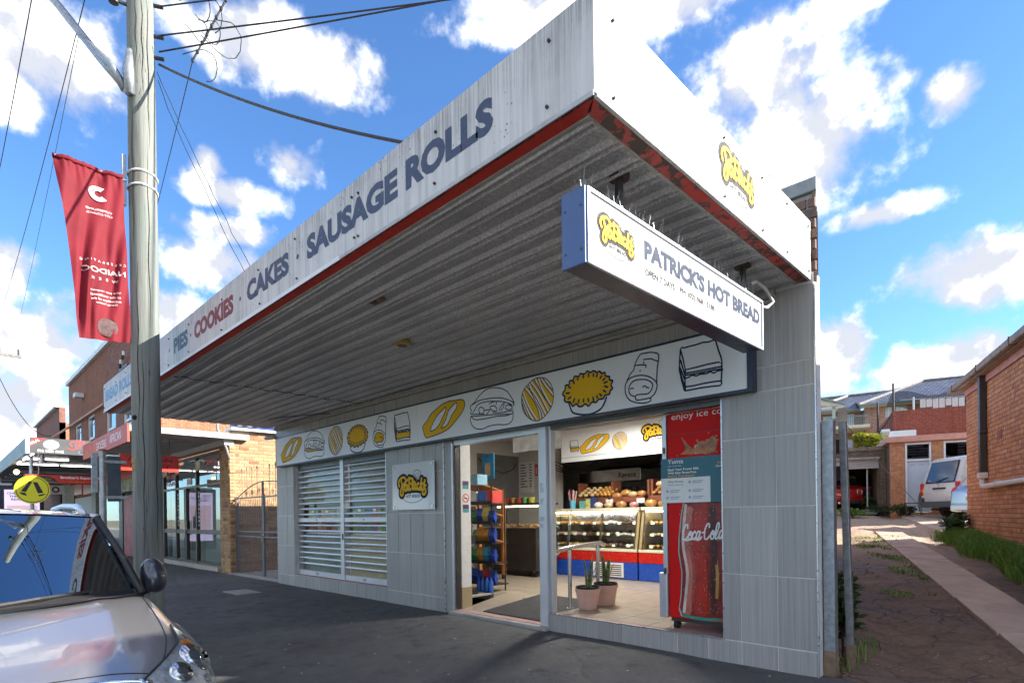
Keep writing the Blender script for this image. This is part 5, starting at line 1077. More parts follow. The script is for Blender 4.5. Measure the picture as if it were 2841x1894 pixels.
for i in range(4):
    o = MB().lathe([(0, 0), (0.035, 0), (0.035, 0.15), (0.02, 0.18), (0.015, 0.22), (0, 0.22)], 10, (-4.98+0.09*i, 0.78, 0.302)).build('water_bottle', mat('blue_bottle', (0.02, 0.12, 0.5), 0.2, var=0.2), auto=50); tag(o, ('first', 'second', 'third', 'fourth')[i]+' blue water bottle from the left at the foot of the snack rack', 'bottle', 'bottles at the foot of the snack rack')
for i, (x, w, z, c) in enumerate(((-5.34, 0.26, 1.636, (0.55, 0.55, 0.53)), (-5.05, 0.2, 1.636, (0.05, 0.15, 0.5)), (-4.85, 0.13, 1.636, (0.5, 0.04, 0.03)), (-5.25, 0.2, 1.93, (0.2, 0.4, 0.5)))):
    o = MB().box(x, x+w, 0.84, 1.05, z, z+(0.19 if i != 3 else 0.16)).build('goods_carton', mat('carton_%d' % i, c, 0.6, var=0.2, scale=12), bevel=0.004); tag(o, ('pale grey', 'dark blue', 'red', 'pale blue')[i]+' carton on top of the black snack rack', 'carton', 'cartons on the snack rack')
gm = thing('gumball_machine', 'clear canister sweets dispenser on a black stand by the door', 'dispenser', (-5.0, 0.5, 0.3))
MB().lathe([(0.0, 0.302), (0.15, 0.302), (0.15, 0.33), (0.03, 0.36), (0.03, 1.02), (0.12, 1.04), (0.12, 1.17), (0.0, 1.17)], 18, (-4.92, 0.52, 0)).build('stand', BLACK, gm, auto=40); MB().lathe([(0.11, 1.172), (0.12, 1.5), (0.10, 1.53)], 18, (-4.92, 0.52, 0)).build('canister', CGLASS, gm, smooth=True); MB().lathe([(0.12, 1.531), (0.12, 1.56), (0.0, 1.57)], 18, (-4.92, 0.52, 0)).build('lid', BLACK, gm)
mb = MB()
for i in range(60): mb.ball((-4.92+random.uniform(-.07, .07), 0.52+random.uniform(-.07, .07), 1.19+random.uniform(0, 0.16)), 0.02, 6)
mb.build('sweets', mat('sweets', (0.4, 0.3, 0.25), 0.3, var=0.9, scale=30), gm)
bp = thing('wall_poster', 'bright blue poster on the shelf end inside the doorway', 'poster', (-5.3, 1.3, 2.1)); MB().box(-5.42, -5.14, 1.28, 1.29, 2.05, 2.45).build('sheet', mat('blue_poster', (0.02, 0.25, 0.5), 0.5, var=0.4, scale=9), bp); MB().box(-5.34, -5.22, 1.27, 1.28, 2.1, 2.3).build('picture', BREADS[1], bp)
# stickers on the white door return
ns = thing('no_smoking_sticker', 'round no-smoking sticker on the white door return', 'sticker', (-4.6, 0.2, 1.7))
Fs = Flat((-4.5985, 0.21, 1.70), (0, 1, 0), (0, 0, 1), (1, 0, 0)); Fs.disc((0, 0), 0.062, 0.0005); Fs.build('disc', WHITE, ns)
Fs = Flat((-4.5985, 0.21, 1.70), (0, 1, 0), (0, 0, 1), (1, 0, 0)); Fs.ring((0, 0), 0.055, 0.013, 0.0012); Fs.stroke([(-0.04, 0.04), (0.04, -0.04)], 0.011, 0.0016, False, ramp=0); Fs.build('red_ring', REDS, ns); Flat((-4.5985, 0.21, 1.70), (0, 1, 0), (0, 0, 1), (1, 0, 0)).rect(-0.035, 0.03, -0.008, 0.006, 0.0009).build('cigarette', BLACK, ns)
for i, z in enumerate((1.83, 1.50)):
    o = thing('door_sticker', ('upper', 'lower')[i]+' of two violet and teal stickers on the door return', 'sticker', (-4.6, 0.2, z)); Flat((-4.5985, 0.21, z), (0, 1, 0), (0, 0, 1), (1, 0, 0)).rect(-0.055, 0.055, 0.05, 0.11, 0.0006).build('violet_half', mat('violet', (0.07, 0.03, 0.12), 0.5), o); Flat((-4.5985, 0.21, z), (0, 1, 0), (0, 0, 1), (1, 0, 0)).rect(-0.055, 0.055, 0.0, 0.048, 0.0006).build('teal_half', mat('teal', (0.05, 0.35, 0.35), 0.5), o)
# ------------------------------------------------------------------ handrail, pots
hr = thing('handrail', 'stainless steel handrail at the edge of the bakery entry ramp', 'handrail', (-2.93, 0.7, 0.3))
MB().cyl((-2.93, 0.44, 0.303), (-2.93, 0.44, 1.02), 0.024, n=14).build('post', STEEL, hr, auto=40); MB().cyl((-2.93, 1.02, 0.303), (-2.93, 1.02, 1.05), 0.024, n=14).build('post', STEEL, hr, auto=40)
MB().tube([(-2.93, 0.16, 0.96), (-2.93, 0.24, 1.02), (-2.93, 0.44, 1.045), (-2.93, 1.08, 1.075), (-2.93, 1.16, 1.05)], 0.026, 14).build('rail', STEEL, hr, auto=60)
for y in (0.44, 1.02): MB().cyl((-2.93, y, 0.302), (-2.93, y, 0.309), 0.05, n=16).build('base_plate', STEEL, hr)
TERRA = mat('pink_terracotta', (0.66, 0.40, 0.33), 0.7, var=0.12, scale=8); SOIL = mat('potting_soil', (0.03, 0.022, 0.016), 0.95, var=0.4, scale=40); SNAKE = None
def m_snake():
    t = NT('snake_plant_leaf'); w = t.noise(1, 3, 0.6, t.vec((3, 3, 34))); c = t.ramp(w, [(0.4, (0.025, 0.065, 0.025)), (0.6, (0.14, 0.20, 0.10))]); return t.fin(c, 0.45)
SNAKE = m_snake(); SNY = mat('snake_leaf_margin', (0.45, 0.42, 0.10), 0.5, var=0.15)
def pot(c, s, label, seed):
    t = thing('potted_plant', label, 'plant', c, group='potted snake plants by the handrail'); rng = random.Random(seed)
    prof = [(0, 0), (0.125, 0)]
    for i in range(1, 14):
        f = i/13; r = 0.125+0.045*f+(0.004 if i % 2 else -0.002)
        prof.append((r, 0.26*f))
    prof += [(0.182, 0.26), (0.184, 0.30), (0.170, 0.30), (0.165, 0.25)]
    MB().lathe([(r*s, z*s) for r, z in prof], 28, c).build('pot', TERRA, t, auto=35); MB().lathe([(0.0, 0.27*s), (0.166*s, 0.27*s)], 20, c).build('soil', SOIL, t); MB().lathe([(0.166*s, 0.302*s), (0.178*s, 0.315*s), (0.17*s, 0.328*s), (0.155*s, 0.30*s)], 24, c).build('liner_rim', BLACK, t)
    for i in range(6):
        a = rng.uniform(0, 6.28); H = rng.uniform(0.30, 0.50)*s if i else 0.52*s; W = rng.uniform(0.022, 0.032)*s; lean = rng.uniform(0.02, 0.16)*s; d = Vector((cos(a), sin(a), 0)); n = Vector((-sin(a), cos(a), 0)); base = Vector(c)+Vector((0, 0, 0.26*s))+d*0.04*s
        L1 = MB(); L2 = MB(); N = 8; ring = []
        for k in range(N+1):
            f = k/N; w = W*(0.55+0.9*f-1.0*f*f)*(1.0 if k < N else 0.05); p = base+d*lean*f*f+Vector((0, 0, H*f)); tw = n*cos(0.8*f)+d*sin(0.8*f); th = d*0.004
            ring.append((p, tw, w))
        vs = []; fs = []
        for p, tw, w in ring: vs += [p-tw*w, p+d*w*0.25, p+tw*w]
        for k in range(N): fs += [(3*k, 3*k+1, 3*k+4, 3*k+3), (3*k+1, 3*k+2, 3*k+5, 3*k+4)]
        leaf = L1.add(vs, fs).build('leaf', SNAKE, t, smooth=True); m = leaf.modifiers.new('s', 'SOLIDIFY'); m.thickness = 0.003
        for sg_ in (-1, 1):
            L2.tube([p+tw*w*sg_ for p, tw, w in ring], 0.0035*s, 4)
        L2.build('leaf_margin', SNY, leaf)
pot((-2.72, 0.52, 0.304), 0.84, 'pink ribbed pot with snake plant in front, beside the handrail', 4); pot((-2.74, 0.92, 0.304), 0.86, 'pink ribbed pot with snake plant behind the front pot', 9)
# ------------------------------------------------------------------ drinks fridge
CREDM = mat('cola_red', (0.66, 0.012, 0.012), 0.5, var=0.04, spec=0.15)
fr = thing('drinks_fridge', 'tall red drinks fridge with cola bottle picture behind the shop window opening', 'fridge', (-1.0, 0.5, 0.3))
MB().box(-1.42, -0.66, 0.15, 0.84, 0.41, 2.44).build('cabinet', CREDM, fr, bevel=0.008); MB().box(-1.40, -0.66, 0.155, 0.83, 0.375, 0.408).build('plinth', DSTEEL, fr)
MB().box(-1.475, -1.428, 0.14, 0.84, 0.86, 2.445).build('door', ALU, fr, bevel=0.006); MB().box(-1.520, -1.428, 0.13, 0.84, 0.40, 0.852).build('lower_panel', ALU, fr, bevel=0.012)
for z in (2.08, 0.87): MB().cyl((-1.452, 0.132, z-0.03), (-1.452, 0.132, z+0.03), 0.014).build('hinge', DSTEEL, fr)
for x in (-1.36, -0.72): MB().cyl((x-0.02, 0.2, 0.342), (x+0.02, 0.2, 0.342), 0.04, n=14).build('castor', RUBBER, fr)
def GX(x): return -1.42+(x-168)/262*0.565
def GZ(y): return 2.53-(y-290)/975*2.13
GO, GU, GV, GN = (0, 0.15, 0), (1, 0, 0), (0, 0, 1), (0, -1, 0)
def G(): return Flat(GO, GU, GV, GN)
Lx = [(262, 700), (245, 740), (232, 800), (220, 900), (218, 960), (233, 1050), (228, 1150), (217, 1220), (228, 1250), (330, 1258)]
cx = 338
def bottle(k, trim=0):
    L = [(cx-(cx-x)*k, y) for x, y in Lx]; R = [(2*cx-x, y) for x, y in reversed(L)]; return [(GX(x), GZ(y-(trim if y > 1200 else 0))) for x, y in L+R]
def clipb(pts): return [(min(x, -0.67), z) for x, z in pts]
G().fill(clipb(bottle(1.0)), 0.0006, False).build('bottle_glass', mat('bottle_pale_teal', (0.25, 0.55, 0.50), 0.2, var=0.25, scale=12), fr)
G().fill(clipb(bottle(0.955, 8)), 0.0012, False).build('bottle_body', mat('cola_brown_red', (0.24, 0.022, 0.014), 0.4, var=0.5, scale=9), fr)
def strip(pts, w, m, h=0.0018): G().stroke([(GX(x), GZ(y)) for x, y in pts], w, h).build('highlight', m, fr)
strip([(330, 760), (325, 860), (320, 960), (325, 1080), (322, 1215)], 0.14, mat('cola_mid_red', (0.42, 0.03, 0.02), 0.4, var=0.4, scale=7), 0.0015); strip([(385, 770), (388, 880), (392, 960), (384, 1080), (388, 1215)], 0.06, mat('cola_dark', (0.07, 0.018, 0.012), 0.4, var=0.4, scale=7), 0.0016); strip([(276, 770), (264, 850), (260, 940), (276, 1050), (268, 1160), (262, 1225)], 0.075, mat('cola_pink', (0.50, 0.16, 0.12), 0.4, var=0.4, scale=8), 0.00165)
strip([(258, 750), (248, 830), (243, 930), (262, 1050), (252, 1160), (243, 1230)], 0.03, mat('bottle_shine', (0.72, 0.55, 0.48), 0.2, var=0.3, scale=9)); strip([(285, 830), (278, 930), (295, 1050), (285, 1180)], 0.03, mat('bottle_shine_soft', (0.45, 0.10, 0.07), 0.2, var=0.3, scale=9)); strip([(345, 960), (340, 1080), (345, 1210)], 0.045, mat('cola_glow', (0.5, 0.04, 0.02), 0.2, var=0.2)); strip([(395, 960), (404, 1050), (400, 1150)], 0.03, mat('amber_glow', (0.55, 0.30, 0.08), 0.2, var=0.2)); strip([(240, 1246), (330, 1252), (420, 1246)], 0.03, mat('bottle_green', (0.05, 0.30, 0.22), 0.2, var=0.3), 0.0022)
spl = G(); rs = random.Random(5)
for i in range(90):
    a = rs.uniform(0, pi); r = rs.uniform(0.02, 0.26)*rs.random(); spl.disc((-1.02+1.1*r*cos(a)*1.2, 2.02+r*sin(a)*0.9), rs.uniform(0.003, 0.014), 0.0008, 8)
spl.fill([(GX(x), GZ(y)) for x, y in ((235, 520), (262, 495), (240, 440), (268, 470), (300, 500), (330, 470), (362, 470), (392, 450), (412, 480), (400, 520))], 0.0007).build('splash', mat('cola_splash', (0.45, 0.16, 0.04), 0.3, var=0.5, scale=14), fr)
G().fill([(GX(x), GZ(y)) for x, y in ((300, 522), (305, 485), (350, 470), (362, 500), (355, 522))], 0.0012, False).build('ice', mat('ice', (0.7, 0.6, 0.5), 0.2, var=0.3, scale=20), fr)
drp = G()
for i in range(170):
    x = rs.uniform(228, 430); y = rs.uniform(760, 1240); drp.disc((GX(x), GZ(y)), rs.uniform(0.0018, 0.0055), 0.0026, 7)
tag(drp.build('droplets', mat('droplet', (0.62, 0.40, 0.34), 0.1, var=0.4, scale=40), fr), kind='stuff')
MB().box(-1.42, -0.66, 0.1435, 0.1495, 2.228, 2.236).build('header_line', mat('deep_red', (0.30, 0.005, 0.005), 0.4), fr)
text('lettering', 'enjoy ice cold', (GX(192), 0.15, GZ(368)), GU, GV, GN, 0.60, 0.082, WHITE, fr, lift=0.002)
CO = {'C': [[(0.24, 0.72), (0.20, 0.92), (0.08, 0.86), (0.0, 0.5), (0.06, 0.1), (0.2, 0.06), (0.32, 0.24)]], 'o': [[(0.1, 0.5), (0.02, 0.3), (0.08, 0.06), (0.2, 0.1), (0.22, 0.38), (0.12, 0.52), (0.1, 0.3), (0.26, 0.44)]], 'c': [[(0.2, 0.42), (0.12, 0.52), (0.02, 0.28), (0.1, 0.05), (0.24, 0.2)]], 'a': [[(0.2, 0.42), (0.1, 0.52), (0.02, 0.26), (0.08, 0.05), (0.18, 0.2), (0.22, 0.5)], [(0.22, 0.5), (0.2, 0.15), (0.26, 0.05), (0.34, 0.2)]], '-': [[(0.02, 0.42), (0.14, 0.44)]], 'l': [[(0.06, 0.2), (0.18, 0.7), (0.14, 0.96), (0.05, 0.75), (0.06, 0.12), (0.16, 0.06), (0.24, 0.2)]]}
cs = G(); px = 0.0
for ch, adv in (('C', 0.33), ('o', 0.25), ('c', 0.24), ('a', 0.32), ('-', 0.16), ('C', 0.36), ('o', 0.25), ('l', 0.24), ('a', 0.3)):
    for s in CO[ch]: cs.stroke([(GX(238)+(px+x+0.16*y)*0.172, GZ(908)+0.17*y+0.008*px) for x, y in s], 0.0150, 0.003)
    px += adv
cs.stroke([(GX(240), GZ(900)), (GX(262), GZ(906)), (GX(290), GZ(900)), (GX(318), GZ(904))], 0.018, 0.0034); cs.build('script_logo', WHITE, fr)
# poster stuck across the fridge
po = thing('energy_poster', 'teal and white solar energy poster taped across the red fridge', 'poster', (-1.1, 0.12, 1.5))
TEAL = mat('poster_teal', (0.02, 0.13, 0.18), 0.35, var=0.05)
pz0, pz1 = GZ(737), GZ(535)
MB().box(-1.475, -0.80, 0.118, 0.121, pz0, pz1).build('sheet', TEAL, po); Q = lambda: Flat((-1.475, 0.118, pz0), GU, GV, GN)
Q().rect(0.0, 0.52, 0.0, 0.245, 0.0006).build('white_panel', WHITE, po)
text('lettering', 'Yuma', (-1.40, 0.118, pz1-0.055), GU, GV, GN, 0.17, 0.045, WHITE, po, bold=0.01)
text('lettering', 'Solar Made Easy', (-1.40, 0.118, pz1-0.085), GU, GV, GN, 0.15, 0.014, WHITE, po)
for i, (s, m) in enumerate((('Slash Your Power Bills', WHITE), ('With Solar Stress-Free.', WHITE), ('Savings Guaranteed.', YEL))): text('lettering', s, (-1.40, 0.118, pz1-0.125-0.033*i), GU, GV, GN, 0.33-0.02*i, 0.024, m, po, bold=0.02)
text('lettering', 'Free', (-0.88, 0.118, pz1-0.085), GU, GV, GN, 0.07, 0.022, YEL, po, bold=0.02); text('lettering', 'Consult', (-0.90, 0.118, pz1-0.115), GU, GV, GN, 0.1, 0.02, WHITE, po, bold=0.02)
text('lettering', 'Why Choose', (-1.40, 0.118, pz0+0.195), GU, GV, GN, 0.17, 0.022, NAVY, po, bold=0.02); text('lettering', 'Yuma Energy', (-1.40, 0.118, pz0+0.165), GU, GV, GN, 0.17, 0.022, mat('teal_text', (0.05, 0.4, 0.4), 0.5), po, bold=0.02)
F = Q()
for x in (0.07, 0.31):
    for z in (0.20, 0.115, 0.05):
        if x < 0.2 and z > 0.15: continue
        F.disc((x, z), 0.014, 0.001, 12); F.rect(x+0.03, x+0.14, z+0.003, z+0.012, 0.001); F.rect(x+0.03, x+0.12, z-0.014, z-0.005, 0.001)
tag(F.build('print', mat('poster_grey_print', (0.35, 0.42, 0.5), 0.5), po), kind='stuff')

# ================================================================== THE STREET TO THE LEFT
BRONZE = mat('bronze_aluminium', (0.085, 0.07, 0.06), 0.4, 0.4, var=0.1)
CRB = m_brick('cream_face_brick', [(0.46, 0.28, 0.13), (0.54, 0.36, 0.19), (0.40, 0.21, 0.10), (0.50, 0.33, 0.17), (0.28, 0.13, 0.065)], spotty=0.8)
MORT = mat('cream_mortar', (0.34, 0.27, 0.20), 0.95, var=0.15)
mk = thing('market_building', 'cream brick market shop with bronze framed windows under a concrete canopy', 'building', (-16.5, 1, 0))
cw = MB().box(-13.95, -13.64, 0.30, 7.0, -0.1, 3.68).build('side_wall', MORT, mk)
brick_field(cw, (-13.64, 0.30, 0.02), (0, 1, 0), (1, 0, 0), 2.4, 3.64, CRB, limit=220, near=(-13.5, 0.6, 2.6), jitter=0.002)
pw = MB().box(-14.26, -13.59, 0.17, 0.31, -0.1, 3.30).build('pilaster', MORT, mk)
brick_field(pw, (-14.26, 0.17, 0.02), (1, 0, 0), (0, -1, 0), 0.67, 3.26, CRB, limit=160, jitter=0.004, bw=0.19, proud=0.012)
brick_field(pw, (-13.59, 0.165, 0.02), (0, 1, 0), (1, 0, 0), 0.14, 3.26, CRB, limit=120, jitter=0.012, proud=0.018, bw=0.25)
MB().box(-20.0, -13.95, 0.9, 7, -0.1, 3.4).build('rear_room', PD, mk)
MB().box(-13.97, -13.50, 0.2, 7.0, 3.69, 3.75).build('coping', WHITE, mk)
MB().box(-19.6, -14.27, 0.08, 0.30, -0.05, 0.205).build('plinth', mat('pale_plinth', (0.46, 0.43, 0.38), 0.9, var=0.2, dirt=0.4), mk, bevel=0.008)
for x in (-19.55, -18.22, -16.27, -14.30): MB().box(x-0.035, x+0.035, 0.18, 0.28, 0.206, 3.26).build('mullion', BRONZE, mk)
for x0, x1 in ((-19.515, -18.255), (-18.185, -16.305), (-16.235, -14.335)):
    MB().box(x0, x1, 0.185, 0.275, 2.36, 2.42).build('transom', BRONZE, mk); MB().box(x0, x1, 0.185, 0.275, 3.19, 3.258).build('head_rail', BRONZE, mk)
    MB().box(x0, x1, 0.19, 0.27, 0.21, 0.27).build('sill_rail', BRONZE, mk); MB().box(x0, x1, 0.19, 0.27, 1.04, 1.16).build('mid_rail', BRONZE, mk)
    for z0, z1 in ((0.27, 1.04), (1.16, 2.36), (2.42, 3.19)): MB().box(x0, x1, 0.225, 0.233, z0, z1).build('pane', glass('market_glass', (0.80, 0.85, 0.82), 1.55, 0.10), mk)
MB().box(-17.29, -17.19, 0.18, 0.28, 0.27, 2.36).build('door_stile', BRONZE, mk); MB().box(-17.19, -17.15, 0.12, 0.18, 1.0, 1.42).build('door_handle', STEEL, mk)
for x0, x1 in ((-19.5, -18.27), (-16.2, -14.6), (-18.15, -16.35)):
    x = x0
    while x < x1:
        MB().obox((x, 0.42, 1.7), (0.085, 0.004, 2.9), (0, 0, radians(38))).build('blind_slat', mat('blind_slat', (0.62, 0.64, 0.60), 0.8, var=0.08), mk); x += 0.12
RT = mat('window_red_vinyl', (0.50, 0.03, 0.02), 0.5)
text('lettering', 'MARKET', (-15.62, 0.222, 2.93), FU, FV, FN, 1.0, 0.16, RT, mk, bold=0.03); text('lettering', 'GROCERIES', (-15.62, 0.222, 2.70), FU, FV, FN, 1.0, 0.10, RT, mk, bold=0.02)
for i, s in enumerate(('AFRICAN', 'FASHION', 'HAIR')): text('lettering', s, (-19.3, 0.222, 2.95-0.22*i), FU, FV, FN, 0.9, 0.13, RT, mk, bold=0.02)
MB().box(-17.15, -16.80, 0.20, 0.222, 2.46, 2.66).build('number_plate', WHITE, mk); text('lettering', '124', (-17.08, 0.20, 2.50), FU, FV, FN, 0.22, 0.12, BLACK, mk, bold=0.02)
for x in (-18.13, -17.36, -16.18):
    for k in range(9): MB().box(x, x+0.06, 0.214, 0.222, 1.25+0.115*k, 1.33+0.115*k).build('sticker', WHITE if k % 3 else STK, mk)
MB().box(-19.6, -13.60, 0.06, 0.29, 3.305, 3.44).build('bulkhead', mat('canopy_white', (0.62, 0.60, 0.56), 0.8, var=0.1, dirt=0.2), mk)
cn = thing('concrete_canopy', 'stained concrete canopy with peeling red fascia over the market shopfront', 'canopy', (-16, -1, 3.4))
MB().box(-19.4, -13.47, -2.0, 0.62, 3.442, 3.58).build('slab', mat('stained_canopy_concrete', (0.58, 0.56, 0.52), 0.85, var=0.3, scale=2.5, dirt=0.6), cn, bevel=0.01)
MB().box(-18.6, -13.30, -2.05, -2.003, 3.18, 3.59).build('red_fascia', mat('sun_faded_red', (0.55, 0.085, 0.045), 0.55, var=0.2, scale=4, dirt=0.25), cn)
text('lettering', 'GROCERS', (-16.75, -2.05, 3.27), FU, FV, FN, 1.25, 0.2, WHITE, cn); text('lettering', 'AFRICAN', (-15.1, -2.05, 3.30), FU, FV, FN, 1.2, 0.2, WHITE, cn)
ah = thing('hanging_market_sign', 'red AFRICAN MARKET sign hanging under the concrete canopy', 'sign', (-14.6, -1.3, 2.6))
MB().box(-14.63, -14.57, -1.95, -0.70, 2.64, 3.04).build('board', REDS, ah); DKR = mat('dark_red_text', (0.16, 0.012, 0.012), 0.5)
text('lettering', 'AFRICAN', (-14.57, -1.80, 2.87), PU, FV, PN, 0.95, 0.11, DKR, ah, bold=0.02); text('lettering', 'MARKET', (-14.57, -1.74, 2.70), PU, FV, PN, 0.85, 0.11, DKR, ah, bold=0.02)
for y in (-1.7, -0.9): MB().cyl((-14.6, y, 3.04), (-14.6, y, 3.44), 0.012).build('hanger', DSTEEL, ah)
pipe = thing('wall_downpipe', 'rusty brown downpipe stub above the market canopy', 'pipe', (-14.0, 0.1, 3.6)); MB().tube([(-13.75, -0.05, 4.1), (-13.75, -0.05, 3.7), (-13.72, 0.05, 3.45), (-13.62, 0.12, 3.2), (-13.58, 0.16, 2.95)], 0.035, 8).build('pipe', mat('grey_pipe', (0.25, 0.24, 0.23), 0.6), pipe, smooth=True)
bann = thing('blue_banner', 'blue advertising banner edge lying on the market roof', 'banner', (-13.6, 1, 3.9)); MB().obox((-13.7, 1.0, 3.86), (0.05, 1.5, 0.22), (0, radians(20), 0)).build('cloth', mat('banner_blue', (0.02, 0.06, 0.25), 0.6, var=0.2), bann); MB().box(-13.66, -13.63, 0.4, 0.9, 3.82, 3.9).build('white_print', WHITE, bann)
# iron gates
IRON = mat('grey_painted_iron', (0.20, 0.215, 0.24), 0.45, 0.3, var=0.15)
def gate(x0, x1, label, arch):
    t = thing('iron_gate', label, 'gate', ((x0+x1)/2, 0.33, 0.05), group='wrought iron gates beside the bakery'); y = 0.33; n = int((x1-x0)/0.105)
    for xx in (x0, x1): MB().box(xx-0.02, xx+0.02, y-0.02, y+0.02, 0.08, 2.02 if not (arch and xx == x1) else 2.32).build('stile', IRON, t)
    for z in (0.10, 1.02, 1.14, 1.96): MB().box(x0+0.021, x1-0.021, y-0.012, y+0.012, z-0.014, z+0.014).build('rail', IRON, t)
    bar = MB()
    for i in range(1, n):
        xx = x0+(x1-x0)*i/n; top = 1.95
        spike = i % 3 == 0
        hz = (2.62 if spike else 1.95)
        mb = MB(); pts = [(xx+0.004*sin(q*2.2), y+0.004*cos(q*2.2), 0.11+(hz-0.11)*q/14) for q in range(15)]; mb.tube(pts, 0.0085, 4).build('bar', IRON, t)
        if spike: MB().ball((xx, y, 2.66), (0.016, 0.016, 0.045), 6).build('finial', IRON, t)
    if arch: pa = [(x0+(x1-x0)*q, y, 1.97+0.34*sin(pi/2*q)) for q in [k/12 for k in range(13)]]
    else: pa = [(x0+(x1-x0)*q, y, 1.97+0.34*cos(pi/2*q*0.55)) for q in [k/12 for k in range(13)]]
    MB().tube(pa, 0.012, 5).build('top_arch', IRON, t)
    for k in range(3):
        cx_ = x0+(x1-x0)*(0.35+0.25*k); cz = 2.06+0.02*k
        pts = [(cx_+(0.02+0.05*a/9)*cos(a*0.9), y, cz+(0.02+0.05*a/9)*sin(a*0.9)) for a in range(11)]; MB().tube(pts, 0.007, 4).build('scroll', IRON, t)
        pts = [(cx_+0.05*cos(a*2*pi/12), y, 1.08+0.045*sin(a*2*pi/12)) for a in range(13)]; MB().tube(pts, 0.006, 4).build('ring', IRON, t)
gate(-13.54, -11.95, 'left wrought iron gate leaf with rising arched top', True); gate(-11.89, -10.46, 'right wrought iron gate leaf against the bakery wall', False)
lk = thing('padlock', 'brass padlock and chain joining the two iron gates', 'padlock', (-11.99, 0.56, 1.0)); MB().box(-11.94, -11.90, 0.28, 0.305, 0.93, 0.99).build('body', GOLD, lk); MB().tube([(-11.98, 0.31, 1.05), (-11.92, 0.28, 1.07), (-11.86, 0.31, 1.06)], 0.012, 6).build('chain', STEEL, lk)
ap = MB().quad((-13.6, 0.03, 0.09), (-10.4, 0.03, 0.10), (-10.4, 9, 0.14), (-13.6, 9, 0.14)).build('side_passage', CONC); tag(ap, kind='structure')
# two-storey brick building
B1 = m_brickwall('brown_purple_brick', ((0.26, 0.105, 0.075), (0.19, 0.075, 0.055)), (0.24, 0.19, 0.16)); B2 = m_brickwall('rust_brick', ((0.30, 0.10, 0.045), (0.22, 0.075, 0.035)), (0.22, 0.15, 0.11), stain=0.5)
B3 = m_brickwall('sunlit_orange_brick', ((0.46, 0.17, 0.08), (0.34, 0.13, 0.07)), (0.42, 0.33, 0.26))  # lighter orange stands for sunshine on the side walls
tw = thing('two_storey_building', 'two-storey brown brick building with white sash windows rising behind the market', 'building', (-28, 4, 0))
def wall_local(name, w, h, th, loc, rz, m, parent, openings=()):
    """upright wall: local x along, local y into the building; rectangular openings left out"""
    xs = sorted({0, w} | {o[0] for o in openings} | {o[1] for o in openings}); zs = sorted({0, h} | {o[2] for o in openings} | {o[3] for o in openings}); mb = MB()
    for a, b in zip(xs, xs[1:]):
        for c, d in zip(zs, zs[1:]):
            if any(o[0] <= (a+b)/2 <= o[1] and o[2] <= (c+d)/2 <= o[3] for o in openings): continue
            mb.box(a, b, 0, th, c, d)
    o = mb.build(name, m, parent, local=True); P = wm(parent).inverted(); o.matrix_basis = P @ Matrix.Translation(loc) @ Matrix.Rotation(rz, 4, 'Z'); bpy.context.view_layer.update() if False else None
    return o
SASH = mat('white_sash', (0.72, 0.73, 0.75), 0.5, var=0.05); WGL = glass('dark_window_glass', (0.25, 0.28, 0.32), 1.55, 0.12)
def sash(parent, x0, x1, z0, z1, y=0.2, curtain=None):
    w = MB().box(x0, x1, y+0.10, y+0.12, z0, z1).build('window', WGL, parent)
    f = MB(); t = 0.10
    f.box(x0, x0+t, y+0.03, y+0.16, z0, z1); f.box(x1-t, x1, y+0.03, y+0.16, z0, z1); f.box(x0+t, x1-t, y+0.03, y+0.16, z1-t, z1); f.box(x0+t, x1-t, y+0.03, y+0.16, z0, z0+t); f.box(x0+t, x1-t, y+0.05, y+0.14, (z0+z1)/2-0.05, (z0+z1)/2+0.05)
    f.build('frame', SASH, w); MB().box(x0-0.12, x1+0.12, y-0.06, y+0.1, z0-0.09, z0-0.01).build('sill', SASH, w)
    if curtain is not None: MB().box(x0+0.1, x1-0.1, y+0.2, y+0.22, z0, z1).build('curtain', curtain, w)
    else: MB().box(x0+0.1, x1-0.1, y+0.5, y+0.52, z0, z1).build('room', PD, w)
CURT = mat('blue_grey_curtain', (0.10, 0.15, 0.24), 0.8, var=0.25, scale=3)
wall_local('wall', 5.2, 5.45, 0.25, (-28.1, 0.2, 3.4), 0, B1, tw, [(0.0, 1.75, 1.1, 2.75), (3.1, 4.6, 1.1, 2.75)])
wall_local('wall', 9.8, 5.45, 0.25, (-37.9, 0.22, 3.4), 0, B2, tw, [(5.4, 7.05, 0.9, 3.05), (1.9, 3.6, 0.9, 3.05)])
wall_local('wall', 9.0, 2.6, 0.25, (-22.9, 0.46, 3.4), radians(90), B3, tw)
_fw = MB().box(-28.09, -22.91, 0.195, 0.199, 6.2, 8.84).build('brick_backing', mat('brown_mortar', (0.24, 0.19, 0.16), 0.95, var=0.15), tw)
brick_field(_fw, (-28.09, 0.195, 6.2), (1, 0, 0), (0, -1, 0), 5.18, 2.64, m_brick('brown_purple_built_brick', [(0.27, 0.11, 0.075), (0.20, 0.08, 0.06), (0.32, 0.14, 0.10), (0.16, 0.07, 0.06)]), limit=300, proud=0.008)
MB().box(-37.95, -22.8, 0.08, 0.5, 8.855, 9.05).build('coping', SASH, tw); MB().box(-37.7, -23.15, 0.48, 9.0, 5.85, 5.95).build('roof', MATS['roof_sheet'], tw)
sash(tw, -28.1, -26.35, 4.5, 6.15, 0.2, CURT); sash(tw, -25.0, -23.5, 4.5, 6.15, 0.2, CURT); sash(tw, -32.5, -30.85, 4.3, 6.45, 0.22); sash(tw, -36.0, -34.3, 4.3, 6.45, 0.22)
MB().tube([(-43.0, 0.08, 6.58), (-36, 0.10, 6.50), (-28.0, 0.10, 6.44)], 0.055, 8).build('conduit_pipe', mat('copper_pipe', (0.48, 0.20, 0.09), 0.45, 0.2), tw)
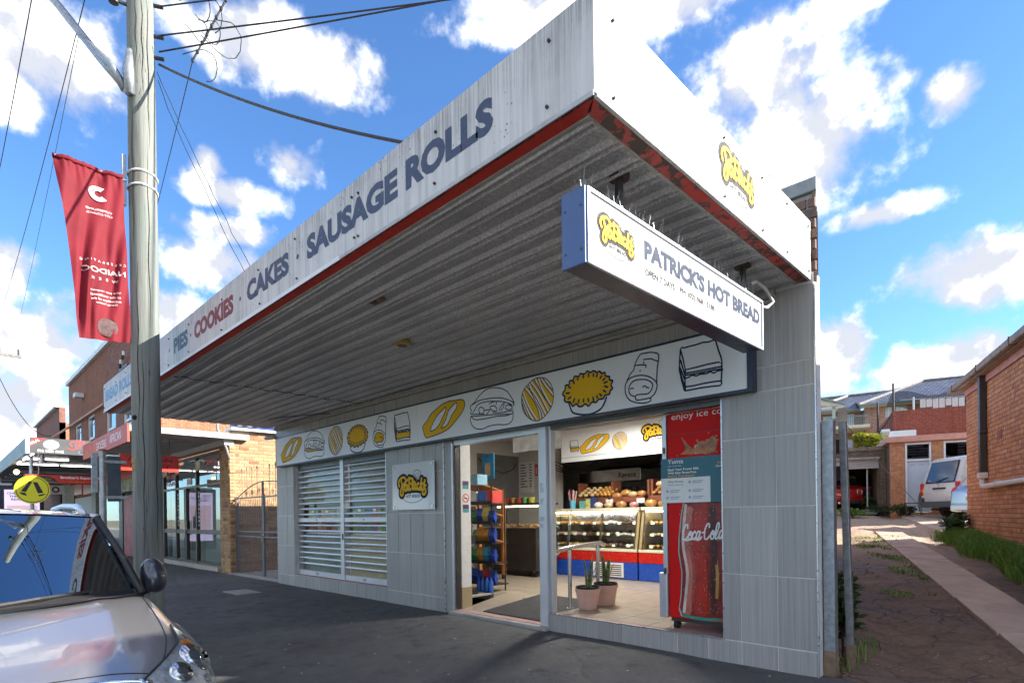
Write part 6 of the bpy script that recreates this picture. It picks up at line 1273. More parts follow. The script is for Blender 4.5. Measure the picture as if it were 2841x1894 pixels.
MB().box(-24.9, -22.95, -0.35, 0.19, 4.28, 4.44).build('window_ledge', SASH, tw)
for i in range(4): MB().cyl((-24.6+0.22*i, 0.02, 7.3+0.12*i), (-24.6+0.22*i, 0.02, 7.45+0.12*i), 0.05, n=8).build('insulator', SASH if i % 2 else BLACK, tw)
MB().box(-24.9, -23.6, 0.05, 0.15, 7.22, 7.30).build('bracket', DSTEEL, tw); MB().box(-33.9, -33.3, -0.15, 0.2, 7.55, 7.75).build('flood_light', SASH, tw)
MB().cyl((-27.3, 0.6, 8.9), (-27.3, 0.6, 9.6), 0.35, n=12).build('roof_vent', SASH, tw); 
gs = MB().box(-33.0, -19.5, 0.34, 0.6, 0.0, 3.4).build('ground_floor', mat('dim_shopfront', (0.09, 0.085, 0.085), 0.7, var=0.3, scale=1.2), tw)
# the shops below: red panels, posts
gp = thing('supermarket_shop', 'red panelled supermarket shopfront in the shade of the dark awning', 'shop', (-27, 0.2, 0))
for x0, x1, z0, z1, m in ((-36.2, -34.0, 2.8, 3.35, REDS), (-33.6, -31.3, 2.75, 3.3, REDS), (-29.0, -21.5, 3.05, 3.75, REDS), (-29.0, -21.5, 2.55, 3.04, mat('fruit_picture', (0.30, 0.28, 0.12), 0.5, var=0.9, scale=3.5))): MB().box(x0, x1, 0.16, 0.2, z0, z1).build('sign_panel', m, gp)
for x in (-30.0, -38.5): MB().box(x-0.5, x+0.5, 0.0, 0.4, 0.0, 3.75).build('pier', mat('pale_pier', (0.50, 0.49, 0.46), 0.8, var=0.15, dirt=0.3), gp)
MB().box(-35.5, -30.7, 0.1, 0.15, 1.0, 2.6).build('roller_door', mat('pale_door', (0.55, 0.55, 0.54), 0.6, var=0.06), gp); MB().box(-28.6, -25.6, 0.12, 0.16, 0.1, 2.4).build('pane', glass('market_glass'), gp); MB().box(-25.5, -24.9, 0.1, 0.2, 0, 2.5).build('pier', BLACK, gp); MB().box(-24.8, -21.0, 0.12, 0.16, 0.1, 2.4).build('poster_panel', mat('maroon_panel', (0.35, 0.04, 0.05), 0.5, var=0.4, scale=2), gp)
text('lettering', 'OPEN', (-27.6, 0.16, 3.42), FU, FV, FN, 1.5, 0.24, WHITE, gp, bold=0.02); text('lettering', '7 DAYS', (-27.7, 0.16, 3.12), FU, FV, FN, 1.7, 0.22, WHITE, gp, bold=0.02)
# dark awning of the restaurant
ra = thing('dark_awning', 'dark grey restaurant awning with red script name and lit tubes beneath', 'awning', (-26, -1.5, 3.4))
DG = mat('dark_awning_sheet', (0.075, 0.075, 0.08), 0.5, var=0.2, scale=3, dirt=0.2)
MB().box(-20.06, -20.0, -3.14, 0.15, 3.44, 3.893).build('side_fascia', DG, ra); MB().box(-46, -20.06, -3.16, -3.10, 3.44, 3.893).build('front_fascia', mat('grey_awning_sheet', (0.20, 0.22, 0.23), 0.5, var=0.25, scale=1.5), ra); MB().box(-46, -20.07, -3.09, 0.15, 3.46, 3.50).build('soffit', DG, ra); MB().box(-20.1, -19.99, -3.18, -3.09, 3.42, 3.91).build('corner_trim', ALU, ra)
MB().add([(-19.998, -3.13, 3.60), (-19.998, -3.13, 3.74), (-19.998, -2.95, 3.885), (-19.998, -2.72, 3.885)], [(0, 1, 2, 3)]).build('red_corner', REDS, ra)
hu = Vector((0, 0.36, 0.235)).normalized(); text('lettering', 'HALAL', (-19.996, -3.08, 3.665), tuple(hu), (0, -hu.z, hu.y), PN, 0.27, 0.075, WHITE, ra, bold=0.02)
Flat((-20.0, -2.60, 3.71), PU, FV, PN).disc((0, 0), 0.19, 0.002, 24, 0.14).build('round_picture', mat('round_print', (0.45, 0.45, 0.45), 0.6, var=0.5, scale=14), ra)
text('lettering', 'PH: 9681 6645', (-20.0, -2.91, 3.48), PU, FV, PN, 0.60, 0.075, WHITE, ra, bold=0.02)
RS = mat('red_script', (0.62, 0.05, 0.05), 0.4); F = Flat((-20.0, -2.22, 3.60), PU, FV, PN)
for s in ([(0.0, 0.03), (0.10, 0.0), (0.25, 0.06), (0.3, 0.18), (0.18, 0.23), (0.06, 0.16), (0.1, 0.08)], [(0.20, 0.2), (0.17, 0.0)], [(0.12, 0.24), (0.3, 0.26), (0.38, 0.2), (0.24, 0.12), (0.38, 0.0), (0.44, 0.02)], [(0.50, 0.12), (0.44, 0.06), (0.49, 0.0), (0.56, 0.06), (0.50, 0.12)], [(0.58, 0.1), (0.60, 0.0), (0.68, 0.12), (0.69, 0.0), (0.77, 0.12), (0.79, 0.0)], [(0.84, 0.06), (0.92, 0.09), (0.87, 0.13), (0.83, 0.04), (0.92, 0.01)], [(1.0, 0.12), (0.96, 0.05), (1.02, 0.0), (1.07, 0.07), (1.0, 0.12)]): F.stroke([(x*1.1, z*1.1) for x, z in s], 0.022, 0.002)
F.build('script_name', RS, ra); text('lettering', 'Italian Restaurant', (-20.0, -1.95, 3.49), PU, FV, PN, 1.0, 0.065, mat('cyan_text', (0.1, 0.40, 0.48), 0.5), ra)
TUBE = emit('awning_tube_glow', (1, 0.98, 0.93), 1.6)
for a, b in (((-21.9, -3.0, 3.42), (-21.7, -1.97, 3.42)), ((-24.1, -2.98, 3.42), (-24.1, -1.94, 3.42)), ((-24.1, -1.87, 3.42), (-24.05, -0.85, 3.42)), ((-20.5, -3.02, 3.42), (-19.9+0.0, -3.0, 3.42)), ((-22.4, -3.03, 3.42), (-21.5, -3.02, 3.42)), ((-24.2, -3.03, 3.42), (-23.4, -3.02, 3.42))):
    a = Vector(a); b = Vector(b)
    if b.x > -20.15: b.x = -20.15
    MB().cyl(a, b, 0.02, n=8).build('tube', TUBE, ra)
for i in range(4): MB().cyl((-27-2*i, -2.9, 3.36), (-27-2*i, -0.6, 3.36), 0.05, n=8).build('conduit', ALU, ra)
MB().lathe([(0.0, 3.46), (0.05, 3.46), (0.06, 3.34), (0.12, 3.22), (0.0, 3.20)], 14, (-20.6, -2.75, 0)).build('spot_lamp', ALU, ra, auto=40); MB().ball((-25.0, -3.0, 3.2), 0.09, 10).build('warm_lamp', emit('warm_bulb', (1, 0.6, 0.2), 1.6), ra); MB().ball((-19.96, -1.6, 3.40), (0.07, 0.07, 0.1), 10).build('white_globe', WHITE, ra)
for x in (-21.2, -33): MB().cyl((x, -2.95, 0.0), (x, -2.95, 3.46), 0.05, n=10).build('post', ALU, ra)
br = thing('supermarket_sign', "red Brother's Supermarket box sign hanging under the dark awning", 'sign', (-19.6, -2.2, 2.55))
MB().box(-20.05, -19.97, -3.2, -1.23, 2.575, 2.815).build('board', REDS, br); MB().box(-20.04, -19.98, -3.23, -3.201, 2.56, 2.83).build('frame', BLACK, br); MB().box(-20.04, -19.98, -1.229, -1.20, 2.56, 2.83).build('frame', BLACK, br); MB().box(-20.04, -19.98, -3.2, -1.23, 2.816, 2.83).build('frame', BLACK, br); MB().box(-20.04, -19.98, -3.2, -1.23, 2.56, 2.574).build('frame', BLACK, br)
text('lettering', "Brother's Supermarket", (-19.97, -2.40, 2.695), PU, FV, PN, 1.08, 0.095, WHITE, br, bold=0.045); text('lettering', '\u06A9\u062A \u0645\u0627\u0631 \u0633\u0648\u067E\u0631 \u0628\u0631\u0627\u062F\u0631\u0627\u0646', (-19.97, -2.2, 2.595), PU, FV, PN, 0.75, 0.075, YEL, br)
Flat((-19.97, -2.80, 2.62), PU, FV, PN).fill([(0.32*cos(a*pi/10), 0.16*sin(a*pi/10)) for a in range(11)], 0.001, False).build('badge', mat('badge_black', (0.02, 0.03, 0.02), 0.5), br); text('lettering', '\u0627\u0633\u0648\u0627\u0642 \u0627\u0644\u0627\u062E\u0648\u0627\u0646', (-19.97, -3.0, 2.66), PU, FV, PN, 0.40, 0.07, YEL, br, lift=0.004); Flat((-19.97, -2.72, 2.60), PU, FV, PN).stroke([(-0.25, 0.0), (0.0, 0.03), (0.26, 0.0)], 0.035, 0.004).build('badge_leaf', mat('badge_green', (0.03, 0.2, 0.08), 0.5), br)
for y in (-2.9, -1.5): MB().cyl((-20.01, y, 2.83), (-20.01, y, 3.46), 0.014).build('hanger', DSTEEL, br)
for i, (y0, y1, z0, z1) in enumerate(((-1.92, -1.32, 2.55, 2.91), (-3.9, -2.9, 2.5, 2.95))):
    c_ = thing('cafe_sign', ('small white cafe sign with round badge behind the red supermarket sign', 'white cafe sign with round badge at the far left edge')[i], 'sign', (-28, (y0+y1)/2, z0)); MB().box(-28.05, -28.0, y0, y1, z0, z1).build('board', SIGNW, c_); Flat((-28.0, (y0+y1)/2+0.05, (z0+z1)/2), PU, FV, PN).disc((0, 0), 0.13, 0.002).build('badge', mat('badge_maroon', (0.12, 0.03, 0.03), 0.5), c_); Flat((-28.0, (y0+y1)/2+0.05, (z0+z1)/2), PU, FV, PN).disc((0, 0), 0.07, 0.004).build('badge_middle', WHITE, c_)
# backlit street panel
adp = thing('advertising_panel', 'tall backlit lilac advertising panel on the pavement beside the crossing sign', 'panel', (-26, -2.8, 0))
MB().box(-26.15, -26.02, -3.42, -2.15, 0.1, 2.78).build('casing', mat('navy_casing', (0.015, 0.02, 0.05), 0.3, var=0.1), adp, bevel=0.02); MB().box(-26.019, -26.012, -3.27, -2.28, 0.5, 2.62).build('screen', emit('lilac_screen', (0.62, 0.52, 0.80), 0.18), adp)
DN = mat('screen_ink', (0.04, 0.025, 0.10), 0.5)
for i, s in enumerate(('CHILL', 'THE WHISKEY', 'READY.')): text('lettering', s, (-26.012, -3.20+0.06*i, 2.45-0.11*i), PU, FV, PN, (0.36, 0.8, 0.42)[i], 0.075, DN, adp, bold=0.03)
MB().box(-26.0115, -26.006, -3.2, -2.35, 0.9, 2.05).build('picture', emit('pink_screen', (0.62, 0.42, 0.52), 0.14), adp); MB().lathe([(0, 1.05), (0.14, 1.05), (0.14, 1.55), (0.05, 1.65), (0.05, 1.85), (0, 1.85)], 12, (-25.99, -2.6, 0)).build('bottle_picture', DN, adp)
# pedestrian crossing sign
pc = thing('crossing_sign', 'round yellow pedestrian crossing sign with walking legs on grey post', 'sign', (-16.2, -3.4, 0))
YS = mat('fluoro_yellow', (0.80, 0.72, 0.02), 0.4, var=0.04)
MB().cyl((-16.2, -3.4, 0.0), (-16.2, -3.4, 2.55), 0.035, n=12).build('post', GALV, pc); MB().cyl((-16.16, -3.4, 2.21), (-16.14, -3.4, 2.21), 0.335, n=36).build('disc', YS, pc)
PX = lambda: Flat((-16.14, -3.4, 2.21), PU, FV, PN)
PX().ring((0, 0), 0.30, 0.014).build('border', BLACK, pc); F = PX()
for s in ([(-0.06, 0.20), (0.0, 0.19), (-0.12, -0.06), (-0.21, -0.04)], [(0.01, 0.18), (0.09, 0.18), (0.20, -0.07), (0.10, -0.09)]): F.fill(s, 0.001, False)
for s in ([(-0.22, -0.06), (-0.13, -0.08), (-0.10, -0.15), (-0.17, -0.13), (-0.23, -0.09)], [(0.10, -0.12), (0.20, -0.10), (0.26, -0.10), (0.20, -0.13), (0.13, -0.16)]): F.fill(s, 0.001, False)
F.build('walking_legs', BLACK, pc)
# sign post beside the big pole, red A-frame
sp_ = thing('parking_sign_post', 'grey pipe post with small sign plate seen from behind beside the timber pole', 'sign post', (-8.2, -3.38, 0))
MB().cyl((-8.2, -3.38, 0.0), (-8.2, -3.38, 2.42), 0.042, n=14).build('post', GALV, sp_); MB().cyl((-8.2, -3.38, 2.42), (-8.2, -3.38, 2.45), 0.045, n=14).build('cap', mat('rust'), sp_) if False else MB().cyl((-8.2, -3.38, 2.42), (-8.2, -3.38, 2.45), 0.045, n=14).build('cap', MATS['rust'], sp_)
MB().box(-8.19, -8.17, -3.33, -3.17, 1.72, 2.36).build('plate', MATS.get('dark_galv') or mat('dark_galv', (0.08, 0.10, 0.13), 0.5, 0.5, var=0.2), sp_); MB().box(-8.22, -8.16, -3.36, -3.10, 2.26, 2.30).build('bracket', GALV, sp_); MB().box(-8.22, -8.16, -3.36, -3.10, 1.76, 1.80).build('bracket', GALV, sp_); MB().box(-8.26, -8.24, -3.50, -3.43, 1.85, 2.40).build('plate', GALV, sp_)
af = thing('a_frame_sign', 'red A-frame pavement sign outside the supermarket', 'sign', (-17.8, -2.4, 0)); 
for s in (-1, 1): MB().obox((-18.0+0.16*s, -2.35, 0.5), (0.02, 0.62, 0.98), (0, radians(-16*s), 0)).build('board', mat('bright_red_board', (0.65, 0.03, 0.015), 0.4, var=0.08), af)
# far brick shop
fb = thing('far_brick_shop', 'two-storey purple brick building farthest down the street', 'building', (-48, 3, 0)); wall_local('wall', 11, 8.3, 0.3, (-53, 0.3, 0), 0, B1, fb); wall_local('wall', 8, 7.4, 0.3, (-42, 0.3, 0), radians(90), B3, fb); MB().box(-53, -42, 0.1, 0.5, 8.31, 8.42).build('coping', SASH, fb); MB().cyl((-47, 0.1, 3.8), (-47, 0.1, 6.4), 0.07).build('vent_pipe', ALU, fb)
fb2 = thing('low_far_shop', 'low pale shop between the far brick building and the dark awning', 'building', (-41, 2, 0)); MB().box(-41.9, -38, 0.5, 6, 0, 5.5).build('wall', B3, fb2); MB().box(-42, -37.95, 0.3, 6.2, 5.5, 5.7).build('roof', ALU, fb2); MB().box(-120, -53.5, 0.6, 10, 0, 5.5).build('wall', mat('distant_wall', (0.35, 0.33, 0.31), 0.9, var=0.3, scale=0.3), fb2)

# ================================================================== POLE, WIRES, BANNER
pl = thing('utility_pole', 'weathered timber utility pole with galvanised lamp arm and cracked grain', 'pole', (-6.18, -3.3, 0))
mb = MB(); H = 9.4; N = 40; R = 28; vs = []; fs = []
for i in range(N+1):
    z = -0.05+H*i/N
    for k in range(R):
        a = 2*pi*k/R; r = 0.152-0.0022*z+0.006*mn.noise(Vector((cos(a)*1.3, sin(a)*1.3, z*0.45)))+0.004*mn.noise(Vector((cos(a)*4, sin(a)*4, z*0.6)))
        vs.append((-6.18+r*cos(a)+0.012*sin(z*0.5), -3.3+r*sin(a), z))
for i in range(N):
    for k in range(R): fs.append((i*R+k, i*R+(k+1) % R, (i+1)*R+(k+1) % R, (i+1)*R+k))
mb.add(vs, fs).build('shaft', POLEM, pl, smooth=True)
toC = (Vector((1.5, -5.04, 0))-Vector((-6.18, -3.3, 0))).normalized(); toR = Vector((-toC.y, toC.x, 0))
CRK = mat('crack_shadow', (0.015, 0.013, 0.011), 0.95)
def onpole(ang, z, off=0.0):
    d = toC*cos(ang)+toR*sin(ang); r = 0.152-0.0022*z+off; return Vector((-6.18, -3.3, 0))+d*r+Vector((0.012*sin(z*0.5), 0, z))
for ang, z0, z1, w in ((-0.75, 4.6, 6.2, 0.014), (0.35, 3.3, 5.9, 0.006), (-0.2, 1.2, 3.7, 0.006), (-0.5, 2.2, 4.4, 0.008), (0.5, 5.6, 7.6, 0.006), (0.1, 6.2, 7.5, 0.005), (0.7, 1.0, 2.6, 0.005), (-0.35, 6.4, 7.4, 0.004)):
    pts = [onpole(ang+0.05*sin(q*1.3+z0), z0+(z1-z0)*q/14, -0.002) for q in range(15)]; MB().tube(pts, [w*sin(pi*(q+0.4)/15.2) for q in range(15)], 5).build('crack', CRK, pl)
MB().ball(onpole(-0.85, 2.62, 0.0), (0.03, 0.03, 0.03), 8).build('knot_hole', CRK, pl)
MB().tube([(-6.20, -3.42, 6.38), (-6.45, -3.62, 6.75), (-6.95, -3.95, 7.5), (-7.7, -4.4, 8.5), (-8.6, -4.9, 9.4)], [0.05, 0.048, 0.042, 0.038, 0.035], 10).build('lamp_arm', GALV, pl, smooth=True)
MB().tube([onpole(-0.75, 6.28, 0.02), onpole(-0.8, 6.55, 0.03), onpole(-0.85, 6.8, 0.005)], [0.055, 0.06, 0.03], 8).build('arm_bracket', GALV, pl, smooth=True)
MB().tube([onpole(-1.2, 6.35, 0.03), onpole(-1.4, 6.6, 0.16), Vector((-6.7, -3.8, 7.1))], [0.05, 0.04, 0.03], 8).build('arm_gusset', GALV, pl, smooth=True)
for z in (5.42, 5.26): 
    pts = [onpole(a*2*pi/24, z+0.02*cos(a*2*pi/24), 0.006) for a in range(25)]; MB().tube(pts, 0.012, 5).build('strap', WHITE, pl)
MB().box(-6.24, -6.18, -3.50, -3.46, 5.05, 5.62).build('banner_bracket', GALV, pl)
for z, s in ((7.46, 1), (7.1, 1), (6.85, 1)): MB().cyl(onpole(1.3, z, 0), onpole(1.3, z, 0.10), 0.022, n=10).build('insulator', BLACK, pl)
MB().cyl(onpole(-1.45, 7.36, 0.0), onpole(-1.45, 7.36, 0.16), 0.02).build('side_bolt', DSTEEL, pl); MB().cyl(onpole(-1.45, 7.32, 0.12), onpole(-1.45, 7.46, 0.12), 0.05, n=12).build('insulator', BLACK, pl)
YT = mat('yellow_tag', (0.6, 0.35, 0.05), 0.5)
for z in (2.05, 2.13): MB().obox(tuple(onpole(-0.95, z, 0.003)), (0.01, 0.05, 0.05), (0, 0, 0)).build('number_tag', YT, pl)
def wire(a, b, sag, r, label, n=20, wob=0.0, cat='wire', group='overhead wires at the timber pole'):
    a, b = Vector(a), Vector(b); pts = [a.lerp(b, i/n)-Vector((0, 0, sag*4*(i/n)*(1-i/n)))+Vector((random.uniform(-wob, wob), random.uniform(-wob, wob), random.uniform(-wob, wob)*0.5)) for i in range(n+1)]
    o = MB().tube(pts, r, 6).build('overhead_wire', BLACK, smooth=True); tag(o, label, cat, group)
tp = lambda z: tuple(onpole(1.3, z, 0.05))
wire(tp(7.46), (4.0, 4.6, 7.7), 0.1, 0.009, 'upper of three dark wires running from the pole over the shop roof'); wire(tp(7.12), (4.0, 4.6, 7.35), 0.1, 0.009, 'middle of three dark wires running from the pole over the shop roof'); wire(tp(6.93), (4.3, 5.35, 8.3), 0.1, 0.009, 'lower of three dark wires running from the pole over the shop roof')
wire(tp(6.78), (-0.6, -1.75, 3.75), 0.22, 0.015, 'thick twisted cable drooping from the pole to the bakery roof')
wire(onpole(1.4, 6.6, 0.02), (-5.2, -2.2, 3.7), 0.12, 0.004, 'thin loose wire hanging down right of the pole', wob=0.01)
wire(onpole(1.45, 6.7, 0.02), (-5.1, -2.15, 3.7), 0.10, 0.004, 'second thin loose wire hanging beside the first one', wob=0.01)
wire((-5.62, -2.55, 7.6), (-5.85, -2.85, 6.85), 0.0, 0.010, 'short dark strain wire with clamps right of the pole top'); wire((-5.85, -2.85, 6.85), (-22, -1.0, 5.9), 0.4, 0.005, 'thin service wire crossing behind the pole towards the brick building')
wire((-8.4, -4.04, 8.55), (-30, -4.2, 9.2), 0.5, 0.007, 'left of the long street wires at the far left'); wire((-7.1, -3.65, 8.0), (-40, -3.4, 9.8), 0.9, 0.006, 'right of the long street wires at the far left'); wire((-7.3, -3.7, 7.6), (-40, -2.2, 10.1), 0.5, 0.004, 'faint thin street wire between the long ones')
wire((-40, -2.6, 9.6), (-45, 0.3, 6.9), 1.0, 0.02, 'dark service wire looping down to the far brick building')
lp = thing('wire_loops', 'tangle of loose looping wires at the top right of the timber pole', 'wires', (-6.0, -3.1, 7))
for k in range(6):
    c = Vector((-5.75+0.12*random.uniform(-1, 1), -2.75+0.2*random.uniform(-1, 1), 7.1+0.35*random.uniform(-1, 1))); r = random.uniform(0.10, 0.26); ph = random.uniform(0, 6); pts = []
    for i in range(15):
        a = ph+i/14*random.uniform(3.5, 4.2); pts.append(c+Vector((toR.x*r*cos(a), toR.y*r*cos(a), r*0.8*sin(a)))+toC*0.08*sin(a*2))
    MB().tube(pts, 0.0055, 5).build('loop', BLACK, lp, smooth=True)
for k in range(8):
    p = Vector((-5.62, -2.55, 7.6)).lerp(Vector((-5.85, -2.85, 6.85)), k/7); MB().ball(p, (0.02, 0.02, 0.03), 6).build('clamp', BLACK, lp)
fp = thing('far_utility_pole', 'distant timber power pole with crossarm down the street', 'pole', (-38, -3.6, 0)); MB().cyl((-38, -3.6, 0), (-38, -3.6, 11), 0.16, 0.12).build('shaft', POLEM, fp); MB().box(-38.06, -37.94, -4.6, -1.72, 10.05, 10.2).build('crossarm', POLEM, fp)
for y in (-4.3, -2.6, -1.85): MB().cyl((-38, y, 10.2), (-38, y, 10.5), 0.05, n=8).build('insulator', BLACK, fp)
# ------------------------------------------------------------------ banner
bn = thing('street_banner', 'red council street banner hanging from the timber pole, print reversed', 'banner', (-6.15, -3.8, 3.4))
def m_banner():
    t = NT('red_banner_cloth'); n = t.noise(3, 3); c = t.ramp(n, [(0.3, (0.22, 0.010, 0.022)), (0.7, (0.30, 0.016, 0.030))]); t.fin(c, 0.75); d = t.n('ShaderNodeBsdfTranslucent'); t.lk(t.mix(1, c, (1.5, 1.2, 1.2), 'MULTIPLY'), d.inputs[0]); mx = t.n('ShaderNodeMixShader'); mx.inputs[0].default_value = 0.42
    t.lk(t.b.outputs[0], mx.inputs[1]); t.lk(d.outputs[0], mx.inputs[2]); t.lk(mx.outputs[0], t.out.inputs[0]); return t.mat
BC = m_banner()
def bpt(u, v, lift=0.0):
    """u 0..1 from outer edge to pole, v 0..1 from bottom to top"""
    yl = -4.137*(v)+(-3.929)*(1-v)+0.03*sin(pi*v)*1.0; yr = -3.51*v+(-3.449)*(1-v)
    zl = 5.336*v+3.422*(1-v); zr = 5.344*v+3.466*(1-v)
    y = yl*(1-u)+yr*u; z = zl*(1-u)+zr*u
    wv = mn.noise(Vector((u*3.1, v*2.3, 1.7)))
    fold = 0.05*wv+0.022*sin((u*1.0-v*0.75)*11+0.6+4.0*wv)*(1-v*0.35)*(0.35+0.65*sin(pi*min(1, u+0.15)))+0.010*sin((u*2-v*1.5)*11+1+3*wv)+0.006*sin(u*60)*max(0, v-0.86)*7
    return (-6.12+fold+lift, y, z)
grid('cloth', lambda u, v: bpt(u, v), 60, 110, BC, kind=None, parent=bn)
MB().tube([bpt(q/10, 0.985, 0.0) for q in range(11)], 0.022, 8).build('hem_sleeve', BC, bn, smooth=True); MB().cyl((-6.12, -4.12, 5.31), (-6.18, -3.46, 5.33), 0.014).build('rod', STEEL, bn)
WV = mat('banner_white_print', (0.75, 0.70, 0.70), 0.6)
def bwarp(u0, v0, su, sv):
    return lambda a, b: bpt(u0+a*su, v0+b*sv, 0.006)
def btext(s, uc, v, w, h, m=WV, bold=0.0, sp=1.0):
    tag(text('lettering', s, (0, 0, 0), (1, 0, 0), (0, 0, 1), (0, 0, 1), w, h, m, bn, bold=bold, align='C', mirror=True, warp=bwarp(uc, v, 1.0, 1.0), sp=sp), kind='stuff')
btext('CUMBERLAND', 0.58, 0.745, 0.42, 0.012); btext('CITY COUNCIL', 0.58, 0.722, 0.42, 0.012)
btext('CELEBRATING', 0.56, 0.445, 0.80, 0.013, sp=1.9); btext('NAIDOC', 0.56, 0.385, 0.78, 0.030, bold=0.01); btext('WEEK', 0.56, 0.345, 0.50, 0.015, sp=2.5)
for i, s in enumerate(('We pay respect', 'to the traditional', 'custodians of the', 'Darug Nation')): btext(s, 0.56, 0.275-0.024*i, 0.56-0.04*(i == 3)*4, 0.014)
for r in (0.115, 0.088, 0.06):
    pts = [bpt(0.60-r*1.25*cos(a), 0.845+r*0.36*sin(a), 0.007) for a in [-2.4+4.6*k/18 for k in range(19)]]; MB().tube(pts, 0.0085, 4).build('swirl', WV, bn, smooth=True)
dsc = MB(); pts = [bpt(0.55+0.20*cos(a), 0.075+0.055*sin(a), 0.005) for a in [2*pi*k/30 for k in range(30)]]; dsc.add(pts, [tuple(range(30))]).build('round_print', mat('banner_round_print', (0.10, 0.05, 0.05), 0.6, var=0.6, scale=40), bn)

# ================================================================== THE PARKED CAR
CARX, CARY, CARZ = -1.46, -4.90, -0.10
car = thing('parked_suv', 'bronze-grey SUV parked at the kerb, bonnet towards the viewer', 'car', (CARX, CARY, CARZ), pi)
# local frame: x runs back from the nose, y to the car's right after the half turn, z up
ST = [  # x, half section from the middle of the bonnet round to the sill
 (0.00, [(0, .66), (.16, .66), (.30, .655), (.42, .64), (.52, .60), (.58, .50), (.58, .36), (.54, .26)]),
 (0.05, [(0, .80), (.20, .798), (.40, .785), (.55, .745), (.65, .67), (.70, .53), (.70, .36), (.66, .24)]),
 (0.13, [(0, .862), (.23, .86), (.46, .845), (.62, .80), (.765, .715), (.83, .55), (.83, .36), (.79, .22)]),
 (0.28, [(0, .912), (.26, .912), (.52, .90), (.70, .855), (.84, .755), (.90, .58), (.90, .36), (.86, .21)]),
 (0.50, [(0, .958), (.28, .96), (.57, .95), (.76, .91), (.885, .80), (.93, .60), (.93, .36), (.89, .2)]),
 (0.80, [(0, 1.005), (.30, 1.01), (.60, 1.003), (.79, .965), (.89, .85), (.932, .62), (.93, .36), (.89, .2)]),
 (1.10, [(0, 1.048), (.31, 1.055), (.62, 1.048), (.81, 1.008), (.90, .885), (.94, .64), (.938, .36), (.90, .2)]),
 (1.40, [(0, 1.07), (.32, 1.08), (.64, 1.075), (.83, 1.04), (.91, .915), (.945, .66), (.942, .36), (.905, .2)]),
 (1.80, [(0, 1.06), (.32, 1.07), (.66, 1.075), (.85, 1.06), (.918, .94), (.948, .67), (.945, .36), (.91, .2)]),
 (2.60, [(0, 1.06), (.32, 1.07), (.66, 1.085), (.86, 1.08), (.925, .96), (.95, .69), (.947, .36), (.91, .2)]),
 (3.60, [(0, 1.06), (.32, 1.08), (.66, 1.11), (.86, 1.11), (.925, .99), (.95, .71), (.945, .36), (.91, .2)]),
 (4.30, [(0, 1.08), (.32, 1.10), (.64, 1.13), (.82, 1.12), (.89, 1.0), (.925, .72), (.92, .40), (.88, .26)]),
 (4.65, [(0, 1.02), (.32, 1.03), (.60, 1.03), (.75, 1.0), (.83, .92), (.86, .70), (.85, .44), (.80, .32)]),
 (4.75, [(0, .80), (.30, .80), (.55, .80), (.68, .78), (.76, .74), (.79, .62), (.78, .48), (.74, .40)])]
def cr1(p0, p1, p2, p3, t): return 0.5*((2*p1)+(p2-p0)*t+(2*p0-5*p1+4*p2-p3)*t*t+(3*p1-p0-3*p2+p3)*t*t*t)
def sect(x):
    i = 0
    while i < len(ST)-2 and x > ST[i+1][0]: i += 1
    t = max(0.0, min(1.0, (x-ST[i][0])/(ST[i+1][0]-ST[i][0]))); a = ST[max(0, i-1)][1]; b = ST[i][1]; c = ST[i+1][1]; d = ST[min(len(ST)-1, i+2)][1]
    if i < 3: return [(b[k][0]+(c[k][0]-b[k][0])*t, b[k][1]+(c[k][1]-b[k][1])*t) for k in range(8)]
    return [(cr1(a[k][0], b[k][0], c[k][0], d[k][0], t), cr1(a[k][1], b[k][1], c[k][1], d[k][1], t)) for k in range(8)]
def body_pt(x, t, side=1):
    s = sect(x); i = min(6, int(t)); f = t-i; m = lambda j, q: (s[j][q] if j >= 0 else (-s[1][0] if q == 0 else s[1][1])); 
    j3 = min(7, i+2); y = cr1(m(i-1, 0), s[i][0], s[i+1][0], s[j3][0], f); z = cr1(m(i-1, 1), s[i][1], s[i+1][1], s[j3][1], f)
    # crisp raised line along the bonnet
    z += 0.010*math.exp(-((t-1.75)/0.16)**2)*max(0, min(1, (x-0.1)/0.3))*max(0, min(1, (1.5-x)/0.3))
    return Vector((x, y*side, z))
def body_n(x, t, side=1):
    a = body_pt(x+0.01, t, side)-body_pt(max(0, x-0.01), t, side); b = body_pt(x, min(7, t+0.02), side)-body_pt(x, max(0, t-0.02), side); n = a.cross(b).normalized()
    if n.dot(Vector((-0.3, 0.3*side, 1))) < 0: n = -n
    return n
PAINT = m_paint('bronze_grey_paint', (0.50, 0.485, 0.49), 0.2, 0.8, 0.30)
XS = [0, .015, .03, .05, .07, .1, .13, .17, .22, .28, .35, .42, .5, .6, .7, .8, .95, 1.1, 1.25, 1.4, 1.6, 1.8, 2.1, 2.6, 3.1, 3.6, 3.95, 4.3, 4.5, 4.65, 4.71, 4.75]
TS = [k/6 for k in range(43)]
vs = []; fs = []; ncol = 2*len(TS)-1
for x in XS: vs += [body_pt(x, t, -1) for t in reversed(TS[1:])]+[body_pt(x, t, 1) for t in TS]
for i in range(len(XS)-1):
    for k in range(ncol-1): fs.append((i*ncol+k, i*ncol+k+1, (i+1)*ncol+k+1, (i+1)*ncol+k))
fs.append(tuple(range(ncol))); fs.append(tuple((len(XS)-1)*ncol+k for k in reversed(range(ncol))))
body = MB().add(vs, fs).build('body', PAINT, car, smooth=True, local=True)
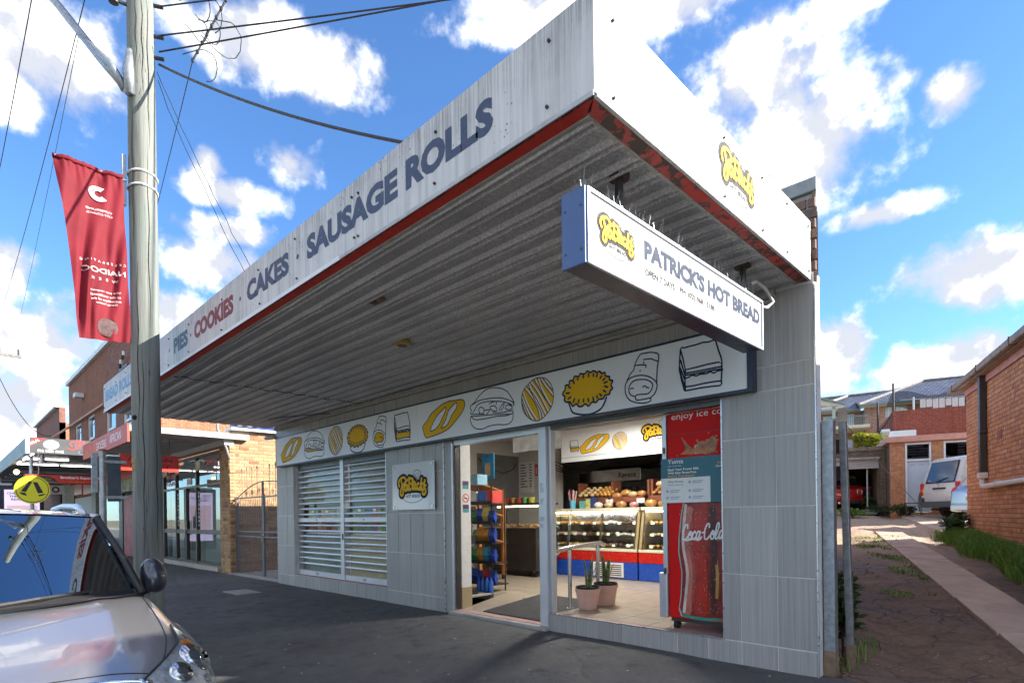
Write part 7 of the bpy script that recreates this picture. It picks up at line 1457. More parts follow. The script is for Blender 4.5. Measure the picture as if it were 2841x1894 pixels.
def patch(name, m, f, nu, nv, off, parent=None):
    mb = MB(); vs = []
    for j in range(nv+1):
        for i in range(nu+1):
            x, t, s = f(i/nu, j/nv); vs.append(body_pt(x, t, s)+body_n(x, t, s)*off)
    mb.add(vs, [(j*(nu+1)+i, j*(nu+1)+i+1, (j+1)*(nu+1)+i+1, (j+1)*(nu+1)+i) for j in range(nv) for i in range(nu)]); return mb.build(name, m, parent or car, smooth=True, local=True)
CHROME = mat('chrome', (0.80, 0.80, 0.80), 0.06, 1.0, var=0.0); LENS = glass('lamp_lens', (0.93, 0.95, 0.96), 1.5, 0.03); SMOKE = mat('lamp_backing', (0.58, 0.59, 0.60), 0.35, 0.45, var=0.5, scale=26); AMB = mat('amber_reflector', (0.65, 0.20, 0.03), 0.2, var=0.3, scale=60)
def HT(u): return 2.45+0.62*min(1.0, u*1.7)**0.8
for s in (-1, 1):
    hl = patch('headlight', SMOKE, lambda u, v: (0.09+0.62*u, HT(u)+(4.42-0.75*u*u-HT(u))*v*(0.40+0.60*min(1, u*3.0+0.2)), s), 24, 10, 0.006)
    def at(u, v, off): x = 0.09+0.62*u; t = HT(u)+(4.42-0.75*u*u-HT(u))*v*(0.40+0.60*min(1, u*3.0+0.2)); return body_pt(x, t, s)+body_n(x, t, s)*off, body_n(x, t, s)
    for (u, v, r) in ((0.40, 0.47, 0.078), (0.14, 0.5, 0.052)):
        c, n = at(u, v, 0.010); n = (n+Vector((-0.35, 0, 0.0))).normalized()
        MB().tube([c-n*0.004, c+n*0.013, c+n*0.017, c+n*0.010], [r*1.12, r*1.08, r*1.0, r*0.86], 32, cap=False).build('bezel', CHROME, hl, smooth=True, local=True)
        MB().tube([c+n*0.011, c+n*0.006], [r*0.88, r*0.70], 32, cap=False).build('inner_ring', mat('lamp_inner', (0.25, 0.26, 0.27), 0.3, 0.6, var=0.1), hl, smooth=True, local=True)
        pj = MB(); pj.ball((0, 0, 0), (r*0.72, r*0.72, r*0.30), 28); pj.v = [tuple(n.to_track_quat('Z', 'Y') @ Vector(q)+c+n*0.004) for q in pj.v]; pj.build('projector', mat('projector_glass', (0.05, 0.06, 0.075), 0.03, 0.0, var=0, coat=1.0), hl, smooth=True, local=True)
    for u, v, m, sz in ((0.70, 0.42, AMB, 0.055), (0.64, 0.22, AMB, 0.045), (0.84, 0.5, CHROME, 0.045), (0.62, 0.78, CHROME, 0.05), (0.76, 0.75, CHROME, 0.04), (0.27, 0.85, CHROME, 0.04)):
        c, n = at(u, v, 0.008); rf = MB(); rf.ball((0, 0, 0), (sz, sz*0.6, sz*0.22), 9); rf.v = [tuple(n.to_track_quat('Z', 'Y') @ Vector(q)+c) for q in rf.v]; rf.build('reflector', m, hl, smooth=False, local=True)
    patch('lamp_cover', LENS, lambda u, v: (0.085+0.63*u, HT(u)-0.02+(4.46-0.75*u*u-HT(u))*v*(0.40+0.60*min(1, u*3.0+0.2)), s), 24, 10, 0.03, hl)
    ed = [body_pt(0.085+0.63*q/20, HT(q/20)-0.02, s)+body_n(0.085+0.63*q/20, HT(q/20), s)*0.01 for q in range(21)]; MB().tube(ed, 0.006, 5).build('gasket', BLACK, hl, local=True)
    ed = [body_pt(0.12+1.28*q/20, 2.72+0.12*(q/20), s)+Vector((0, 0, 0.001)) for q in range(21)]; MB().tube(ed, 0.0035, 5).build('shut_line', BLACK, car, local=True)
    # grille halves and chrome
    patch('grille', BLACK, lambda u, v: (0.004+0.075*u, 0.0+2.6*v, s), 6, 14, 0.004)
    for x, r in ((0.098, 0.012), (0.060, 0.008), (0.036, 0.008), (0.018, 0.008)):
        MB().tube([body_pt(x, 2.75*q/16, s)+body_n(x, 2.75*q/16, s)*0.012 for q in range(17)], r, 8).build('chrome_bar', CHROME, car, smooth=True, local=True)
    MB().tube([body_pt(0.105, 2.4, s)+body_n(.105, 2.4, s)*0.014, body_pt(0.06, 2.9, s)+body_n(.06, 2.9, s)*0.014, body_pt(0.02, 3.1, s)+body_n(.02, 3.1, s)*0.014], [0.012, 0.015, 0.012], 8).build('chrome_wing', CHROME, car, smooth=True, local=True)
MB().tube([body_pt(0.145, 0.15*q, 1 if q >= 0 else -1) if q >= 0 else body_pt(0.145, -0.15*q, -1) for q in range(-18, 19)], 0.0035, 5).build('shut_line', BLACK, car, local=True)
# glasshouse
MIRP = m_paint('mirror_paint', (0.05, 0.055, 0.075), 0.2, 0.5, 0.3)
WSG = NT('windscreen'); WSG.fin((0.36, 0.40, 0.45), 0.0, None, 1.0); WSG = WSG.mat
def ws(u, v, off=0.0):
    k = abs(u); b = Vector((1.16+.36*k**2.2, .805*u, 1.072-.025*k*k)); h = Vector((1.98+.16*k*k, .665*u, 1.605-.025*k*k)); p = b.lerp(h, v); p += Vector((-0.35, 0, 0.6))*0.035*4*v*(1-v)*0.6; return p+Vector((-0.5, 0, 0.8))*off
def gridm(name, m, f, nu, nv, parent=None):
    mb = MB(); vs = [f(i/nu, j/nv) for j in range(nv+1) for i in range(nu+1)]; mb.add(vs, [(j*(nu+1)+i, j*(nu+1)+i+1, (j+1)*(nu+1)+i+1, (j+1)*(nu+1)+i) for j in range(nv) for i in range(nu)]); return mb.build(name, m, parent or car, smooth=True, local=True)
wsc = gridm('windscreen', WSG, lambda u, v: ws(2*u-1, v), 30, 14)
gridm('frit', BLACK, lambda u, v: ws(2*u-1, 0.07*v, 0.003), 30, 2, wsc)
gridm('cowl', BLACK, lambda u, v: (Vector(body_pt(1.13+0.30*abs(2*u-1)**2.2, 2.9*abs(2*u-1), 1 if u > .5 else -1))+Vector((0, 0, 0.012))).lerp(ws(2*u-1, 0.02), v), 30, 3)
gridm('roof', PAINT, lambda u, v: Vector((1.975+.16*(2*u-1)**2+(2.25)*v, (.675-.04*v)*(2*u-1), 1.61+0.055*sin(pi*min(1, v*1.15))-(.028)*(2*u-1)**2-0.06*v*v)), 24, 20)
for s in (-1, 1):
    A = Vector((1.52, .835*s, 1.06)); B = Vector((2.13, .69*s, 1.572)); C_ = Vector((3.9, .65*s, 1.55)); D_ = Vector((4.35, .72*s, 1.14))
    MB().tube([A, A.lerp(B, .5)+Vector((-.012, .006*s, .016)), B], [0.026, 0.022, 0.024], 10).build('windscreen_pillar', BLACK, car, smooth=True, local=True); MB().tube([B, Vector((2.7, .69*s, 1.60)), Vector((3.3, .675*s, 1.595)), C_, D_], [0.030, 0.035, 0.035, 0.05, 0.07], 10).build('pillar_rail', PAINT, car, smooth=True, local=True)
    gridm('side_glass', WSG, lambda u, v: (Vector((1.52, .84*s, 1.065)).lerp(Vector((4.3, .83*s, 1.13)), u)).lerp(Vector((2.12, .70*s, 1.565)).lerp(Vector((3.92, .67*s, 1.55)), u), v), 16, 6)
    MB().box(2.78, 2.86, .62*s, .80*s, 1.07, 1.56) if False else None
    MB().tube([(2.22, .63*s, 1.605), (2.42, .635*s, 1.645), (2.62, .637*s, 1.665), (3.2, .633*s, 1.68), (3.7, .625*s, 1.66), (3.9, .62*s, 1.60)], [0.022, 0.026, 0.024, 0.022, 0.022, 0.02], 10).build('roof_rail', ALU, car, smooth=True, local=True)
    mr = MB(); mr.add([(1.60, .86*s, 1.02), (1.60, 1.03*s, 1.05), (1.60, 1.00*s, 1.25), (1.60, .86*s, 1.27), (1.80, .83*s, 0.97), (1.80, 1.10*s, 0.99), (1.80, 1.06*s, 1.33), (1.80, .83*s, 1.36)], [(0, 1, 2, 3), (7, 6, 5, 4), (0, 4, 5, 1), (1, 5, 6, 2), (2, 6, 7, 3), (3, 7, 4, 0)]); mr_o = mr.build('wing_mirror', MIRP, car, smooth=True, local=True, sub=3); MB().tube([(1.70, .86*s, 1.05), (1.72, .95*s, 1.08)], 0.03, 8).build('mirror_stalk', BLACK, mr_o, local=True); MB().obox((1.775, 0.955*s, 1.16), (0.01, 0.13, 0.16), (0, 0, 0)).build('mirror_glass', CHROME, mr_o, local=True)
    for xw in (0.92, 3.66):
        wz = MB(); w_ = MB().tube([(xw, .70*s, .37), (xw, .72*s, .37), (xw, .92*s, .37), (xw, .94*s, .37)], [.34, .37, .37, .34], 28).build('wheel', RUBBER, car, smooth=False, local=True); MB().tube([(xw, .93*s, .37), (xw, .945*s, .37)], [.25, .22], 20).build('rim', ALU, w_, local=True)
for y0, y1 in ((-.60, .02), (-0.02, .60)):
    a, b = ((0.68, 0.02), (0.02, 0.035)) if y0 < -.1 else ((-0.02, 0.02), (-0.66, 0.035))
    MB().tube([ws(a[0], a[1], 0.012), ws((a[0]+b[0])/2, 0.05, 0.02), ws(b[0], 0.085, 0.012)], [0.014, 0.012, 0.008], 6).build('wiper', BLACK, car, local=True)
gridm('rear_window', WSG, lambda u, v: Vector((4.42, 1.3*(u-.5), 1.14)).lerp(Vector((4.12, 1.05*(u-.5), 1.54)), v), 8, 4)

# ================================================================== THE DRIVEWAY SIDE
for nm, lab, (x, y), w, h, lean in (('gate_post', 'square galvanised gate post with rusty foot beside the bakery corner', (0.05, 0.17), 0.086, 2.2, 0.0), ('gate_post', 'thinner leaning galvanised post behind the square gate post', (0.115, 0.50), 0.055, 2.22, -0.045)):
    t = thing(nm, lab, 'post', (x, y, 0.1)); mb = MB(); hw = w/2
    mb.add([(x-hw, y-hw, 0.02), (x+hw, y-hw, 0.02), (x+hw, y+hw, 0.02), (x-hw, y+hw, 0.02), (x-hw+lean, y-hw, h), (x+hw+lean, y-hw, h), (x+hw+lean, y+hw, h), (x-hw+lean, y+hw, h)], [(3, 2, 1, 0), (4, 5, 6, 7), (0, 1, 5, 4), (1, 2, 6, 5), (2, 3, 7, 6), (3, 0, 4, 7)]); mb.build('post', GALV, t, bevel=0.004)
    mb = MB().box(x-hw-0.002, x+hw+0.002, y-hw-0.002, y+hw+0.002, 0.02, 0.30); mb.build('rusty_foot', mat('rust_stain', (0.27, 0.19, 0.13), 0.85, 0.1, var=0.35, scale=14), t)
    if lean: MB().box(x-0.03+lean, x+0.03+lean, y-0.03, y+0.03, 2.22, 2.34).build('cap_stub', mat('pale_wood_stub', (0.42, 0.36, 0.3), 0.9, var=0.3), t); MB().tube([(x+lean+0.02, y, 2.2), (x+0.2, y+0.6, 1.75), (x+0.35, y+1.1, 1.45)], 0.004, 4).build('loose_wire', STEEL, t); MB().box(x-0.05, x-0.03, y-0.02, y+0.02, 0.28, 0.36).build('hinge', GALV, t)
    else: MB().box(x-0.10, x-hw-0.001, y, y+0.05, 0.05, 2.18).build('rear_flange', mat('dark_galv', (0.08, 0.10, 0.13), 0.5, 0.5, var=0.2), t)
    if lean: 
        for z in (1.95, 1.72): MB().box(x-0.10, x-0.03+lean*0.8, y-0.03, y+0.03, z, z+0.12).build('hinge_block', DSTEEL, t)
# ------------------------------------------------------------------ red brick building
RB = m_brick('orange_red_brick', [(0.58, 0.26, 0.115), (0.64, 0.31, 0.15), (0.50, 0.21, 0.10), (0.68, 0.36, 0.19), (0.44, 0.185, 0.105)])
RBM = mat('sandy_mortar', (0.30, 0.15, 0.08), 0.95, var=0.2); RBW = m_brickwall('orange_brickwork', ((0.38, 0.145, 0.06), (0.31, 0.115, 0.05)), (0.30, 0.18, 0.11))
rb = thing('red_brick_building', 'low orange-red brick building with brown downpipe along the driveway', 'building', tuple(AB(6, 6, 0.4)))
A0 = 3.275
def abox(name, a0, a1, b0, b1, z0, z1, m, parent, bevel=0):
    mb = MB(); c = [AB(a0, b0), AB(a1, b0), AB(a1, b1), AB(a0, b1)]; mb.add([p+Vector((0, 0, z0)) for p in c]+[p+Vector((0, 0, z1)) for p in c], [(3, 2, 1, 0), (4, 5, 6, 7), (0, 1, 5, 4), (1, 2, 6, 5), (2, 3, 7, 6), (3, 0, 4, 7)]); return mb.build(name, m, parent, bevel=bevel)
sw = abox('side_wall', A0, A0+0.3, -1.0, 11.3, -0.1, 4.05, RBM, rb)
brick_field(sw, AB(A0, 5.0, 0.42), dD, -dE, 6.3, 3.63, RB, header=True, limit=300, near=tuple(AB(3.2, 8.3, 2.4)), jitter=0.0015, proud=0.006)
brick_field(sw, AB(A0, 11.3, 0.42), dE, dD, 0.3, 3.63, RB, limit=0)
o = abox('side_wall', A0-0.006, A0-0.001, -1.0, 4.99, 0.0, 4.05, RBW, rb)
abox('end_wall', A0+0.3, 9.5, 11.0, 11.29, -0.1, 4.05, RBW, rb); abox('front_wall', A0+0.3, 9.5, -1.0, -0.7, -0.1, 4.05, RBW, rb); abox('far_wall', 9.2, 9.5, -0.7, 11.0, -0.1, 4.05, RBW, rb)
PINK = mat('pink_trim', (0.55, 0.26, 0.20), 0.6, var=0.12, dirt=0.15)
abox('eave_board', A0-0.03, A0+0.1, -1.1, 11.33, 4.052, 4.19, PINK, rb)
mb = MB(); mb.add([AB(A0-0.16, -1.3, 4.36), AB(9.8, -1.3, 5.3), AB(9.8, 11.7, 5.3), AB(A0-0.16, 11.7, 4.36)], [(0, 1, 2, 3)]); mb.build('roof', MATS['roof_sheet'], rb)
GUT = mat('old_gutter', (0.30, 0.25, 0.21), 0.7, var=0.3, scale=5, dirt=0.5)
abox('soffit', A0-0.16, A0+0.0, -1.2, 11.75, 4.192, 4.21, mat('aged_eave_lining', (0.34, 0.26, 0.2), 0.85, var=0.3, scale=6), rb)
for i in range(6): 
    b0 = 11.85-2.1*i; abox('gutter', A0-0.26, A0-0.161, b0-2.08, b0, 4.215, 4.345, GUT, rb, bevel=0.02); abox('gutter_strap', A0-0.268, A0-0.155, b0-0.50, b0-0.46, 4.208, 4.352, mat('rusty_strap', (0.14, 0.08, 0.05), 0.8), rb)
BRN = mat('dark_brown_downpipe', (0.055, 0.042, 0.036), 0.4, 0.2, var=0.08)
abox('downpipe', A0-0.13, A0-0.012, 9.60, 9.74, 2.19, 4.205, BRN, rb, bevel=0.01); abox('pipe_clip', A0-0.14, A0-0.005, 9.56, 9.78, 3.02, 3.06, BRN, rb)
WPV = mat('white_pvc', (0.72, 0.68, 0.64), 0.4, var=0.06)
abox('pipe_socket', A0-0.15, A0-0.008, 9.575, 9.77, 2.08, 2.20, WPV, rb, bevel=0.012)
pp = [AB(A0-0.08, 9.67, 2.12), AB(A0-0.08, 9.67, 1.98), AB(A0-0.08, 9.64, 1.93), AB(A0-0.08, 9.56, 1.915), AB(A0-0.08, 4.0, 1.935), AB(A0-0.08, 0.0, 1.95)]
MB().tube(pp, 0.052, 14).build('waste_pipe', WPV, rb, smooth=True)
for b in (8.6, 6.9): abox('pipe_bracket', A0-0.14, A0-0.004, b, b+0.03, 1.86, 1.99, WPV, rb)
vt = abox('air_vent', A0-0.02, A0-0.004, 8.66, 8.90, 2.80, 2.97, mat('terracotta_vent', (0.50, 0.14, 0.05), 0.7, var=0.1), rb)
for k in range(5): abox('vent_slot', A0-0.0225, A0-0.0205, 8.69, 8.87, 2.815+0.03*k, 2.83+0.03*k, BLACK, vt)
for b in (9.35, 8.1, 7.0): abox('weep_vent', A0-0.012, A0-0.004, b, b+0.16, 0.98, 1.06, MATS['terracotta_vent'], rb)
# ------------------------------------------------------------------ outbuildings with louvred doors
OBW = m_brickwall('outbuilding_brick', ((0.55, 0.24, 0.11), (0.45, 0.18, 0.085)), (0.48, 0.32, 0.21), bw=0.23)
ob = thing('garage_row', 'brick outbuilding row with pale blue doors and louvre windows behind the yard', 'building', tuple(AB(5, 20, 1.3)))
def awall(a0, a1, b, z0, z1, m, parent, name='wall', openings=(), th=0.25):
    o = MB(); w = a1-a0; xs = sorted({0, w} | {q[0]-a0 for q in openings} | {q[1]-a0 for q in openings}); zs = sorted({0, z1-z0} | {q[2]-z0 for q in openings} | {q[3]-z0 for q in openings})
    for p, q in zip(xs, xs[1:]):
        for c, d in zip(zs, zs[1:]):
            if any(e[0]-a0 <= (p+q)/2 <= e[1]-a0 and e[2]-z0 <= (c+d)/2 <= e[3]-z0 for e in openings): continue
            o.box(p, q, 0, th, c, d)
    ob_ = o.build(name, m, parent, local=True); ob_.matrix_basis = wm(parent).inverted() @ Matrix.Translation(AB(a0, b, z0)) @ Matrix.Rotation(TH, 4, 'Z'); return ob_
awall(2.66, 9.0, 19.0, 1.0, 3.84, OBW, ob, openings=[(3.09, 3.86, 1.36, 3.80), (4.19, 4.99, 1.36, 3.80)])
abox('side_wall', 2.66, 2.91, 19.26, 24, 1.0, 3.84, m_brickwall('weathered_brick', ((0.14, 0.10, 0.07), (0.10, 0.075, 0.06)), (0.16, 0.14, 0.11)), ob)
abox('pink_fascia', 2.52, 9.2, 18.86, 18.96, 3.842, 4.03, PINK, ob); abox('pink_fascia', 2.52, 2.62, 18.965, 24, 3.842, 4.03, PINK, ob); abox('roof', 2.52, 9.2, 18.965, 24, 4.031, 4.05, MATS['roof_sheet'], ob)
PBL = mat('pale_blue_door', (0.50, 0.57, 0.66), 0.5, var=0.05, dirt=0.1); LOU = glass('louvre_glass', (0.10, 0.12, 0.18), 1.5, 0.1)
for a0, a1 in ((3.10, 3.85), (4.20, 4.98)):
    d = abox('door', a0+0.06, a1-0.06, 19.06, 19.10, 1.37, 3.16, PBL, ob); 
    for p in ((a0, a0+0.055, 1.36, 3.80), (a1-0.055, a1, 1.36, 3.80)): abox('door_frame', p[0], p[1], 18.99, 19.14, p[2], p[3], SASH, ob)
    abox('door_frame', a0+0.056, a1-0.056, 19.0, 19.13, 3.165, 3.23, SASH, ob); abox('door_frame', a0+0.056, a1-0.056, 19.0, 19.13, 3.74, 3.795, SASH, ob)
    for k in range(5):
        c = AB((a0+a1)/2, 19.05, 3.28+0.095*k); mb = MB(); mb.M = Matrix.Translation(c) @ Matrix.Rotation(TH, 4, 'Z') @ Matrix.Rotation(radians(28), 4, 'X'); mb.box(-(a1-a0)/2+0.07, (a1-a0)/2-0.07, -0.004, 0.004, -0.055, 0.055); mb.build('louvre', LOU, ob)
    abox('dark_room', a0+0.06, a1-0.06, 19.3, 19.32, 3.2, 3.8, PD, ob)
text('lettering', '260   270', AB(3.22, 19.058, 3.0), tuple(dE), (0, 0, 1), tuple(-dD), 0.42, 0.06, mat('pencil_mark', (0.35, 0.33, 0.30), 0.8), ob)
gar = thing('open_garage', 'mossy dark brick garage with half-raised roller door', 'garage', tuple(AB(1, 21, 1.4)))
DBW = m_brickwall('mossy_dark_brick', ((0.17, 0.12, 0.08), (0.11, 0.08, 0.06)), (0.20, 0.17, 0.13))
awall(-3.0, 2.645, 20.2, 1.1, 3.72, DBW, gar, openings=[(-2.4, 2.45, 1.1, 3.42)]); abox('lintel', -2.4, 2.45, 20.16, 20.199, 3.40, 3.47, CONC, gar)
abox('rear_wall', -3.0, 2.6, 27.0, 27.2, 1.1, 3.7, DBW, gar); abox('side_wall', 2.40, 2.6, 20.46, 26.99, 1.1, 3.7, DBW, gar); abox('side_wall', -3.0, -2.8, 20.46, 26.99, 1.1, 3.7, DBW, gar); abox('roof', -3.1, 2.648, 20.15, 27.3, 3.722, 3.86, mat('mossy_concrete', (0.20, 0.17, 0.12), 0.95, var=0.35, scale=4), gar); abox('floor', -2.8, 2.5, 20.1, 27, 1.30, 1.47, CONC, gar)
for k in range(4): abox('door_slat', -2.4, 2.44, 20.30, 20.33, 3.05+0.092*k, 3.135+0.092*k, mat('grey_roller_slat', (0.42, 0.40, 0.38), 0.6, var=0.1), gar)
abox('door_track', 2.05, 2.10, 20.5, 20.55, 1.47, 3.05, GALV, gar)
# ------------------------------------------------------------------ terrace wall, fence, washing
terr = thing('terrace_wall', 'dark red brick terrace wall stained black along its top', 'wall', tuple(AB(6, 26, 3)))
DRW = m_brickwall('dark_red_brick', ((0.38, 0.075, 0.04), (0.28, 0.06, 0.04)), (0.26, 0.17, 0.13), stain=0.6); awall(3.54, 14, 26, 2.0, 5.97, DRW, terr); abox('ledge', 3.3, 4.3, 25.0, 25.9, 4.6, 4.95, SASH, terr); abox('side_wall', 3.54, 3.8, 26.26, 36, 2.0, 5.9, DRW, terr)
MB().obox(tuple(AB(3.0, 24.5, 4.55)), (0.3, 2.4, 0.12), (radians(-12), 0, TH)).build('stair_slab', SASH, terr)
nf = thing('netting_frame', 'black posts with sagging shade netting above the terrace wall', 'netting', tuple(AB(4, 27, 5)))
for a, b, z0, z1 in ((3.6, 26.05, 4.0, 7.25), (2.98, 26.0, 4.0, 6.45), (9.0, 27, 5, 7.2)): MB().cyl(AB(a, b, z0), AB(a, b, z1), 0.045, n=8).build('post', BLACK, nf)
for i in range(9): MB().cyl(AB(3.0+0.07*i, 26.0, 4.5), AB(3.0+0.07*i, 26.0, 5.1+0.09*i), 0.008, n=5).build('paling', BLACK, nf)
NET = glass('shade_net', (0.45, 0.45, 0.45), 1.05, 0.0)
mb = MB(); vs = []
for j in range(9):
    for i in range(17):
        u, v = i/16, j/8; vs.append(AB(3.6+5.6*u, 26.6+2.2*v, 6.9+0.25*u-0.55*sin(pi*u)*(0.5+0.5*v)+0.12*sin(u*17)-0.3*v))
mb.add(vs, [(j*17+i, j*17+i+1, (j+1)*17+i+1, (j+1)*17+i) for j in range(8) for i in range(16)]).build('net', NET, nf)
MB().tube([AB(2.98, 26, 5.0), AB(3.25, 26, 5.35), AB(3.6, 26.05, 6.0)], 0.03, 6).build('rail', BLACK, nf)
wash = thing('washing_line', 'white washing hung along a line above the terrace wall', 'washing', tuple(AB(5.5, 27, 6)))
MB().cyl(AB(4.0, 27, 6.62), AB(9, 27, 6.45), 0.012, n=5).build('line', WHITE, wash)
for i in range(13):
    a = 4.75+0.24*i; h = random.uniform(0.18, 0.48); mb = MB(); vs = []
    for j in range(5):
        for k in range(5): vs.append(AB(a+0.21*k/4, 27+0.02*sin(k*2+j), 6.56-0.03*i*0.3-h*j/4))
    mb.add(vs, [(j*5+k, j*5+k+1, (j+1)*5+k+1, (j+1)*5+k) for j in range(4) for k in range(4)]).build('cloth', (WHITE, mat('blue_cloth', (0.3, 0.4, 0.55), 0.8), WHITE, mat('dark_cloth', (0.05, 0.05, 0.08), 0.9))[i % 4 if i > 5 else 0], wash)
MB().cyl(AB(4.5, 27, 5.5), AB(4.5, 27, 6.7), 0.04, n=8).build('post', ALU, wash)
# ------------------------------------------------------------------ apartment block
ap_ = thing('apartment_block', 'brick apartment block with blue-grey tiled hip roofs, balcony and pale windows', 'building', tuple(AB(4, 44, 3)))
APB = m_brickwall('apartment_brick', ((0.46, 0.24, 0.165), (0.36, 0.17, 0.125)), (0.50, 0.40, 0.33), bw=0.30, bh=0.10, gap=0.022); CRM = mat('cream_trim', (0.66, 0.62, 0.50), 0.7, var=0.05)
awall(-1.0, 3.85, 43.6, 2.0, 8.75, APB, ap_); awall(3.80, 14.0, 42.0, 2.0, 8.75, APB, ap_, openings=[(5.0, 5.40, 7.9, 8.68), (5.62, 6.3, 7.3, 8.68)]); abox('wall', 3.801, 4.05, 42.26, 43.6, 2.0, 8.75, APB, ap_)
def slope_roof(pts, name='roof', m=ROOFT, parent=ap_):
    P_ = [AB(*p) for p in pts]; me = bpy.data.meshes.new(name); me.from_pydata([tuple(p) for p in P_], [], [tuple(range(len(P_)))]); uvl = me.uv_layers.new(name='UVMap'); n = me.polygons[0].normal if False else (P_[1]-P_[0]).cross(P_[2]-P_[0]).normalized(); U = dE; V = n.cross(U).normalized()
    for li, l in enumerate(me.loops): p = P_[l.vertex_index]; uvl.data[li].uv = (p.dot(U), p.dot(V))
    me.update(); return link_mesh(name, me, m, parent)
slope_roof([(-2.0, 42.9, 8.78), (3.62, 42.9, 8.78), (7.0, 47, 10.55), (3.05, 47, 10.45), (-2, 47, 10.35)]); slope_roof([(3.4, 41.4, 8.80), (14, 41.4, 8.80), (14, 46, 10.9), (7.8, 46, 10.9)]); slope_roof([(3.4, 41.4, 8.80), (7.8, 46, 10.9), (3.4, 48, 10.3)])
ridge = mat('pale_ridge_tile', (0.30, 0.29, 0.28), 0.8, var=0.4, scale=6)
for a, b in (((3.4, 41.4, 8.86), (7.8, 46, 10.95)), ((7.8, 46, 10.95), (14, 46, 10.95)), ((-2, 47, 10.42), (7.0, 47, 10.6)), ((1.3, 43, 9.35), (3.05, 47, 10.5))): MB().cyl(AB(*a), AB(*b), 0.10, n=8).build('ridge_cap', ridge, ap_)
GTR = mat('green_gutter', (0.16, 0.22, 0.20), 0.5); abox('gutter', -2, 3.6, 42.78, 42.9, 8.68, 8.80, GTR, ap_); abox('gutter', 3.4, 14, 41.28, 41.4, 8.70, 8.82, GTR, ap_); abox('eave', -2, 3.6, 42.9, 43.6, 8.66, 8.70, CRM, ap_); abox('eave', 3.45, 14, 41.4, 42.0, 8.66, 8.70, CRM, ap_)
MB().add([AB(-1, 40.5, 8.95), AB(2.4, 40.5, 8.75), AB(0.4, 40.5, 9.6), AB(-1, 40.5, 9.6)], [(0, 1, 2, 3)]).build('gable', CRM, ap_); MB().tube([AB(0.2, 40.4, 9.65), AB(2.5, 40.4, 8.82)], 0.07, 6).build('barge_board', GTR, ap_); abox('post', 1.72, 1.92, 40.5, 40.7, 7.9, 8.75, mat('pale_green_post', (0.45, 0.52, 0.45), 0.6), ap_); abox('beam', -1, 2.45, 40.5, 40.7, 8.55, 8.75, CRM, ap_)
abox('balcony_slab', 1.2, 3.97, 40.6, 43.59, 7.15, 7.36, CRM, ap_)
BAL = mat('blue_green_railing', (0.16, 0.30, 0.33), 0.5, 0.2); bl = abox('balcony_rail', 1.3, 3.9, 40.65, 40.69, 7.93, 8.0, BAL, ap_)
for i in range(20): abox('baluster', 1.35+0.132*i, 1.38+0.132*i, 40.66, 40.685, 7.37, 7.92, BAL, bl)
for a0, a1, z0, z1, b in ((2.5, 3.17, 7.37, 8.55, 43.55), (1.3, 1.9, 7.37, 8.5, 43.55), (5.0, 5.4, 7.9, 8.68, 42.08), (5.62, 6.3, 7.3, 8.68, 42.08)):
    w = abox('window', a0, a1, b, b+0.04, z0, z1, mat('curtained_window', (0.50, 0.58, 0.66), 0.15, var=0.15, scale=3), ap_); abox('frame', a0-0.05, a0, b-0.02, b+0.05, z0, z1, SASH, w); abox('frame', a1, a1+0.05, b-0.02, b+0.05, z0, z1, SASH, w); abox('frame', (a0+a1)/2-0.02, (a0+a1)/2+0.02, b-0.02, b-0.001, z0, z1, SASH, w)
abox('window', 1.9, 2.9, 43.5, 43.56, 5.3, 6.7, mat('curtained_window', (0.5, 0.58, 0.66)), ap_); abox('window', 2.3, 2.9, 40.1, 40.2, 5.0, 6.3, mat('lower_pane', (0.25, 0.28, 0.36), 0.3, var=0.2), ap_)
awall(-3, 3.3, 34, 1.5, 4.75, DBW, terr, name='yard_wall')
# ------------------------------------------------------------------ vehicles in the yard
def prof_body(poly, w, m, parent, bev=0.05, name='body', taper=0.0):
    """side outline (x back, z up) pulled across the width, rounded"""
    mb = MB(); n = len(poly); vs = [(x, -w/2*(1-taper*max(0, (z-0.9))), z) for x, z in poly]+[(x, w/2*(1-taper*max(0, (z-0.9))), z) for x, z in poly]
    mb.add(vs, [tuple(range(n)), tuple(reversed(range(n, 2*n)))]+[(i, n+i, n+(i+1) % n, (i+1) % n) for i in range(n)]); o = mb.build(name, m, parent, local=True); b = o.modifiers.new('bevel', 'BEVEL'); b.width = bev; b.segments = 3; b.limit_method = 'ANGLE'; b.angle_limit = radians(20); o.data.polygons.foreach_set('use_smooth', [True]*len(o.data.polygons)); return o
def wheels(parent, xs, w, r):
    for x in xs:
        for s in (-1, 1):
            t = MB().tube([(x, s*(w/2-0.2), r), (x, s*(w/2-0.19), r), (x, s*(w/2-0.0), r), (x, s*(w/2+0.005), r)], [r*0.92, r, r, r*0.92], 22).build('wheel', RUBBER, parent, local=True); MB().tube([(x, s*(w/2+0.006), r), (x, s*(w/2+0.012), r)], [r*0.62, r*0.55], 16).build('rim', ALU, t, local=True)
VW = mat('aged_white_paint', (0.66, 0.64, 0.58), 0.3, var=0.06, dirt=0.12, coat=0.4); REDL = mat('tail_red', (0.55, 0.02, 0.015), 0.2, var=0.1, coat=0.5); CARG = NT('tinted_glass'); CARG.fin((0.02, 0.025, 0.03), 0.02); CARG.b.inputs['IOR'].default_value = 1.9; CARG = CARG.mat
heading = TH+radians(-90+52)     # nose points away to the right
def place(name, label, cat, a, b, h, dz=0.0):
    return thing(name, label, cat, tuple(AB(a, b, drive_z(a, b)+0.05+dz)), h)
van = place('white_van', 'old white delivery van seen from behind with dirty tailgate', 'van', 3.72, 17.0, radians(42+0)+0.0)
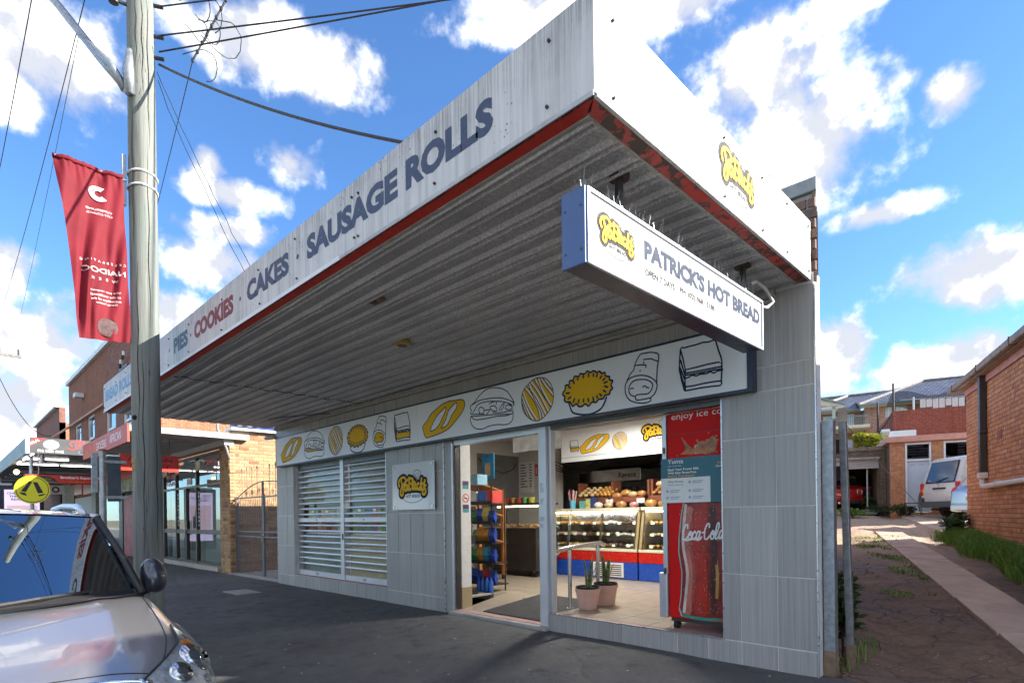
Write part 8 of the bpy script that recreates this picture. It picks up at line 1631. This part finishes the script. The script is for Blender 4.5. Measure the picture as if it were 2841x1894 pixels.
# local x forward (nose), rear face at x=0
prof_body([(0.02, 0.42), (-0.02, 0.9), (0.03, 1.15), (0.22, 1.80), (0.34, 1.93), (0.7, 1.98), (3.2, 1.97), (3.6, 1.90), (4.35, 1.12), (4.6, 1.0), (4.65, 0.42)], 1.69, VW, van, 0.06, taper=0.05)
MB().box(-0.10, 0.12, -0.84, 0.84, 0.36, 0.55).build('rear_bumper', mat('grey_bumper', (0.07, 0.075, 0.075), 0.6, var=0.15), van, local=True, bevel=0.03)
for s in (-1, 1): MB().box(-0.09, 0.2, s*0.70, s*0.86, 0.551, 0.68).build('bumper_corner', MATS['grey_bumper'], van, local=True, bevel=0.02); MB().box(-0.035, 0.05, s*0.73, s*0.855, 0.75, 1.15).build('tail_light', REDL, van, local=True, bevel=0.015); MB().box(-0.037, 0.052, s*0.731, s*0.8555, 0.86, 0.95).build('indicator', AMB, van, local=True)
mb = MB(); mb.add([(0.030, -0.62, 1.16), (0.030, 0.62, 1.16), (0.205, 0.60, 1.78), (0.205, -0.60, 1.78)], [(0, 1, 2, 3)]); mb.M = None; o = mb.build('rear_window', CARG, van, local=True); o.location = (-0.012, 0, 0); so = o.modifiers.new('s', 'SOLIDIFY'); so.thickness = 0.012
mb = MB(); mb.add([(0.005, -0.66, 1.13), (0.005, 0.66, 1.13), (0.205, 0.63, 1.81), (0.205, -0.63, 1.81)], [(0, 1, 2, 3)]); o = mb.build('window_seal', BLACK, van, local=True); o.location = (0.002, 0, 0)
MB().tube([(-0.02, 0.1, 1.18), (0.03, -0.35, 1.28)], 0.012, 5).build('wiper', BLACK, van, local=True); MB().box(-0.045, -0.01, -0.3, 0.25, 0.93, 0.985).build('handle', BLACK, van, local=True); Flat((-0.026, 0, 1.07), (0, -1, 0), (0, 0, 1), (-1, 0, 0)).ring((0, 0), 0.045, 0.010, 0.004, ry=0.035).build('badge', CHROME, van, local=True)
MB().box(0.02, 0.03, 0.42, 0.56, 1.18, 1.22).build('window_sticker', WHITE, van, local=True)
for s in (-1, 1):
    for x0, x1 in ((0.45, 1.55), (1.75, 2.85)): MB().box(x0, x1, s*0.80, s*0.835, 1.22, 1.72).build('side_window', CARG, van, local=True, bevel=0.01)
    MB().box(0.4, 0.405, s*0.842, s*0.848, 0.6, 1.85).build('door_gap', BLACK, van, local=True)
wheels(van, (0.85, 3.6), 1.62, 0.31); MB().cyl((-0.05, 0.3, 0.3), (0.5, 0.3, 0.28), 0.03).build('exhaust', DSTEEL, van, local=True)
suv = place('silver_suv', 'silver hatchback SUV parked beside the white van, mostly hidden by brick wall', 'car', 4.05, 14.2, radians(46))
SILV = m_paint('silver_paint', (0.50, 0.52, 0.53), 0.15, 0.8, 0.32)
prof_body([(0.05, 0.38), (-0.05, 0.55), (-0.02, 0.98), (0.12, 1.08), (0.62, 1.60), (0.85, 1.66), (2.6, 1.68), (3.0, 1.60), (3.6, 1.08), (4.5, 0.95), (4.65, 0.6), (4.6, 0.36)], 1.78, SILV, suv, 0.09, taper=0.16)
mb = MB(); mb.add([(0.10, -0.66, 1.10), (0.10, 0.66, 1.10), (0.56, 0.56, 1.57), (0.56, -0.56, 1.57)], [(0, 1, 2, 3)]); o = mb.build('rear_window', CARG, suv, local=True); o.location = (-0.02, 0, 0.02)
for s in (-1, 1): MB().ball((0.06, s*0.80, 0.92), (0.07, 0.10, 0.17), 10).build('tail_light', REDL, suv, local=True, smooth=True)
MB().box(-0.10, 0.1, -0.80, 0.80, 0.40, 0.60).build('rear_bumper', SILV, suv, local=True, bevel=0.05); MB().box(-0.06, -0.045, -0.28, 0.28, 0.70, 0.80).build('number_plate', mat('dim_plate', (0.45, 0.42, 0.35), 0.5, var=0.2), suv, local=True); MB().cyl((-0.12, 0, 0.42), (-0.22, 0, 0.44), 0.03).build('tow_hitch', DSTEEL, suv, local=True); MB().ball((-0.22, 0, 0.49), 0.03, 8).build('tow_ball', CHROME, suv, local=True); wheels(suv, (0.85, 3.5), 1.72, 0.34)
mini = thing('red_hatchback', 'shiny red hatchback seen from behind inside the dark garage', 'car', tuple(AB(1.22, 21.6, 1.47)), TH+radians(90+6))
REDC = m_paint('bright_red_paint', (0.50, 0.008, 0.008), 0.1, 0.25, 0.3)
prof_body([(0.06, 0.25), (-0.02, 0.42), (0.0, 0.86), (0.06, 0.96), (0.16, 1.0), (2.6, 0.98), (3.5, 0.85), (3.65, 0.5), (3.6, 0.22)], 1.68, REDC, mini, 0.08, taper=0.1); prof_body([(0.14, 0.98), (0.38, 1.36), (0.6, 1.395), (1.9, 1.40), (2.5, 1.0)], 1.42, CARG, mini, 0.05, 'glasshouse', taper=0.22); prof_body([(0.34, 1.33), (0.42, 1.385), (0.62, 1.412), (1.8, 1.415), (1.95, 1.36)], 1.36, mat('cream_roof', (0.55, 0.54, 0.5), 0.3, coat=0.5), mini, 0.02, 'roof', taper=0.18)
for s in (-1, 1): MB().ball((0.02, s*0.69, 0.74), (0.05, 0.085, 0.14), 12).build('tail_light', REDL, mini, local=True, smooth=True); MB().tube([(-0.03, s*0.69+0.085*cos(a), 0.74+0.14*sin(a)) for a in [2*pi*k/16 for k in range(17)]], 0.012, 6).build('light_ring', CHROME, mini, local=True)
MB().box(-0.06, 0.1, -0.72, 0.72, 0.26, 0.40).build('rear_bumper', BLACK, mini, local=True, bevel=0.03); MB().box(-0.032, 0.0, -0.25, 0.25, 0.62, 0.66).build('chrome_handle', CHROME, mini, local=True); MB().cyl((-0.10, 0.05, 0.30), (0.1, 0.05, 0.30), 0.045).build('exhaust', CHROME, mini, local=True); wheels(mini, (0.55, 3.0), 1.64, 0.30)
binn = thing('wheelie_bin', 'dark bin with red lid in the corner of the garage', 'bin', tuple(AB(2.15, 22.6, 1.47))); abox('bin_body', 1.95, 2.38, 22.4, 22.9, 1.471, 2.35, mat('dark_green_bin', (0.02, 0.04, 0.03), 0.6), binn, bevel=0.02); abox('lid', 1.93, 2.39, 22.36, 22.92, 2.352, 2.42, REDS, binn, bevel=0.015)
ch = thing('metal_chair', 'small dark chair standing by the pale blue door', 'chair', tuple(AB(3.2, 18.2, 1.25)))
abox('seat', 2.97, 3.38, 18.0, 18.4, 1.665, 1.69, BLACK, ch); mb = MB()
for p, q in (((3.0, 18.05, 1.26), (2.99, 18.05, 1.665)), ((3.45, 18.05, 1.26), (3.36, 18.05, 1.665)), ((3.0, 18.38, 1.26), (2.99, 18.38, 1.665)), ((3.45, 18.38, 1.26), (3.36, 18.38, 1.665))): MB().cyl(AB(*p), AB(*q), 0.014, n=6).build('leg', mat('rusty_leg', (0.10, 0.06, 0.05), 0.6, 0.3), ch)
MB().obox(tuple(AB(3.40, 18.2, 1.93)), (0.02, 0.36, 0.22), (0, radians(8), TH)).build('backrest', BLACK, ch)
for b in (18.05, 18.36): MB().cyl(AB(3.36, b, 1.68), AB(3.42, b, 2.0), 0.012, n=6).build('back_tube', MATS['rusty_leg'], ch)
# ------------------------------------------------------------------ plants
LG = m_leaf('grass_blade', (0.10, 0.22, 0.025), (0.24, 0.40, 0.07), 0.3); LY = m_leaf('yellow_leaf', (0.22, 0.26, 0.02), (0.42, 0.38, 0.03), 0.35); LD = m_leaf('dark_leaf', (0.02, 0.05, 0.012), (0.05, 0.10, 0.02), 0.2); LB = m_leaf('bright_weed', (0.10, 0.20, 0.03), (0.22, 0.34, 0.05), 0.3)
rg = random.Random(11)
def gz(a, b): return drive_z(a, b)-0.02
pts = []
for _ in range(30000):
    b = rg.uniform(2.0, 11.1); a = 3.27-abs(rg.gauss(0, 0.30))*(0.6+0.4*sin(b*1.3)**2)-0.02
    if a > 2.62+0.10*sin(b*2.1): pts.append(AB(a, b, gz(a, b)))
o = grass(MB(), pts, 0.34, 0.006, 0.9, rg).build('grass_verge', LG); tag(o, 'long green grass growing along the foot of the red brick wall', 'grass', kind='stuff')
pts = []
for _ in range(2600):
    b = rg.uniform(3.8, 10.5); a = 1.25+rg.gauss(0, 0.16)+0.1*sin(b)
    if mn.noise(Vector((a*2.2, b*1.1, 3))) > 0.1: pts.append(AB(a, b, gz(a, b)+0.0))
for _ in range(700):
    b = rg.uniform(1, 9); a = 1.52+rg.gauss(0, 0.05)
    if mn.noise(Vector((a*3, b*1.6, 7))) > 0.22: pts.append(AB(a, b, gz(a, b)))
for _ in range(500):
    c = rg.choice(((1.44, 10.65), (1.81, 12.0), (1.3, 11.4))); pts.append(AB(c[0]+rg.gauss(0, .22), c[1]+rg.gauss(0, .3), gz(*c)))
o = grass(MB(), pts, 0.05, 0.010, 1.4, rg).build('short_weeds', LB); tag(o, 'low patches of green weeds between the wheel tracks', 'weeds', kind='stuff')
def shrub(name, label, c, r, n, m, leaf, stems=3, group=None):
    t = thing(name, label, 'plant', tuple(c), group=group); foliage(MB(), Vector(c)+Vector((0, 0, r[2])), r, n, leaf, rng=rg).build('foliage', m, t)
    for i in range(stems):
        a = rg.uniform(0, 6.28); MB().tube([c, Vector(c)+Vector((r[0]*0.3*cos(a), r[1]*0.3*sin(a), r[2])), Vector(c)+Vector((r[0]*0.7*cos(a), r[1]*0.7*sin(a), r[2]*1.6))], [0.015, 0.01, 0.004], 5).build('stem', MATS['rusty_leg'], t)
shrub('golden_shrub', 'feathery yellow-green shrub above the garage roof', AB(2.35, 23.2, 3.75), (0.62, 0.6, 0.52), 2600, LY, 0.17); shrub('leafy_weed', 'leafy weed at the corner of the red brick wall', AB(3.05, 11.0, gz(3, 11)), (0.32, 0.30, 0.36), 420, LD, 0.13); shrub('leafy_weed', 'green weeds beside the door with the chair', AB(2.9, 18.5, gz(2.9, 18.5)), (0.45, 0.4, 0.22), 700, LD, 0.10); shrub('leafy_weed', 'bright green weeds in front of the garage behind the posts', AB(1.45, 18.6, gz(1.4, 18.6)), (0.62, 0.4, 0.19), 900, LB, 0.10); shrub('leafy_weed', 'dark green weeds at the garage slab edge', AB(2.4, 19.6, gz(2.4, 19.6)), (0.5, 0.3, 0.2), 500, LD, 0.10); shrub('garage_fern', 'dark fern inside the garage doorway', AB(2.2, 20.9, 1.47), (0.25, 0.25, 0.3), 200, LD, 0.16)
shrub('post_weed', 'weed growing at the foot of the bakery wall behind the gate posts', AB(0.22, 0.75, 0.12), (0.10, 0.28, 0.42), 420, LD, 0.10)
pts = [Vector((rg.uniform(-0.03, 0.16), rg.uniform(0.35, 1.4), 0.1)) for _ in range(50)]; o = grass(MB(), pts, 0.22, 0.006, 0.6, rg).build('post_grass', LG); tag(o, 'grass tufts behind the galvanised posts', 'grass', kind='stuff')
# litter specks on the pavement: too small to pick apart
lt = MB()
for i in range(60):
    x, y = rg.uniform(-6, 2.0), rg.uniform(-3.2, -0.12); lt.obox((x, y, 0.012+0.088*(y+3.77)/3.8+0.012*nz(x, y, 0.8)+0.005*nz(x, y, 2.7)+0.002), (rg.uniform(.006, .03), rg.uniform(.005, .018), 0.002), (0, 0, rg.uniform(0, 3)))
o = lt.build('litter', mat('litter_white', (0.5, 0.48, 0.45), 0.8)); tag(o, 'tiny pale scraps scattered over the dark pavement', 'litter', kind='stuff')
# ------------------------------------------------------------------ trees over the road, seen only mirrored in the shop windows
BARK = mat('tree_bark', (0.10, 0.075, 0.055), 0.95, var=0.3)
def tree(c, h, r, n, label):
    t = thing('street_tree', label, 'tree', c, group='trees across the road'); c = Vector(c); MB().tube([c, c+Vector((0.1, 0, h*0.4)), c+Vector((0.0, 0.2, h*0.75))], [0.22, 0.16, 0.07], 9).build('trunk', BARK, t, smooth=True)
    for i in range(5):
        a = i*1.26; MB().tube([c+Vector((0, 0, h*0.4)), c+Vector((r*0.4*cos(a), r*0.4*sin(a), h*0.62)), c+Vector((r*0.75*cos(a), r*0.75*sin(a), h*0.8))], [0.09, 0.06, 0.02], 6).build('limb', BARK, t)
    foliage(MB(), c+Vector((0, 0, h*0.68)), (r, r, h*0.36), n, 0.34, 0.5, rng=rg).build('crown', LD if rg.random() < .5 else LG, t)
for i, (x, y, h, r) in enumerate(((-34, -22, 8, 3.6), (-27, -24, 9, 4), (-20.5, -21, 7.5, 3.4), (-42, -23, 9, 4), (-14, -24, 8, 3.6))): tree((x, y, -0.2), h, r, 2600, ('first', 'second', 'third', 'fourth', 'fifth')[i]+' leafy tree along the far side of the road')
